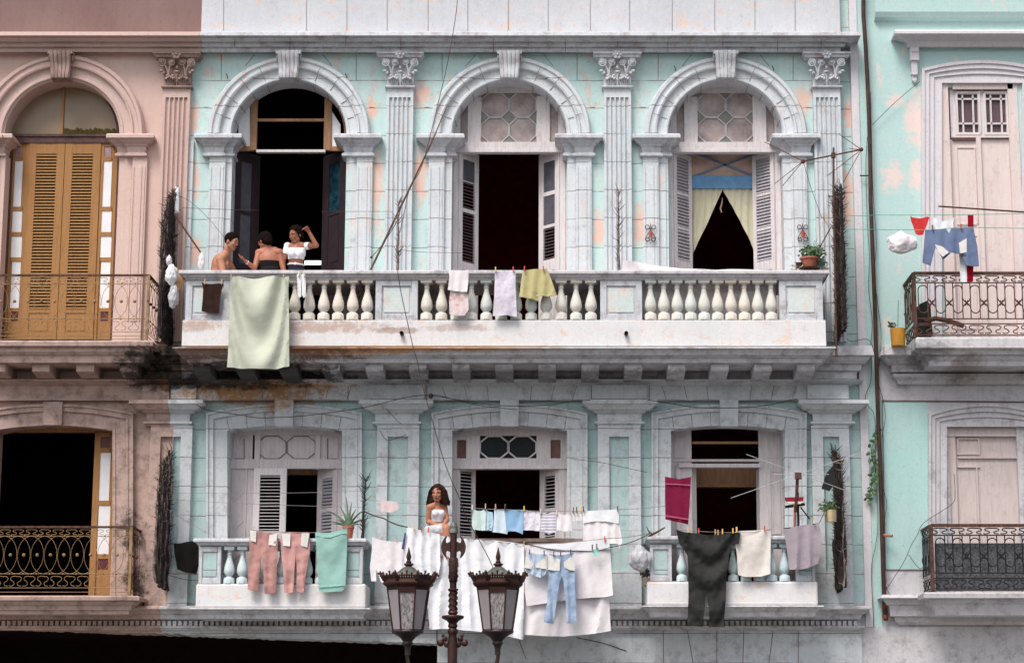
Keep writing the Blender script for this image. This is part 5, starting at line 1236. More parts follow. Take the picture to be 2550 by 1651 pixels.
pins([(1176,1263,'white'),(1209,1260,'wooden'),(1234,1261,'wooden'),(1258,1262,'wooden')], 'the left baby clothes', kd+.02)
pins([(1258.5,1263,'dark'),(1305,1266,'yellow'),(1346,1273,'white'),(1386,1275,'white'),(1419,1272,'wooden')], 'the right baby clothes', kd+.02)
pins([(1428,1269,'dark'),(1436,1268,'dark'),(1446,1269,'yellow')], 'the tiny socks', kd+.02)
pins([(1453,1267,'dark'),(1538,1266,'dark')], 'the pleated towel', kd+.04)
pins([(1305,1354,'wooden'),(1506,1341,'red')], 'the folded white sheet', 1.32)
pins([(1319,1374,'dark'),(1355,1377,'dark'),(1379,1379,'dark'),(1396,1378,'dark'),(1421,1374,'dark')], 'the denim', 1.46)
pins([(1475,1362,'dark'),(1486,1360,'dark')], 'the tiny mint cloth', 1.42)
pins([(1713,1319,'yellow'),(1740,1321,'red'),(1781,1324,'wooden'),(1788,1325,'wooden'),(1799,1323,'yellow'),(1825,1321,'yellow'),(1834,1318,'yellow')], 'the charcoal overalls', LF+.10)
pins([(1834.5,1318,'white'),(1904,1315,'red')], 'the cream towel', LF+.03)
pins([(2026,1297,'yellow')], 'the mauve towel', LF+.09)
pins([(989,1345,'wooden'),(1030,1313,'yellow'),(1050,1317,'red'),(1067,1319,'red')], 'the white shirt and sheet', 1.36)

# ---------------- bags --------------------------------------------------------
m_plastic = plain('thin_white_plastic', (.74,.69,.71), .35, var=.1, spec=.5, bump=.4)
m_plastic2 = plain('greyish_clear_plastic', (.50,.50,.53), .3, var=.12, spec=.5, bump=.5)
def lump(name, label, cat, c, rx, rz, ry, seed, mat, neck=True, amp=.24):
    mb = MB(); mb.ball((0,0,0), 1, (rx, ry, rz), 44, 34)
    for v in mb.v:
        n = noise.noise(Vector((v.x/rx*1.6+seed, v.y/ry*1.6, v.z/rz*1.6))) + .6*noise.noise(Vector((v.x/rx*4+seed, v.y/ry*4, v.z/rz*3)))+.35*noise.noise(Vector((v.x/rx*9+seed, v.y/ry*9, v.z/rz*3)))
        f = 1+amp*n+amp*.35*abs(noise.noise(Vector((v.x/rx*14+seed, v.y/ry*14, v.z/rz*5)))); t = v.z/rz
        if neck and t > .35: f *= max(.12, 1-(t-.35)*1.35)
        v.x *= f; v.y *= f; v.z *= (1+amp*.4*n)
    mb.v = [v+c for v in mb.v]
    return tag(build(mb, name, mat, smooth=True), label, cat)
lump('plastic_bag', 'crumpled white plastic bag tied on the green line beside the red underpants', 'bag', at(2245,603,1.0), M(35), M(29), .10, 1, m_plastic)
lump('plastic_bag', 'full greyish plastic bag hanging left of the lower right balcony', 'bag', at(1593,1388,.8), M(25), M(33), .13, 2, m_plastic2)
lump('plastic_bag', 'white plastic bag knotted on the left upper thorn barrier', 'bag', at(421,648,1.1), M(7), M(14), .06, 3, m_plastic)
lump('plastic_bag', 'white cloth bundle tied below the knotted bag on the left thorn barrier', 'bag', at(427,685,1.12), M(13), M(26), .08, 4, mc['white'], False, .3)
lump('plastic_bag', 'long translucent grey bag hanging lowest on the left thorn barrier', 'bag', at(432,738,1.1), M(11), M(30), .08, 5, m_plastic2, False)
lump('cloth', 'pale rag hanging from the tilted rod at the left end of the upper balcony', 'rag', at(502,650,.8), M(8), M(24), .04, 6, mc['softwhite'])
line('thin dark rod slanting from the left thorn barrier down to a pale rag', [(436,536,.7,.0),(499,628,.8,.0)], .012, m_iron, 'rod', 'rod')
mb = MB(); q = [at(x, y, .8) for x, y in ((440,672),(458,671),(457,700),(447,725),(446,757),(440,762))]; mb.prism([(p.x, p.z) for p in q][::-1], .78, .80)
tag(build(mb, 'rusty_sheet', plain('rusty_ochre_metal', (.33,.17,.07), .8, var=.4, scale=9)), 'torn rusty ochre metal sheet wedged between thorn barrier and stone balcony', 'metal sheet')

# ---------------- pots and plants ---------------------------------------------
m_terra = plain('terracotta', (.42,.14,.09), .8, var=.2); m_leaf = plain('dull_green_leaf', (.07,.13,.05), .6, var=.4, scale=30); m_leafd = plain('dark_green_leaf', (.03,.07,.03), .6); m_aloe = plain('aloe_leaf', (.10,.16,.10), .5, var=.3)
m_soil = plain('soil', (.05,.035,.025), .95)
def leaf_blade(mb, p, v, L, w, droop=.3):
    v = v.normalized(); s = v.cross(Vector((0, 1, 0)));
    if s.length < .1: s = Vector((1, 0, 0))
    s.normalize(); vs = []
    for j in range(6):
        t = j/5; q = p + v*L*t - Vector((0, 0, droop*L*t*t)); ww = w*math.sin(math.pi*min(1, .15+t*.85))*.5 + .0005
        vs += [q - s*ww, q + Vector((0, -.006, 0)), q + s*ww]
    mb.add(vs, [(i*3, i*3+1, i*3+4, i*3+3) for i in range(5)] + [(i*3+1, i*3+2, i*3+5, i*3+4) for i in range(5)])
def bush(mb, c, rx, rz, n, L, rnd):
    for i in range(n):
        p = c + Vector((rnd.gauss(0, rx*.45), rnd.gauss(0, rx*.35), abs(rnd.gauss(0, rz*.5))))
        leaf_blade(mb, p, Vector((rnd.uniform(-1, 1), rnd.uniform(-1, .6), rnd.uniform(-.3, 1))), L*rnd.uniform(.6, 1.3), L*.45)
def pot(name, label, cat, px, pyt, pyb, d, rt, rb, mat, build_plant, seed, rim=True):
    b = at(px, pyb, d); t = thing(name, label, cat, b); h = Z(pyt, d)-b.z; mb = MB(); a, bb = M(rt), M(rb)
    prof = [(bb*.9, 0), (bb, .01), (a, h*.82), (a*1.12, h*.82), (a*1.14, h), (a*1.0, h), (a*.95, h*.9)] if rim else [(bb, 0), (a, h), (a*.95, h), (a*.93, h*.9)]
    mb.lathe(b, prof, 20); build(mb, 'pot', mat, t, smooth=True)
    m2 = MB(); m2.lathe(b, [(a*.93, h*.86), (.001, h*.9)], 16); build(m2, 'soil', m_soil, t)
    rnd = random.Random(seed); m3 = MB(); ml = build_plant(m3, b+Vector((0, 0, h)), rnd); build(m3, 'leaves', ml, t); return t
def pl_bush(mb, c, rnd):
    bush(mb, c+Vector((.05, 0, 0)), .16, .16, 150, .07, rnd); bush(mb, c+Vector((.14, .02, -.12)), .08, .14, 60, .06, rnd)
    for k in range(6): mb.tube([c, c+Vector((rnd.uniform(-.03, .15), 0, rnd.uniform(.12, .28)))], .003, 4)
    return m_leaf
pot('flower_pot', 'wide terracotta pot with small green plant on the right end of the upper coping', 'flower pot', 2016, 642, 668, .98, 20, 15, m_terra, pl_bush, 1)
mb = MB(); mb.lathe(at(2016, 671, .98), [(M(24), 0), (M(26), .015), (M(15), .015)], 20); tag(build(mb, 'saucer', m_iron), 'dark saucer under the terracotta pot on the upper coping', 'saucer')
def pl_dead(mb, c, rnd):
    bush(mb, c+Vector((0, 0, -.12)), .09, .12, 45, .055, rnd); return plain('pale_dry_leaf', (.42,.40,.34), .8)
pot('flower_pot', 'small blue pot behind the terracotta pot on the upper coping', 'flower pot', 2045, 656, 670, .93, 9, 8, plain('slate_blue_pot', (.12,.16,.24), .6), pl_bush if False else pl_dead, 3)
pot('flower_pot', 'small pale plant standing left of the terracotta pot on the upper coping', 'flower pot', 1990, 655, 670, .95, 8, 6, m_soil, pl_dead, 4)
def pl_aloe(mb, c, rnd):
    for dx, dz, L in ((-1.3,.30,.26),(-.95,.62,.42),(-.45,1,.30),(-.12,1.1,.42),(.12,1,.34),(.42,1,.26),(.8,.7,.36),(1.1,.4,.34),(-.7,.4,.2),(.25,.7,.2),(-1,.15,.25),(.95,.1,.2)):
        v = Vector((dx, rnd.uniform(-.4, .2), dz)).normalized(); P = [c + v*L*j/6 + Vector((0, 0, .10*L*math.sin(j/6*3.1)*(1 if dz > .5 else .6))) for j in range(7)]
        mb.tube(P, [.020*(1-j/6.5)+.002 for j in range(7)], 5)
    return m_aloe
pot('flower_pot', 'terracotta pot with a spiky aloe on the lower left balcony', 'flower pot', 867, 1310, 1340, LD+.0, 13, 10, m_terra, pl_aloe, 5)
def pl_none(mb, c, rnd):
    bush(mb, c+Vector((-.10, 0, .02)), .05, .05, 16, .06, rnd); mb.tube([c, c+Vector((.02,0,.42))], .004, 4); return m_leafd
pot('bucket', 'ochre yellow bucket with sparse plant standing on the ledge of the right house', 'bucket', 2237, 819, 862, .5, 19, 17, plain('ochre_yellow_bucket', (.50,.24,.03), .6), pl_none, 6, False)
mb = MB(); mb.pbox(2203, 859, 2270, 884, .0, .45); tag(build(mb, 'stone_block', m_rtriml, bevel=.01), 'pale stone block under the ochre yellow bucket', 'block')
def pl_tin(mb, c, rnd): bush(mb, c+Vector((-.03, 0, .0)), .11, .12, 120, .05, rnd); return m_leaf
pot('tin_can', 'shiny brass coloured tin with green plant hung on the lower right thorn barrier', 'plant tin', 2070, 1270, 1299, .92, 13, 12.5, plain('brass_tin', (.62,.50,.30), .28, .85), pl_tin, 7, False)
mb = MB(); mb.pbox(1603, 1437, 1622, 1456, .3, .62); tag(build(mb, 'small_box', m_beige), 'small beige box on a bracket left of the lower right balcony', 'box')
mb = MB(); rnd = random.Random(9); bush(mb, at(1609, 1434, .5), .09, .10, 80, .05, rnd); tag(build(mb, 'dry_plant', m_thornl), 'dry brown plant on the small beige box', 'plant')
# climbing plant beside the drainpipe
t = thing('climbing_plant', 'thin green creeper with small leaves climbing beside the lower drainpipe', 'creeper', at(2180, 1245, .08)); mb = MB(); rnd = random.Random(21)
P = [at(2172+6*math.sin(y*.06)+(1240-y)*.03, y, .09) for y in range(1245, 1060, -12)]; mb.tube(P, .005, 4)
P2 = [at(2160, 1242, .09), at(2168, 1220, .09), at(2175, 1190, .09)]; mb.tube(P2, .004, 4); build(mb, 'stem', m_leafd, t)
mb = MB()
for p in P+P2: 
    for j in range(3): leaf_blade(mb, p+Vector((rnd.uniform(-.03, .03), -.01, rnd.uniform(-.03, .03))), Vector((rnd.uniform(-1, 1), -.3, rnd.uniform(-.6, .8))), rnd.uniform(.05, .09), .05)
build(mb, 'leaves', m_leaf, t)

mb = MB(); q = [at(x, y, .55) for x, y in ((2283,835),(2281,775),(2290,757),(2310,748),(2318,762),(2320,800),(2324,835))]; mb.prism([(p.x, p.z) for p in q], .30, .55)
tag(build(mb, 'crate', m_blackiron, bevel=.01), 'dark round topped box standing behind the right upper iron railing', 'box')
mb = MB(); mb.tube([at(2300,800,.6), at(2330,793,.6), at(2362,799,.6), at(2400,812,.6)], .035, 8); tag(build(mb, 'rolled_mat', m_iron, smooth=True), 'reddish brown rolled mat lying behind the right upper iron railing', 'mat')
t = thing('wall_lamp', 'pale tube shaped wall lamp with round cap beside the left thorn barrier', 'lamp', at(439,534,.2)); mb = MB(); mb.tube([at(441,468,.12), at(440,528,.2)], .035, 12); build(mb, 'tube', m_white, t, smooth=True)
mb = MB(); mb.ball(at(439,532,.2), .055, (1,1,.7), 14, 8); build(mb, 'cap', plain('beige_cap', (.42,.34,.31), .6), t, smooth=True)

# ---------------- wall sconces -------------------------------------------------
def curl(mb, c, R0, s, a0, a1, y, r=.006, grow=0):
    P = []
    for j in range(15):
        a = a0+(a1-a0)*j/14; P.append((c[0]+s*R0*math.cos(a), y, c[1]+R0*math.sin(a)))
    mb.tube(P, r, 5)
for i, (px, lab) in enumerate(((1620, 'scrolled iron candle bracket with red cup left of the curtained door'), (1999, 'scrolled iron candle bracket with red cup between curtained door and right thorn barrier'))):
    c = at(px, 580, .11); t = thing('candle_bracket', lab, 'sconce', c, 'iron candle brackets beside the curtained door'); mb = MB(); y = c.y
    for s in (-1, 1):
        curl(mb, (c.x+s*.047, c.z+.085), .030, s, 0, 6.2, y); curl(mb, (c.x+s*.042, c.z-.10), .028, s, 0, 6.2, y)
        mb.tube(smoothpts([(c.x+s*.02, y, c.z+.07), (c.x, y, c.z+.045), (c.x+s*.02, y, c.z+.01), (c.x+s*.065, y, c.z-.06), (c.x+s*.072, y, c.z-.10), (c.x+s*.045, y, c.z-.13)]), .006, 5)
    mb.tube([(c.x, y, c.z+.05), (c.x, y, c.z+.14)], .005, 4); mb.tube([(c.x, 0, c.z), (c.x, y-.04, c.z-.06)], .005, 4)
    build(mb, 'scrolls', m_iron, t, smooth=True)
    mb = MB(); mb.lathe((c.x, y-.05, c.z-.08), [(.022, 0), (.032, .06), (.034, .07)], 12); build(mb, 'cup', plain('red_glass_cup', (.55,.10,.07), .4), t, smooth=True)

# ---------------- antennas -----------------------------------------------------
t = thing('tv_antenna', 'rusty television antenna with splayed rods on a tall mast at the upper right', 'antenna', at(2083, 885, 1.15)); AD = 1.12
mb = MB(); mb.tube([at(2083, 888, AD), at(2079, 640, AD), at(2076, 500, AD), at(2076, 368, AD)], [.018,.016,.015,.014], 7); build(mb, 'mast', m_iron, t, smooth=True)
mb = MB(); mb.tube([at(2000, 402, AD), at(2145, 373, AD)], .011, 6); mb.ball(at(2000, 402, AD), .035); mb.ball(at(2145, 373, AD), .030); mb.pbox(2071, 380, 2081, 392, AD-.03, AD+.03); build(mb, 'boom', m_iron, t)
for a, b in (((2000,402),(1904,354)), ((2000,402),(1929,458)), ((2000,402),(1948,464)), ((2145,373),(2089,334)), ((2145,373),(2115,371)), ((2145,373),(2061,438)), ((2145,373),(2099,456))):
    mb = MB(); mb.tube([at(*a, AD), at(*b, AD+.05)], .0055, 5); build(mb, 'rod', m_iron, t)
line('thin feeder wire from the antenna boom down to the right thorn barrier', [(2000,403,AD,.0),(2020,470,1.1,.0),(2045,540,1.1,-.02),(2064,567,1.1,.0)], .004, m_wire, 'cable', 'antenna_wire')
line('straight dark rod from the right thorn barrier down to the flower pots', [(2069,566,1.1,0),(2035,628,1.0,0)], .009, m_iron, 'rod', 'rod')
t = thing('tv_antenna', 'small antenna of crossed pale rods standing at the lower right balcony', 'antenna', at(1986, 1260, .95)); mb = MB(); AD = 1.0
m_alu = plain('pale_aluminium', (.42,.41,.42), .5, .1)
mb.tube([at(1981, 1275, .9), at(1984, 1230, .95), at(1986, 1182, AD)], .022, 6); build(mb, 'post', m_iron, t)
for a, b in (((1858,1131),(2125,1228)), ((1820,1240),(2152,1124)), ((1923,1181),(2064,1181))):
    mb = MB(); mb.tube([at(*a, AD), at(*b, AD+.05)], .0042, 5); build(mb, 'rod', m_alu, t)
mb = MB(); mb.pbox(1980, 1176, 1996, 1192, AD-.03, AD+.03); build(mb, 'clamp', m_iron, t)
mb = MB(); q = [at(x, y, 1.0) for x, y in ((2046,1216),(2058,1178),(2074,1160),(2082,1200),(2066,1222))]; mb.prism([(p.x, p.z) for p in q][::-1], .96, 1.0); tag(build(mb, 'dark_panel', m_blackiron), 'dark torn panel caught on the top of the lower right thorn barrier', 'panel')
# broom
t = thing('broom', 'upturned broom with dark red head leaning at the lower right balcony', 'broom', at(1979, 1440, .5)); mb = MB()
mb.tube([at(1976, 1440, .5), at(1979, 1255, .62)], .013, 6); build(mb, 'handle', m_terra, t)
mb = MB(); q = [at(x, y, .63) for x, y in ((1955,1238),(2002,1237),(1999,1249),(1958,1249))]; mb.prism([(p.x, p.z) for p in q][::-1], .57, .63); build(mb, 'bristles', plain('dark_red_bristle', (.22,.01,.03), .8), t)
mb = MB(); q = [at(x, y, .635) for x, y in ((1957,1249),(2000,1248),(1994,1254),(1964,1254))]; mb.prism([(p.x, p.z) for p in q][::-1], .57, .635); build(mb, 'head_block', m_pins['white'], t)
mb = MB(); mb.tube([at(1985, 1440, .45), at(1988, 1300, .5), at(1986, 1225, .55)], .018, 6); mb.tube([at(1955, 1262, .5), at(2004, 1255, .5)], .02, 6); mb.tube([at(1993,1262,.5), at(2016,1292,.5)], .01, 5)
tag(build(mb, 'pole', m_thorn), 'dark wooden pole with crosspiece standing behind the broom', 'pole')
mb = MB(); mb.tube([at(1983,1400,.4), at(1981,1260,.45)], .012, 5); tag(build(mb, 'stick', m_blue), 'blue stick standing behind the broom', 'stick')

m_pole = plain('dark_brown_pole_wood', (.12,.065,.045), .8)
# ---------------- cables, pipe, leaning pole -----------------------------------
P = [at(x, y, .12) for x, y in ((2149,-60),(2150,40),(2156,120),(2160,200),(2164,290),(2167,400),(2168,500),(2172,600),(2176,700),(2180,800),(2181,850),(2184,950),(2187,1050),(2192,1150),(2195,1250),(2197,1330),(2200,1430),(2203,1500),(2206,1545))]
mb = MB(); mb.tube(P, .030, 10)
t = thing('drainpipe', 'tall dark brown drainpipe on the corner between the pale house and the turquoise house', 'drainpipe', P[-1]); build(mb, 'pipe', m_pipe, t, smooth=True)
mb = MB(); mb.tube([at(2141,438,.1), at(2168,438,.12)], .012, 5); build(mb, 'bracket', m_pipe, t)
mb = MB(); mb.tube([at(2198,1332,.12), at(2222,1334,.2)], .022, 6); build(mb, 'side_spigot', m_bwood, t)
mb = MB()
for y in (1505,1530): mb.tube([at(2203,y,.12), at(2204,y+9,.12)], .036, 8)
build(mb, 'rusty_joint', plain('orange_rust', (.30,.07,.03), .9, var=.4, scale=20), t)
for i, (pp, lab) in enumerate((
    ([(2160,340),(2156,420),(2160,560),(2165,640),(2163,720),(2172,800),(2168,860)], 'loose dark cable hanging left of the drainpipe'),
    ([(2168,230),(2170,330),(2174,480),(2182,600),(2178,680),(2186,760),(2194,830),(2190,900),(2184,940),(2200,1000),(2204,1040),(2196,1090)], 'loose dark cable hanging right of the drainpipe'),
    ([(2170,880),(2168,950),(2155,985),(2162,1010),(2178,1040),(2180,1150),(2186,1300),(2180,1360),(2170,1420),(2176,1560)], 'thin cable looping off the lower drainpipe'),
    ([(2192,1200),(2208,1250),(2202,1300),(2196,1380),(2200,1440),(2215,1480)], 'thin cable wound round the lower drainpipe'),
    ([(2184,935),(2168,850),(2120,850),(2100,835)], 'wire slanting from the stone ledge to the drainpipe'),
    ([(2172,312),(2230,255),(2290,204)], 'straight wire slanting across the turquoise wall to the hooded door'),
    ([(2205,1470),(2250,1400),(2268,1360),(2285,1330),(2302,1300),(2370,1255),(2378,1225),(2376,1180)], 'wire climbing from the lower ledge to the lower right doorway'),
    ([(2262,1380),(2290,1415),(2308,1400)], 'short drooping wire beside the lower right panel'))):
    mb = MB(); mb.tube(smoothpts([at(x, y, .08 if i < 6 else .12) for x, y in pp], 5), .0045, 5); tag(build(mb, 'cable', m_wire, smooth=True), lab, 'cable')
mb = MB(); mb.tube([at(1113,265,.75), at(1075,355,.76), at(1003,505,.78), at(923,672,.8), at(890,747,.8)], [.006,.011,.015,.016,.016], 7)
tag(build(mb, 'leaning_pole', m_pole, smooth=True), 'long thin brown pole leaning across the pilaster behind the upper rail', 'pole')
mb = MB(); mb.tube(smoothpts([at(926,640,.8), at(955,605,.8), at(990,548,.9), at(1001,500,.9)], 4), .006, 5); mb.ball(at(925,641,.8), .02); tag(build(mb, 'cable', m_iron), 'short dark cord tied to the leaning pole', 'cord')
for pp, lab, d0, d1, r in (
    ([(1140,-20),(1135,40),(1114,160),(1088,270),(1062,375),(1044,430),(1020,470),(1005,540),(995,580)], 'thin overhead cable coming down from the top to the middle thorn branch', .6, 1.0, .0055),
    ([(990,672),(997,720),(1014,800),(1029,865),(1038,895),(1048,945),(1059,985),(1080,1060),(1105,1145),(1126,1200),(1142,1235),(1158,1280),(1178,1318),(1196,1350),(1222,1400),(1240,1450)], 'long dark cable drooping past the upper balcony and the seated woman', 1.25, 1.5, .006),
    ([(490,1008),(520,1022),(598,1033),(640,1040),(700,1039),(760,1035),(862,1022),(920,1012),(1000,992),(1050,984),(1073,985)], 'sagging cable across the lower left window head', .42, .42, .0055),
    ([(1073,985),(1110,990),(1160,1000),(1230,1009),(1300,1011),(1370,1008),(1420,1000),(1470,996)], 'sagging cable across the lower middle window head', .42, .42, .0055),
    ([(1613,996),(1660,1003),(1733,1014),(1800,1016),(1870,1014),(1930,1005),(1985,993)], 'sagging cable across the lower right window head', .42, .42, .0055),
    ([(1073,985),(1095,985),(1190,1009),(1290,1020)], 'second thin cable crossing below the middle balcony corbels', .40, .40, .004),
    ([(962,1018),(990,1048),(1000,1055)], 'short loose wire on the lower left capital', .36, .3, .004),
    ([(945,1070),(962,1095),(985,1092),(1012,1082)], 'short loose wire over the lower panelled pilaster', .16, .16, .004),
    ([(1430,1143),(1500,1152),(1560,1165),(1612,1176)], 'faint wire crossing the lower right pilaster panel', .2, .2, .0035),
    ([(423,480),(470,500),(520,545),(565,600)], 'faint wire from left thorn barrier to the shirtless man', .6, .6, .003),
    ([(455,518),(560,522),(640,524)], 'faint line crossing the left dark door shutter', .3, .3, .0035),
    ([(800,527),(900,527),(978,527)], 'faint line from the dark doorway to the middle thorn branch', .5, .9, .003),
    ([(996,622),(1050,628),(1150,630)], 'faint line from the middle thorn branch to the shutter', .9, .4, .003),
    ([(560,1440),(480,1445),(420,1432)], 'short wire low beside the lower left balcony', .2, .2, .004),
    ([(1435,1587),(1500,1600),(1560,1620)], 'short wire slanting on the wall below the sheets', .07, .07, .005)):
    n = len(pp); mb = MB(); mb.tube(smoothpts([at(x, y, d0+(d1-d0)*i/(n-1)) for i, (x, y) in enumerate(pp)], 4), r, 5); tag(build(mb, 'cable', m_wire, smooth=True), lab, 'cable')
mb = MB(); mb.ball(at(1073,986,.42), .035, (1,1,1.1)); mb.tube([at(1073,986,.42), at(1073,984,.1)], .01, 5); tag(build(mb, 'insulator', m_iron), 'small rusty insulator holding cables left of the lower middle window', 'insulator')
for x, y, lab in ((566,196,'leftmost arch, left side'),(863,196,'leftmost arch, right side'),(1682,176,'right arch, left side'),(1926,176,'right arch, right side')):
    mb = MB(); mb.tube([at(x,y,0), at(x+1,y-2,.05), at(x-3,y-12,.06)], .007, 5); tag(build(mb, 'wall_hook', m_iron), 'bent iron hook above the '+lab, 'hook')
mb = MB(); mb.tube([at(2337,514,.6), at(2600,532,.6)], .012, 6); tag(build(mb, 'rod', m_iron), 'dark horizontal rod in front of the hooded doorway', 'rod')

# curtains in the right upper door
mcur = cloth_mat('cloth_curtain', (.60,.57,.42), (.52,.49,.36))
t = thing('curtain', 'pale cream pair of curtains parted in a triangle under the blue beam', 'curtain', at(1800, 620, WD-.4)); CDp = WD-.40
def curt(P, seed): cloth('curtain_panel', None, None, P, CDp, mcur, 'vert', .012, 5, seed, .006, parent=t, res=3.5, hem=.9, wr=.001)
curt([(1722,469),(1801,469),(1795,482),(1780,515),(1760,560),(1740,600),(1724,636)], 1)
curt([(1799,469),(1882,469),(1884,640),(1868,600),(1845,555),(1822,512),(1803,480)], 2)
mb = MB(); mb.tube([at(1799,492,CDp-.1), at(1798,505,CDp-.1), at(1794,520,CDp-.1), at(1797,530,CDp-.1)], [.006,.012,.014,.008], 6); tag(build(mb, 'hanging_ornament', m_beige), 'small twisted ornament hanging between the parted curtains', 'ornament')
# fluorescent lamp inside the dark upper room
le = bpy.data.materials.new('lamp_glow'); le.use_nodes = True; le.node_tree.nodes['Principled BSDF'].inputs['Emission Color'].default_value = (.9,1,.95,1); le.node_tree.nodes['Principled BSDF'].inputs['Emission Strength'].default_value = 1.6
mb = MB(); mb.pbox(758, 649, 800, 658.5, -1.2, -1.15); tag(build(mb, 'tube_lamp', le, bevel=.01), 'glowing white tube lamp inside the dark room behind the woman with raised arm', 'lamp')
mb = MB(); mb.ball(at(825,630,-1.2), .05, (1.3,.6,.5)); tag(build(mb, 'small_dish', m_white), 'small pale dish in the dark room above the glowing tube', 'dish')
# =============== street lamp ==================================================
SD = 8.0
m_lmp = plain('red_brown_lamp_paint', (.052,.020,.015), .45, .3, var=.35, scale=6); m_lmpg = plain('green_bronze_patina', (.15,.155,.13), .5, .3, var=.4, scale=8)
m_lgl = plain('lit_grey_lamp_glass', (.30,.27,.28), .3, var=.08, scale=3)  # paler grey puts the light on the side panes into their colour
nsp = NT('mottled_lamp_glass'); v_ = nsp.noise(60, 10, .85, nsp.mapv((1,1,.35)))
cc_ = nsp.mix(nsp.ramp(v_, .40, .62), (.44,.41,.42), (.035,.022,.022)); m_lsp = nsp.done(cc_, .35, .4)
LX = lambda px: X(px, 1500, SD)
mpx = M(1, 1500, SD); lz = lambda py: Z(py, SD)
SL = thing('street_lamp', 'red brown cast iron street lamp with axe shaped ornament and two eight sided lanterns', 'street lamp', (LX(1128), -SD, .3))
def plathe(mb, px, prof, n=14, d=SD, rot=0): mb.lathe((X(px, 1500, d), -d, 0), [(w*mpx, lz(y)) for y, w in prof][::-1], n, rot=rot)
mb = MB()
plathe(mb, 1128, [(1300,2),(1302,7),(1308,9.5),(1312,10),(1316,9),(1316.5,11),(1321,12),(1327,11.5),(1329,9)], 16); build(mb, 'cap', m_lmpg, SL, smooth=True)
mb = MB(); plathe(mb, 1128, [(1329,8.5),(1389,8.5)], 16); plathe(mb, 1128, [(1389,11),(1392,12),(1447,10.5),(1450,9)], 16)
plathe(mb, 1128, [(1450,8.5),(1464,8.5),(1466,13),(1469,13),(1472,10),(1474,8)], 14)
plathe(mb, 1128, [(1474,9.5),(1520,9.5),(1522,12),(1526,13),(1530,9)], 14)
plathe(mb, 1128, [(1530,10),(1532,26),(1535,28),(1539,27),(1545,15),(1552,10),(1556,12),(1560,12),(1563,9),(1567,12),(1574,13),(1580,10),(1590,11),(1600,13),(1640,12),(1700,14),(2050,18),(2060,26),(2150,30),(2350,34)], 16)
for k in range(3):   # twisted bands
    P = []
    for j in range(28):
        t_ = j/27; a = k*2.094+t_*7; P.append((LX(1128)+10*mpx*math.cos(a), -SD+10*mpx*math.sin(a), lz(1474+46*t_)))
    mb.tube(P, 2.2*mpx, 5)
rnd = random.Random(2)
for j in range(60): 
    a = rnd.uniform(2.6, 6.9); y = rnd.uniform(1396, 1445); mb.ball((LX(1128)+11.3*mpx*math.cos(a), -SD+11.3*mpx*math.sin(a), lz(y)), rnd.uniform(1.2, 2.3)*mpx, (1,1,1), 6, 4)
for s in (-1, 1):
    for (dx, dy, r) in ((19,1590,7),(30,1600,9),(13,1603,9),(24,1582,4)): mb.ball((LX(1128)+s*dx*mpx, -SD, lz(dy)), r*mpx, (1,.6,1), 10, 8)
build(mb, 'column', m_lmp, SL, smooth=True)
mb = MB()
for s in (-1, 1):
    O = [(8,1348),(16,1352),(19,1349),(19,1342),(16,1336),(17,1334),(22,1338),(27,1346),(30.5,1356),(31,1364),(29,1374),(24,1383),(18,1389.5),(16,1388),(18,1381),(18,1374),(15,1371),(8,1374)]
    q = [(LX(1128)+s*x*mpx, lz(y)) for x, y in O]; q = q if s > 0 else q
    cx = 0; tris = tessellate_polygon([[Vector((x, z, 0)) for x, z in q]]); n = len(q)
    mb.add([(x, -SD-.02, z) for x, z in q]+[(x, -SD+.02, z) for x, z in q], [tuple(t) for t in tris]+[tuple(i+n for i in t[::-1]) for t in tris]+[(i, (i+1)%n, (i+1)%n+n, i+n) for i in range(n)])
    b_ = None
build(mb, 'axe_ornament', m_lmp, SL, bevel=.006)
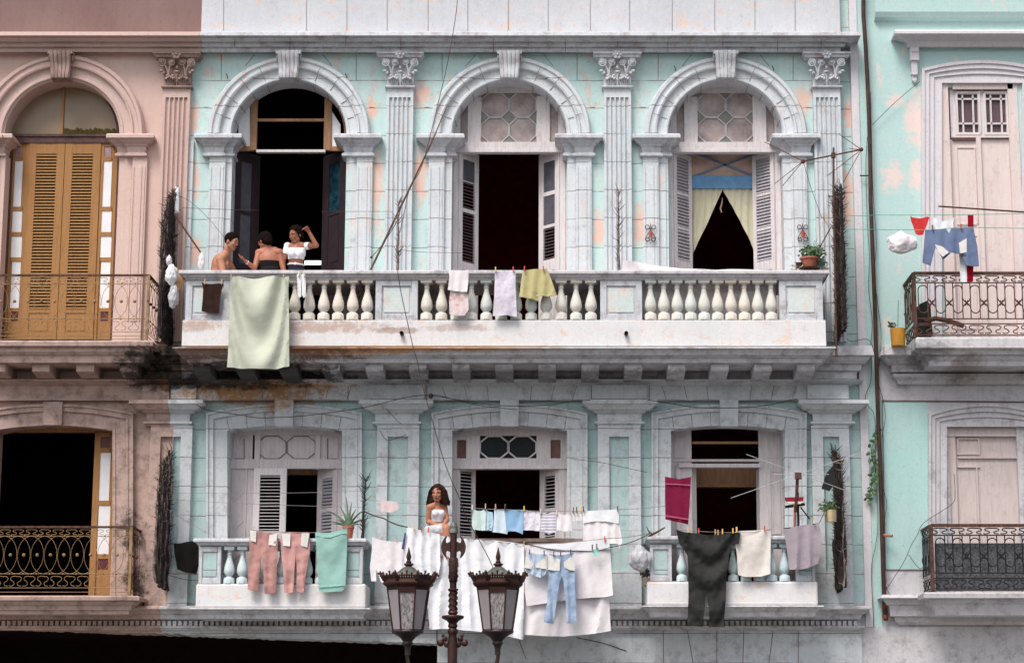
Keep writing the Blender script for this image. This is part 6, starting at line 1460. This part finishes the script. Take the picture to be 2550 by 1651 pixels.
def lantern(px):
    L = sub_empty('lantern', (LX(px), -SD, lz(1600)), SL); rot = R(22.5); R0, R1 = 55, 39; c8 = .924
    mb = MB(); plathe(mb, px, [(1361,.6),(1372,3),(1386,6.5),(1392,5),(1395,4.5),(1398,7),(1401,6),(1403,12),(1406,12.5),(1409,8),(1412,8),(1413,10)], 12); build(mb, 'finial', m_lmp, L, smooth=True)
    mb = MB(); plathe(mb, px, [(1411,10),(1414,16),(1419,22),(1425,30),(1431,39),(1438,48),(1452,60),(1454,61)], 8, rot=rot); build(mb, 'roof', m_lmpg, L)
    mb = MB(); plathe(mb, px, [(1440,62),(1448,63),(1452,67),(1456,66),(1460,60),(1465,56),(1467,50)], 8, rot=rot)
    for k in range(8):        # openwork crown: a crest and a corner leaf on every side
        a0 = rot+k*math.pi/4; a1 = a0+math.pi/4; am = (a0+a1)/2; B = Vector((LX(px), -SD, lz(1441)))
        def P(a, r, y): return Vector((B.x+r*mpx*math.cos(a), B.y+r*mpx*math.sin(a), lz(y)))
        p0, p1 = P(a0, 63, 1441), P(a1, 63, 1441)
        mb.tube([P(a0, 62, 1446), P(a0, 69, 1436), P(a0, 75, 1424)], [6*mpx, 5*mpx, 1.5*mpx], 6); mb.ball(P(a0, 70, 1435), 5*mpx, (1,1,1), 6, 5); mb.ball(P(a0, 78, 1430), 3.2*mpx, (1,1,1), 6, 5)
        for j in range(1, 8):
            q = p0.lerp(p1, j/8); q = q+(q-B).normalized().to_2d().to_3d()*0; hgt = (5, 10, 6, 15, 6, 10, 5)[j-1]
            o_ = Vector((math.cos(am), math.sin(am), 0))*hgt*.35*mpx; mb.tube([q, q+o_+Vector((0, 0, hgt*mpx))], [2.6*mpx, 2*mpx], 5); mb.ball(q+o_+Vector((0, 0, hgt*mpx)), 3.1*mpx, (1,1,1), 6, 5)
        mb.tube([P(a0, 64, 1436), P(a1, 64, 1436)], 1.6*mpx, 5)
    build(mb, 'crown', m_lmp, L)
    mb = MB()
    for k in range(8):
        a = rot+k*math.pi/4; B = Vector((LX(px), -SD, 0))
        mb.tube([B+Vector((R0*mpx*math.cos(a), R0*mpx*math.sin(a), lz(1465))), B+Vector((R1*mpx*math.cos(a), R1*mpx*math.sin(a), lz(1569)))], 2.1*mpx, 5)
    plathe(mb, px, [(1461,R0),(1467,R0+1),(1470,R0-1)], 8, rot=rot); plathe(mb, px, [(1567,R1+1),(1570,R1+1),(1571,R1)], 8, rot=rot)
    build(mb, 'frame', m_lmp, L)
    for k in range(8):
        a0 = rot+k*math.pi/4; a1 = a0+math.pi/4; B = Vector((LX(px), -SD, 0))
        def P(a, r, y): return B+Vector((r*mpx*math.cos(a), r*mpx*math.sin(a), lz(y)))
        mb = MB(); q = [P(a0, R0-1, 1467), P(a1, R0-1, 1467), P(a1, R1-1, 1569), P(a0, R1-1, 1569)]; am = (a0+a1)/2; nrm = Vector((math.cos(am), math.sin(am), 0))*.008
        front = math.sin(am) < -.9
        mb.add(q+[p-nrm for p in q], [(0,1,2,3),(7,6,5,4),(0,4,5,1),(1,5,6,2),(2,6,7,3),(3,7,4,0)]); build(mb, 'glass_pane', m_lsp if front else m_lgl, L)
        if front:
            mb = MB(); t0, t1 = .20, .24
            for (ya, yb, ra, rb) in ((1467, 1478, R0, R0-1.6),): 
                q = [P(a0, ra+1, ya), P(a1, ra+1, ya), P(a1, rb+1, yb), P(a0, rb+1, yb)]; mb.add(q+[p+nrm*.3 for p in q], [(0,1,2,3),(4,5,6,7),(0,4,5,1),(3,2,6,7)])
            build(mb, 'pane_header', m_lmp, L)
    mb = MB(); plathe(mb, px, [(1568,38),(1572,40),(1575,39),(1580,30),(1586,20),(1592,15),(1596,12),(1602,14),(1606,10),(1615,7),(1630,7)], 16); build(mb, 'base_cup', plain('dark_lamp_base', (.03,.018,.018), .5), L, smooth=True)
    mb = MB(); s = 1 if px < 1128 else -1; B = lambda x, y: (LX(x), -SD, lz(y))
    mb.tube(smoothpts([B(px, 1612), B(px, 1640), B(px+s*12, 1668), B(px+s*50, 1690), B(px+s*88, 1682), B(1128-s*8, 1655)], 5), 5*mpx, 8); build(mb, 'arm', m_lmp, L, smooth=True)
lantern(1016.5); lantern(1240)

# =============== people =======================================================
def cap_mesh(mb, p0, r0, p1, r1, n=14):
    p0, p1 = Vector(p0), Vector(p1); ax = (p1-p0); L = ax.length; ax = ax.normalized() if L > 1e-6 else Vector((0,0,1))
    ref = Vector((1,0,0)) if abs(ax.x) < .8 else Vector((0,1,0)); a = ax.cross(ref).normalized(); b = ax.cross(a); vs = []; rows = []
    for j in range(1, 5): t = math.pi/2*(1-j/4); rows.append((p0-ax*r0*math.sin(t), r0*math.cos(t)))
    for j in range(0, 4): t = math.pi/2*j/4; rows.append((p1+ax*r1*math.sin(t), r1*math.cos(t)))
    for c, r in rows:
        for i in range(n): q = 2*math.pi*i/n; vs.append(c+(a*math.cos(q)+b*math.sin(q))*r)
    k = len(rows); fs = [(i*n+j, i*n+(j+1)%n, (i+1)*n+(j+1)%n, (i+1)*n+j) for i in range(k-1) for j in range(n)]
    mb.add(vs, fs+[tuple(range(n-1,-1,-1)), tuple((k-1)*n+j for j in range(n))])
def organic(name, parts, mats, parent, voxel=.009, matfn=None, disp=None, cuts=(), smooth=3, origin=None):
    mb = MB()
    for p in parts:
        if p[0] == 'c': cap_mesh(mb, *p[1:])
        else: mb.ball(p[1], p[2], p[3], 18, 14, p[4] if len(p) > 4 else None)
    me = bpy.data.meshes.new(name); me.from_pydata([tuple(v) for v in mb.v], [], mb.f); me.update()
    bm = bmesh.new(); bm.from_mesh(me); bmesh.ops.recalc_face_normals(bm, faces=bm.faces); bm.to_mesh(me); bm.free()
    tmp = bpy.data.objects.new('tmp', me); col.objects.link(tmp)
    rm = tmp.modifiers.new('r', 'REMESH'); rm.mode = 'VOXEL'; rm.voxel_size = voxel; rm.use_smooth_shade = True
    if smooth: sm_ = tmp.modifiers.new('s', 'SMOOTH'); sm_.factor = .5; sm_.iterations = smooth
    dg = bpy.context.evaluated_depsgraph_get(); m2 = bpy.data.meshes.new_from_object(tmp.evaluated_get(dg)); bpy.data.objects.remove(tmp)
    bm = bmesh.new(); bm.from_mesh(m2)
    for co, no in cuts: bmesh.ops.bisect_plane(bm, geom=bm.verts[:]+bm.edges[:]+bm.faces[:], plane_co=co, plane_no=no, clear_outer=True)
    if disp:
        bm.normal_update()
        for v in bm.verts: v.co += v.normal*disp(v.co)
    org = Vector(origin) if origin else Vector((sum(v.co.x for v in bm.verts)/len(bm.verts), sum(v.co.y for v in bm.verts)/len(bm.verts), min(v.co.z for v in bm.verts)))
    mats = mats if isinstance(mats, (list, tuple)) else [mats]
    for f in bm.faces:
        f.smooth = True
        if matfn: f.material_index = matfn(f.calc_center_median())
    for v in bm.verts: v.co -= org
    m2.materials.clear()
    for m in mats: m2.materials.append(m)
    bm.to_mesh(m2); bm.free(); m2.name = name
    return link_mesh(name, m2, parent, org)
def skin(name, c):
    n = NT(name); cc = n.mix(n.ramp(n.noise(6, 5, .6), .35, .7), c, tuple(v*.8 for v in c)); n.done(cc, .5, .35)
    n.b.inputs['Subsurface Weight'].default_value = .08; n.b.inputs['Subsurface Radius'].default_value = (.02,.008,.004); return n.m
m_hair = plain('black_hair', (.010,.006,.005), .9, var=.4, scale=40, spec=.06, bump=.5); m_lip = plain('lip', (.22,.06,.05), .5); m_eyew = plain('eye_white', (.34,.29,.27), .3); m_iris = plain('dark_iris', (.02,.012,.01), .2)
def head_parts(c, fwd, s=1.0, up=Vector((0,0,1))):
    """head centred on c (between the ears, at eye height), facing fwd; returns parts and a frame"""
    f = Vector(fwd).normalized(); r = f.cross(up).normalized(); u = r.cross(f).normalized()
    P = lambda x, y, z: Vector(c) + (r*x + f*y + u*z)*s
    rot = Matrix((r, f, u)).transposed()
    b = lambda q, R_, sc: ('b', P(*q), R_*s, sc, rot)
    parts = [b((0,-.012,.025), .096, (.80,1.0,.98)), b((0,.022,-.025), .078, (.82,.86,1.05)), b((0,.048,-.078), .038, (.95,.8,.75)),
             ('c', P(-.045,.01,-.06), .026*s, P(-.012,.058,-.092), .020*s), ('c', P(.045,.01,-.06), .026*s, P(.012,.058,-.092), .020*s),
             ('c', P(0,.086,.010), .008*s, P(0,.101,-.026), .0105*s), b((-.011,.092,-.030), .0085, (1,1,.8)), b((.011,.092,-.030), .0085, (1,1,.8)),
             ('c', P(-.018,.085,-.056), .0085*s, P(.018,.085,-.056), .0085*s), b((0,.087,-.058), .012, (1.4,.7,.8)),
             ('c', P(-.048,.072,.020), .010*s, P(-.014,.086,.022), .009*s), ('c', P(.048,.072,.020), .010*s, P(.014,.086,.022), .009*s),
             b((-.04,.066,-.02), .022, (1,.8,.9)), b((.04,.066,-.02), .022, (1,.8,.9)),
             b((-.082,-.01,-.01), .026, (.35,.7,1.15)), b((.082,-.01,-.01), .026, (.35,.7,1.15))]
    return parts, P, rot
def face_bits(par, P, rot, s=1.0, open_=1.0):
    for sx in (-1, 1):
        mb = MB(); mb.ball(P(sx*.030, .0745, .003), .0125*s, (1.15,.8,.50), 12, 8, rot); e = build(mb, 'eye', m_eyew, par, smooth=True)
        mb = MB(); mb.ball(P(sx*.030-.001, .0812, .003), .0062*s, (1,.7,1), 10, 6, rot); build(mb, 'iris', m_iris, e, smooth=True)
        mb = MB(); mb.tube([P(sx*.048, .078, .024), P(sx*.032, .092, .029), P(sx*.016, .093, .024)], [.002*s,.0042*s,.003*s], 6); build(mb, 'eyebrow', m_hair, par, smooth=True)
    mb = MB(); mb.tube([P(-.024,.086,-.058), P(-.009,.0975,-.053), P(0,.098,-.055), P(.009,.0975,-.053), P(.024,.086,-.058)], [.002*s,.0048*s,.004*s,.0048*s,.002*s], 7)
    mb.tube([P(-.020,.088,-.061), P(0,.097,-.065), P(.020,.088,-.061)], [.002*s,.0058*s,.002*s], 7); build(mb, 'lips', m_lip, par, smooth=True)
def hand(wrist, direction, palmn, s=1.0, curl=.35, thumb=1, grip=0):
    """palm plus four fingers and a thumb"""
    d = Vector(direction).normalized(); n = Vector(palmn).normalized(); side = d.cross(n).normalized(); n = side.cross(d).normalized(); w = Vector(wrist); out = []
    for i, off in enumerate((-.030,-.010,.010,.029)): out.append(('c', w+side*off*.6*s, .013*s, w+d*.078*s+side*off*s, .0115*s))
    for i, (off, L) in enumerate(((-.031,.062),(-.0105,.074),(.0105,.070),(.030,.055))):
        p = w+d*.082*s+side*off*s; v = d.copy(); c = curl*(1+.12*i)
        for j, f in enumerate((.45,.32,.23)):
            v = (v*math.cos(c)+n*math.sin(c)).normalized() if j or grip else (v*math.cos(c*.5)+n*math.sin(c*.5)).normalized()
            c2 = p+v*L*f*s; out.append(('c', p, (.0092-.0009*j)*s, c2, (.0086-.001*j)*s)); p = c2; 
            if grip: c = grip
    p = w+d*.02*s-side*.028*s*thumb; v = (d*.75-side*.62*thumb+n*.25).normalized(); q = p+v*.045*s; out += [('c', p, .0125*s, q, .0105*s)]; v2 = (d*.95-side*.15*thumb+n*.35).normalized(); out.append(('c', q, .0105*s, q+v2*.032*s, .0085*s))
    return out
def P_(px, py, d): return at(px, py, d)
def hair_cap(par, HP, HR, s=1.0, r=.101, hl=(.073,.076), sb=(.012,-.03), nape=-.05, c=(0,-.020,.040), extra=(), amp=.004, fr=40):
    f, u = Vector(HR.col[1]), Vector(HR.col[2]); a, b = hl[0]-sb[0], hl[1]-sb[1]; n = (f*b - u*a).normalized()
    return organic('hair', [('b', HP(*c), r*s, (.86,1.0,.97), HR)] + list(extra), m_hair, par, .0065, disp=hairdisp(fr, amp), smooth=1, cuts=[(HP(0, *hl), n), (HP(0, -.02, nape), (-u*.8+f*.6).normalized())])
def hairdisp(sc, amp): return lambda co: amp*(noise.noise(co*sc)+.6*noise.noise(co*sc*2.3)+.4*noise.noise(co*sc*4.7))

# --- seated woman on the middle balcony
s1 = skin('warm_tan_skin', (.50,.215,.13)); hd = .80
W4 = thing('person', 'young woman with long dark curly hair, white strapless top, seated on the middle balcony', 'person', P_(1088, 1338, hd-.1), None)
fw = Vector((-.22, -1, -.10)); hp_, HP, HR = head_parts(P_(1089.5, 1229, hd+.02), fw, .98)
parts = list(hp_)
neck = P_(1090, 1252, hd-.02); chest = P_(1089, 1278, hd-.03); waist = P_(1089, 1303, hd-.06); pel = P_(1086, 1322, hd-.10)
shL, shR = P_(1070, 1263, hd+.03), P_(1106, 1263, hd-.09)
parts += [('c', P_(1090, 1240, hd-.01), .050, neck, .052), ('c', neck, .052, chest, .080), ('c', shL, .050, shR, .050), ('c', neck, .05, shL, .046), ('c', neck, .05, shR, .046),
          ('b', chest, .104, (1.0,.80,1.0)), ('b', P_(1089, 1290, hd-.05), .088, (1.0,.82,1.1)), ('b', waist, .088, (1,.85,1)), ('b', pel, .135, (1.12,.95,.85)),
          ('b', P_(1084, 1277, hd+.055), .042, (1,.9,1)), ('b', P_(1099, 1277, hd+.035), .042, (1,.9,1))]
kn1, kn2 = P_(1094, 1320, hd+.26), P_(1111, 1316, hd+.28)
elL = P_(1066, 1298, hd-.02); haL = P_(1090, 1308, hd+.14)
elR = P_(1113, 1294, hd-.02); haR = P_(1106, 1306, hd+.16)
parts += [('c', shL, .046, elL, .036), ('c', elL, .036, haL, .026), ('c', shR, .046, elR, .036), ('c', elR, .036, haR, .026),
          ('c', P_(1078, 1322, hd-.05), .088, kn1, .062), ('c', P_(1094, 1322, hd-.05), .088, kn2, .062),
          ('c', kn1, .060, P_(1100, 1375, hd+.30), .040), ('c', kn2, .060, P_(1114, 1378, hd+.30), .040)]
for a, b in ((P_(1100, 1375, hd+.30), P_(1100, 1384, hd+.42)), (P_(1114, 1378, hd+.30), P_(1114, 1387, hd+.42))): parts += [('c', a, .036, b, .028), ('c', b, .028, b+Vector((0,-.05,-.01)), .02)]
parts += hand(haL, (1, -.4, -.15), (0, 0, -1), .95, .3, 1) + hand(haR, (-.6, -.6, -.15), (0, 0, -1), .95, .3, -1)
body = organic('body', parts, s1, W4, .0075, origin=W4.location); face_bits(W4, HP, HR)
m_hairb = plain('dark_brown_hair', (.030,.011,.007), .75, var=.5, scale=60, spec=.12, bump=.5)
hp2 = [('b', HP(0,-.026,.048), .099, (.88,1.0,.92), HR)]
for sx in (-1, 1):
    hp2 += [('c', HP(sx*.035,-.01,.06), .050, HP(sx*.088,-.015,-.04), .052), ('c', HP(sx*.088,-.015,-.04), .052, HP(sx*.122,-.015,-.12), .050)]
hp2 += [('c', HP(0,-.07,.03), .085, HP(0,-.08,-.11), .095), ('c', HP(.06,-.02,.0), .05, HP(.085,.01,-.15), .050), ('c', HP(.02,.022,.116), .018, HP(.082,.015,.03), .026), ('c', HP(-.01,.022,.116), .018, HP(-.080,.015,.03), .024), ('c', HP(.09,.0,.0), .030, HP(.105,.03,-.12), .034)]
hu = Vector(HR.col[2])
hb_ = organic('hair', hp2, m_hairb, W4, .008, disp=hairdisp(26, .009), smooth=1, cuts=[(HP(0,0,-.155), -hu)])
mb = MB(); rnd = random.Random(4)
for i in range(520):     # separate wavy strands over the mass
    a = rnd.uniform(0, 6.28); ca, sa = math.cos(a), math.sin(a)
    if sa > .62: continue
    z1 = rnd.uniform(-.175, -.12); P = []; ph = rnd.uniform(0, 6)
    for j in range(13):
        t_ = j/12; z = .125+(z1-.125)*t_; rr = (.045+.062*min(1, t_*3)**.6) + .060*t_*abs(ca) + rnd.uniform(-.002, .002)
        P.append(HP(rr*ca+.004*math.sin(ph+t_*22), rr*sa*.92-.02+.004*math.cos(ph+t_*19), z))
    mb.tube(P, .0021, 3)
build(mb, 'strands', m_hairb, hb_, smooth=True)
m_wt = mc['white']
organic('strapless_top', [('b', chest, .111, (1.01,.84,1.0)), ('b', P_(1089, 1290, hd-.05), .095, (1.02,.86,1.1)), ('b', P_(1084, 1277, hd+.055), .050, (1,.9,1)), ('b', P_(1099, 1277, hd+.035), .050, (1,.9,1))], m_wt, W4, .0075, cuts=[(P_(1089, 1270, hd), (0,0,1)), (P_(1089, 1299, hd), (0,0,-1))], disp=hairdisp(18, .004))
organic('skirt', [('b', pel, .150, (1.16,1,.88)), ('c', P_(1078, 1322, hd-.05), .10, kn1+Vector((0,.0,.0)), .076), ('c', P_(1094, 1322, hd-.05), .10, P_(1101, 1318, hd+.15), .086)], cloth_mat('cloth_skirt', (.58,.59,.64)), W4, .009, disp=hairdisp(16, .008), cuts=[(P_(1089, 1304, hd), (0,0,1))])
# coping under her is the middle balcony rail

# --- shirtless man
s2 = skin('brown_skin_man', (.50,.23,.145)); d = .62
Mn = thing('person', 'shirtless man with short dark hair and moustache facing right behind the upper rail', 'person', (X(545,760,d), -d, FLOOR_U), 'people')
Mn.pop('group') if 'group' in Mn else None
fl = FLOOR_U
hp_, HP, HR = head_parts(P_(577, 603, d+.05), Vector((.93, -.40, -.30)), 1.04)
nk = P_(563, 632, d); up = P_(550, 647, d-.02); mid = P_(545, 675, d-.02); pe = P_(548, 722, d-.05)
sf, sb = P_(549, 647, d+.15), P_(564, 646, d-.19)
parts = hp_ + [('c', P_(570, 616, d+.03), .056, nk, .062), ('c', nk, .062, up, .085), ('c', sf, .062, sb, .062), ('b', up+Vector((0,0,-.08)), .15, (.88,1.15,1.15)), ('b', mid, .135, (.88,1.1,1.2)), ('b', pe, .15, (1,1.1,.9)), ('c', nk, .06, sf, .052), ('c', nk, .06, sb, .052),
     ('b', P_(563, 660, d+.05), .07, (.7,1,.9)), ('b', P_(566, 660, d-.08), .07, (.7,1,.9))]
el = P_(559, 692, d+.20); ha = P_(600, 712, d+.16); el2 = P_(590, 690, d-.2); ha2 = P_(618, 706, d-.1)
parts += [('c', sf, .058, el, .042), ('c', el, .042, ha, .030), ('c', sb, .058, el2, .042), ('c', el2, .042, ha2, .030)] + hand(ha, (1,0,-.1), (0,0,-1), 1.05, .3, 1) + hand(ha2, (1,0,-.1), (0,0,-1), 1.05, .3, -1)
k1, k2 = pe+Vector((.45,-.10,.02)), pe+Vector((.45,.12,.02)); kf = lambda k: Vector((k.x+.02, k.y, fl+.08))
parts += [('c', pe+Vector((0,-.08,0)), .085, k1, .06), ('c', pe+Vector((0,.08,0)), .085, k2, .06), ('c', k1, .06, kf(k1), .04), ('c', k2, .06, kf(k2), .04), ('c', kf(k1), .038, kf(k1)+Vector((.17,0,-.04)), .028), ('c', kf(k2), .038, kf(k2)+Vector((.17,0,-.04)), .028)]
organic('body', parts, s2, Mn, .0085, origin=Mn.location); face_bits(Mn, HP, HR, 1.04)
hair_cap(Mn, HP, HR, 1.04)
mb = MB(); mb.tube([HP(-.024,.090,-.047), HP(0,.103,-.042), HP(.024,.090,-.047)], [.003,.006,.003], 6); build(mb, 'moustache', m_hair, Mn)
organic('shorts', [('b', pe, .165, (1.02,1.1,.8)), ('c', pe+Vector((0,-.08,0)), .10, pe+Vector((.32,-.10,.01)), .085), ('c', pe+Vector((0,.08,0)), .10, pe+Vector((.32,.12,.01)), .085)], mc['denim'], Mn, .012)
st = thing('stool', 'plain dark wooden stool under the shirtless man behind the sage sheet', 'stool', (pe.x, pe.y, fl)); hz = pe.z-.16
mb = MB(); mb.lathe((pe.x, pe.y, hz), [(.17,-.035),(.18,-.02),(.18,0)], 20); build(mb, 'seat', m_bwood, st)
for a in range(4):
    q = a*math.pi/2+.78; mb = MB(); mb.tube([(pe.x+.12*math.cos(q), pe.y+.12*math.sin(q), hz-.03), (pe.x+.17*math.cos(q), pe.y+.17*math.sin(q), fl)], .016, 6); build(mb, 'leg', m_bwood, st)

# --- woman seen from behind
s3 = skin('deep_brown_skin', (.43,.165,.10)); d = .55
W2 = thing('person', 'woman seen from behind in a dark strapless top, reaching her hand towards the man', 'person', (X(672,760,d), -d, fl))
hp_, HP, HR = head_parts(P_(659, 602, d+.0), Vector((-.72, .62, -.30)), 1.0)
nk = P_(667, 620, d); up = P_(670, 637, d); pe = P_(672, 712, d-.03); sL, sR = P_(645, 630, d), P_(695, 629, d)
parts = hp_ + [('c', P_(666, 608, d), .050, nk, .055), ('c', nk, .055, up, .08), ('c', sL, .060, sR, .060), ('c', P_(655, 625, d-.01), .056, P_(684, 624, d-.01), .056), ('c', nk, .055, sL, .048), ('c', nk, .055, sR, .048), ('b', up+Vector((0,.0,-.08)), .14, (1.12,.75,1.15)), ('b', P_(672, 678, d), .125, (1.1,.8,1.2)), ('b', pe, .16, (1.15,1,.9))]
eL = P_(634, 668, d+.12); hL = P_(612, 651, d+.20); eR = P_(707, 676, d+.02); hR = P_(700, 712, d+.06)
parts += [('c', sL, .050, eL, .038), ('c', eL, .038, hL, .027), ('c', sR, .050, eR, .038), ('c', eR, .038, hR, .028)] + hand(hL, (-1,-.1,.75), (.4,0,1), .95, .25, 1) + hand(hR, (0,0,-1), (-1,0,0), .95, .3, 1)
k1, k2 = pe+Vector((-.14,.40,.02)), pe+Vector((.12,.42,.02))
parts += [('c', pe+Vector((-.08,0,0)), .09, k1, .062), ('c', pe+Vector((.08,0,0)), .09, k2, .062), ('c', k1, .06, kf(k1), .04), ('c', k2, .06, kf(k2), .04), ('c', kf(k1), .036, kf(k1)+Vector((0,.16,-.04)), .026), ('c', kf(k2), .036, kf(k2)+Vector((0,.16,-.04)), .026)]
organic('body', parts, s3, W2, .0085, origin=W2.location); face_bits(W2, HP, HR)
hair_cap(W2, HP, HR, 1.06, .106, nape=-.085, sb=(.0,-.06), amp=.008, fr=26, extra=[('b', HP(0,-.07,-.02), .075, (1,.8,.9), HR)])
organic('strapless_top', [('b', up+Vector((0,0,-.08)), .148, (1.14,.80,1.15)), ('b', P_(672, 678, d), .135, (1.12,.84,1.2)), ('b', pe, .172, (1.16,1.02,.9))], plain('black_jersey', (.006,.005,.005), .95), W2, .010, cuts=[(P_(672, 652, d), (0,0,1))])
mb = MB(); w_ = (eL-hL).normalized(); mb.tube([hL+w_*.03+.03*(Vector((0,0,1)).cross(w_).normalized()*math.cos(a)+w_.cross(Vector((0,0,1)).cross(w_).normalized())*math.sin(a)) for a in [j*.5236 for j in range(13)]], .004, 5); build(mb, 'bracelet', m_white, W2)
st = thing('stool', 'dark wooden stool under the woman seen from behind', 'stool', (pe.x, pe.y, fl)); hz = pe.z-.16
mb = MB(); mb.lathe((pe.x, pe.y, hz), [(.17,-.035),(.18,-.02),(.18,0)], 20); build(mb, 'seat', m_bwood, st)
for a in range(4):
    q = a*math.pi/2+.78; mb = MB(); mb.tube([(pe.x+.12*math.cos(q), pe.y+.12*math.sin(q), hz-.03), (pe.x+.17*math.cos(q), pe.y+.17*math.sin(q), fl)], .016, 6); build(mb, 'leg', m_bwood, st)

# --- standing woman with raised arm
s4 = skin('brown_skin_woman', (.36,.14,.085)); d = .50
W3 = thing('person', 'young woman in a white crop top standing with her right-hand-side arm raised, looking down left', 'person', (X(738,760,d), -d, fl))
hp_, HP, HR = head_parts(P_(736, 586, d+.02), Vector((-.62, -.75, -.22)), 1.0)
nk = P_(739, 608, d); ch = P_(738, 630, d); wa = P_(737, 655, d-.01); pe = P_(738, 690, d-.02); sL, sR = P_(715, 616, d), P_(763, 613, d)
parts = hp_ + [('c', P_(738, 598, d), .047, nk, .050), ('c', nk, .052, ch, .08), ('c', sL, .046, sR, .046), ('c', nk, .048, sL, .042), ('c', nk, .048, sR, .042), ('b', ch, .115, (1.10,.78,1.1)), ('b', P_(737, 645, d), .098, (1.08,.8,1)), ('b', wa, .098, (1.1,.82,1)), ('b', pe, .14, (1.15,.9,1)),
     ('b', P_(728, 631, d+.075), .055, (1,.9,1)), ('b', P_(747, 631, d+.075), .055, (1,.9,1))]
eL = P_(705, 652, d+.03); hL = P_(704, 688, d+.08); eR = P_(788, 612, d+.20); hR = P_(769, 577, d+.22)
parts += [('c', sL, .044, eL, .034), ('c', eL, .034, hL, .025), ('c', sR, .046, eR, .036), ('c', eR, .036, hR, .026)] + hand(hL, (0,0,-1), (1,0,0), .95, .3, -1) + hand(hR, (-.62,-.25,.62), (-.45,-.75,-.45), .92, 1.2, -1, 1.5) + [('b', hR+Vector((-.026,-.012,.030)), .034, (1.1,.9,1))]
f1, f2 = Vector((pe.x-.09, pe.y-.02, fl+.09)), Vector((pe.x+.10, pe.y+.03, fl+.09)); kk = lambda f: Vector((f.x, f.y-.03, fl+.46))
parts += [('c', pe+Vector((-.08,0,0)), .085, kk(f1), .058), ('c', pe+Vector((.08,0,0)), .085, kk(f2), .058), ('c', kk(f1), .055, f1, .036), ('c', kk(f2), .055, f2, .036), ('c', f1, .034, f1+Vector((-.03,-.15,-.05)), .026), ('c', f2, .034, f2+Vector((.03,-.15,-.05)), .026)]
organic('body', parts, s4, W3, .0075, origin=W3.location); face_bits(W3, HP, HR)
hair_cap(W3, HP, HR, 1.07, .105, hl=(.070,.080), sb=(.005,-.045), nape=-.07, amp=.009, fr=28, extra=[('b', HP(0,-.06,-.01), .075, (1,.8,1), HR)])
ct = organic('crop_top', [('b', ch, .122, (1.12,.82,1.1)), ('b', P_(737, 642, d), .108, (1.10,.86,1)), ('c', sL, .053, sR, .053), ('b', P_(728, 631.5, d+.078), .064, (1,.9,1)), ('b', P_(747, 631.5, d+.078), .064, (1,.9,1))], m_wt, W3, .007,
        cuts=[(P_(738, 647.5, d), (0,0,-1)), (P_(739, 615.5, d), Vector((0,-.3,.95)).normalized())], disp=hairdisp(24, .0035))
organic('sleeve', [('c', sL+(eL-sL)*-.1, .052, sL.lerp(eL, .6), .048)], m_wt, ct, .007, cuts=[(sL.lerp(eL, .5), (eL-sL).normalized())], disp=hairdisp(24, .003))
organic('sleeve', [('c', sR+(eR-sR)*-.1, .053, sR.lerp(eR, .5), .050)], m_wt, ct, .007, cuts=[(sR.lerp(eR, .40), (eR-sR).normalized())], disp=hairdisp(24, .003))
organic('trousers', [('b', pe, .152, (1.17,.95,1)), ('b', P_(737, 667, d-.01), .112, (1.05,.88,.7)), ('c', pe+Vector((-.08,0,0)), .096, kk(f1), .072), ('c', pe+Vector((.08,0,0)), .096, kk(f2), .072), ('c', kk(f1), .07, f1+Vector((0,0,.05)), .055), ('c', kk(f2), .07, f2+Vector((0,0,.05)), .055)], plain('navy_denim', (.008,.010,.022), .9), W3, .010, cuts=[(P_(738, 664, d), (0,0,1))])
mb = MB(); bc = P_(737, 660.5, d-.01); mb.tube([bc+Vector((.118*math.cos(a), .096*math.sin(a), .004*math.sin(a*2))) for a in [j*math.pi/16 for j in range(33)]], .011, 6); mb.ball(bc+Vector((0,-.098,0)), .02, (1.3,.6,1)); build(mb, 'belt', m_wt, W3, smooth=True)
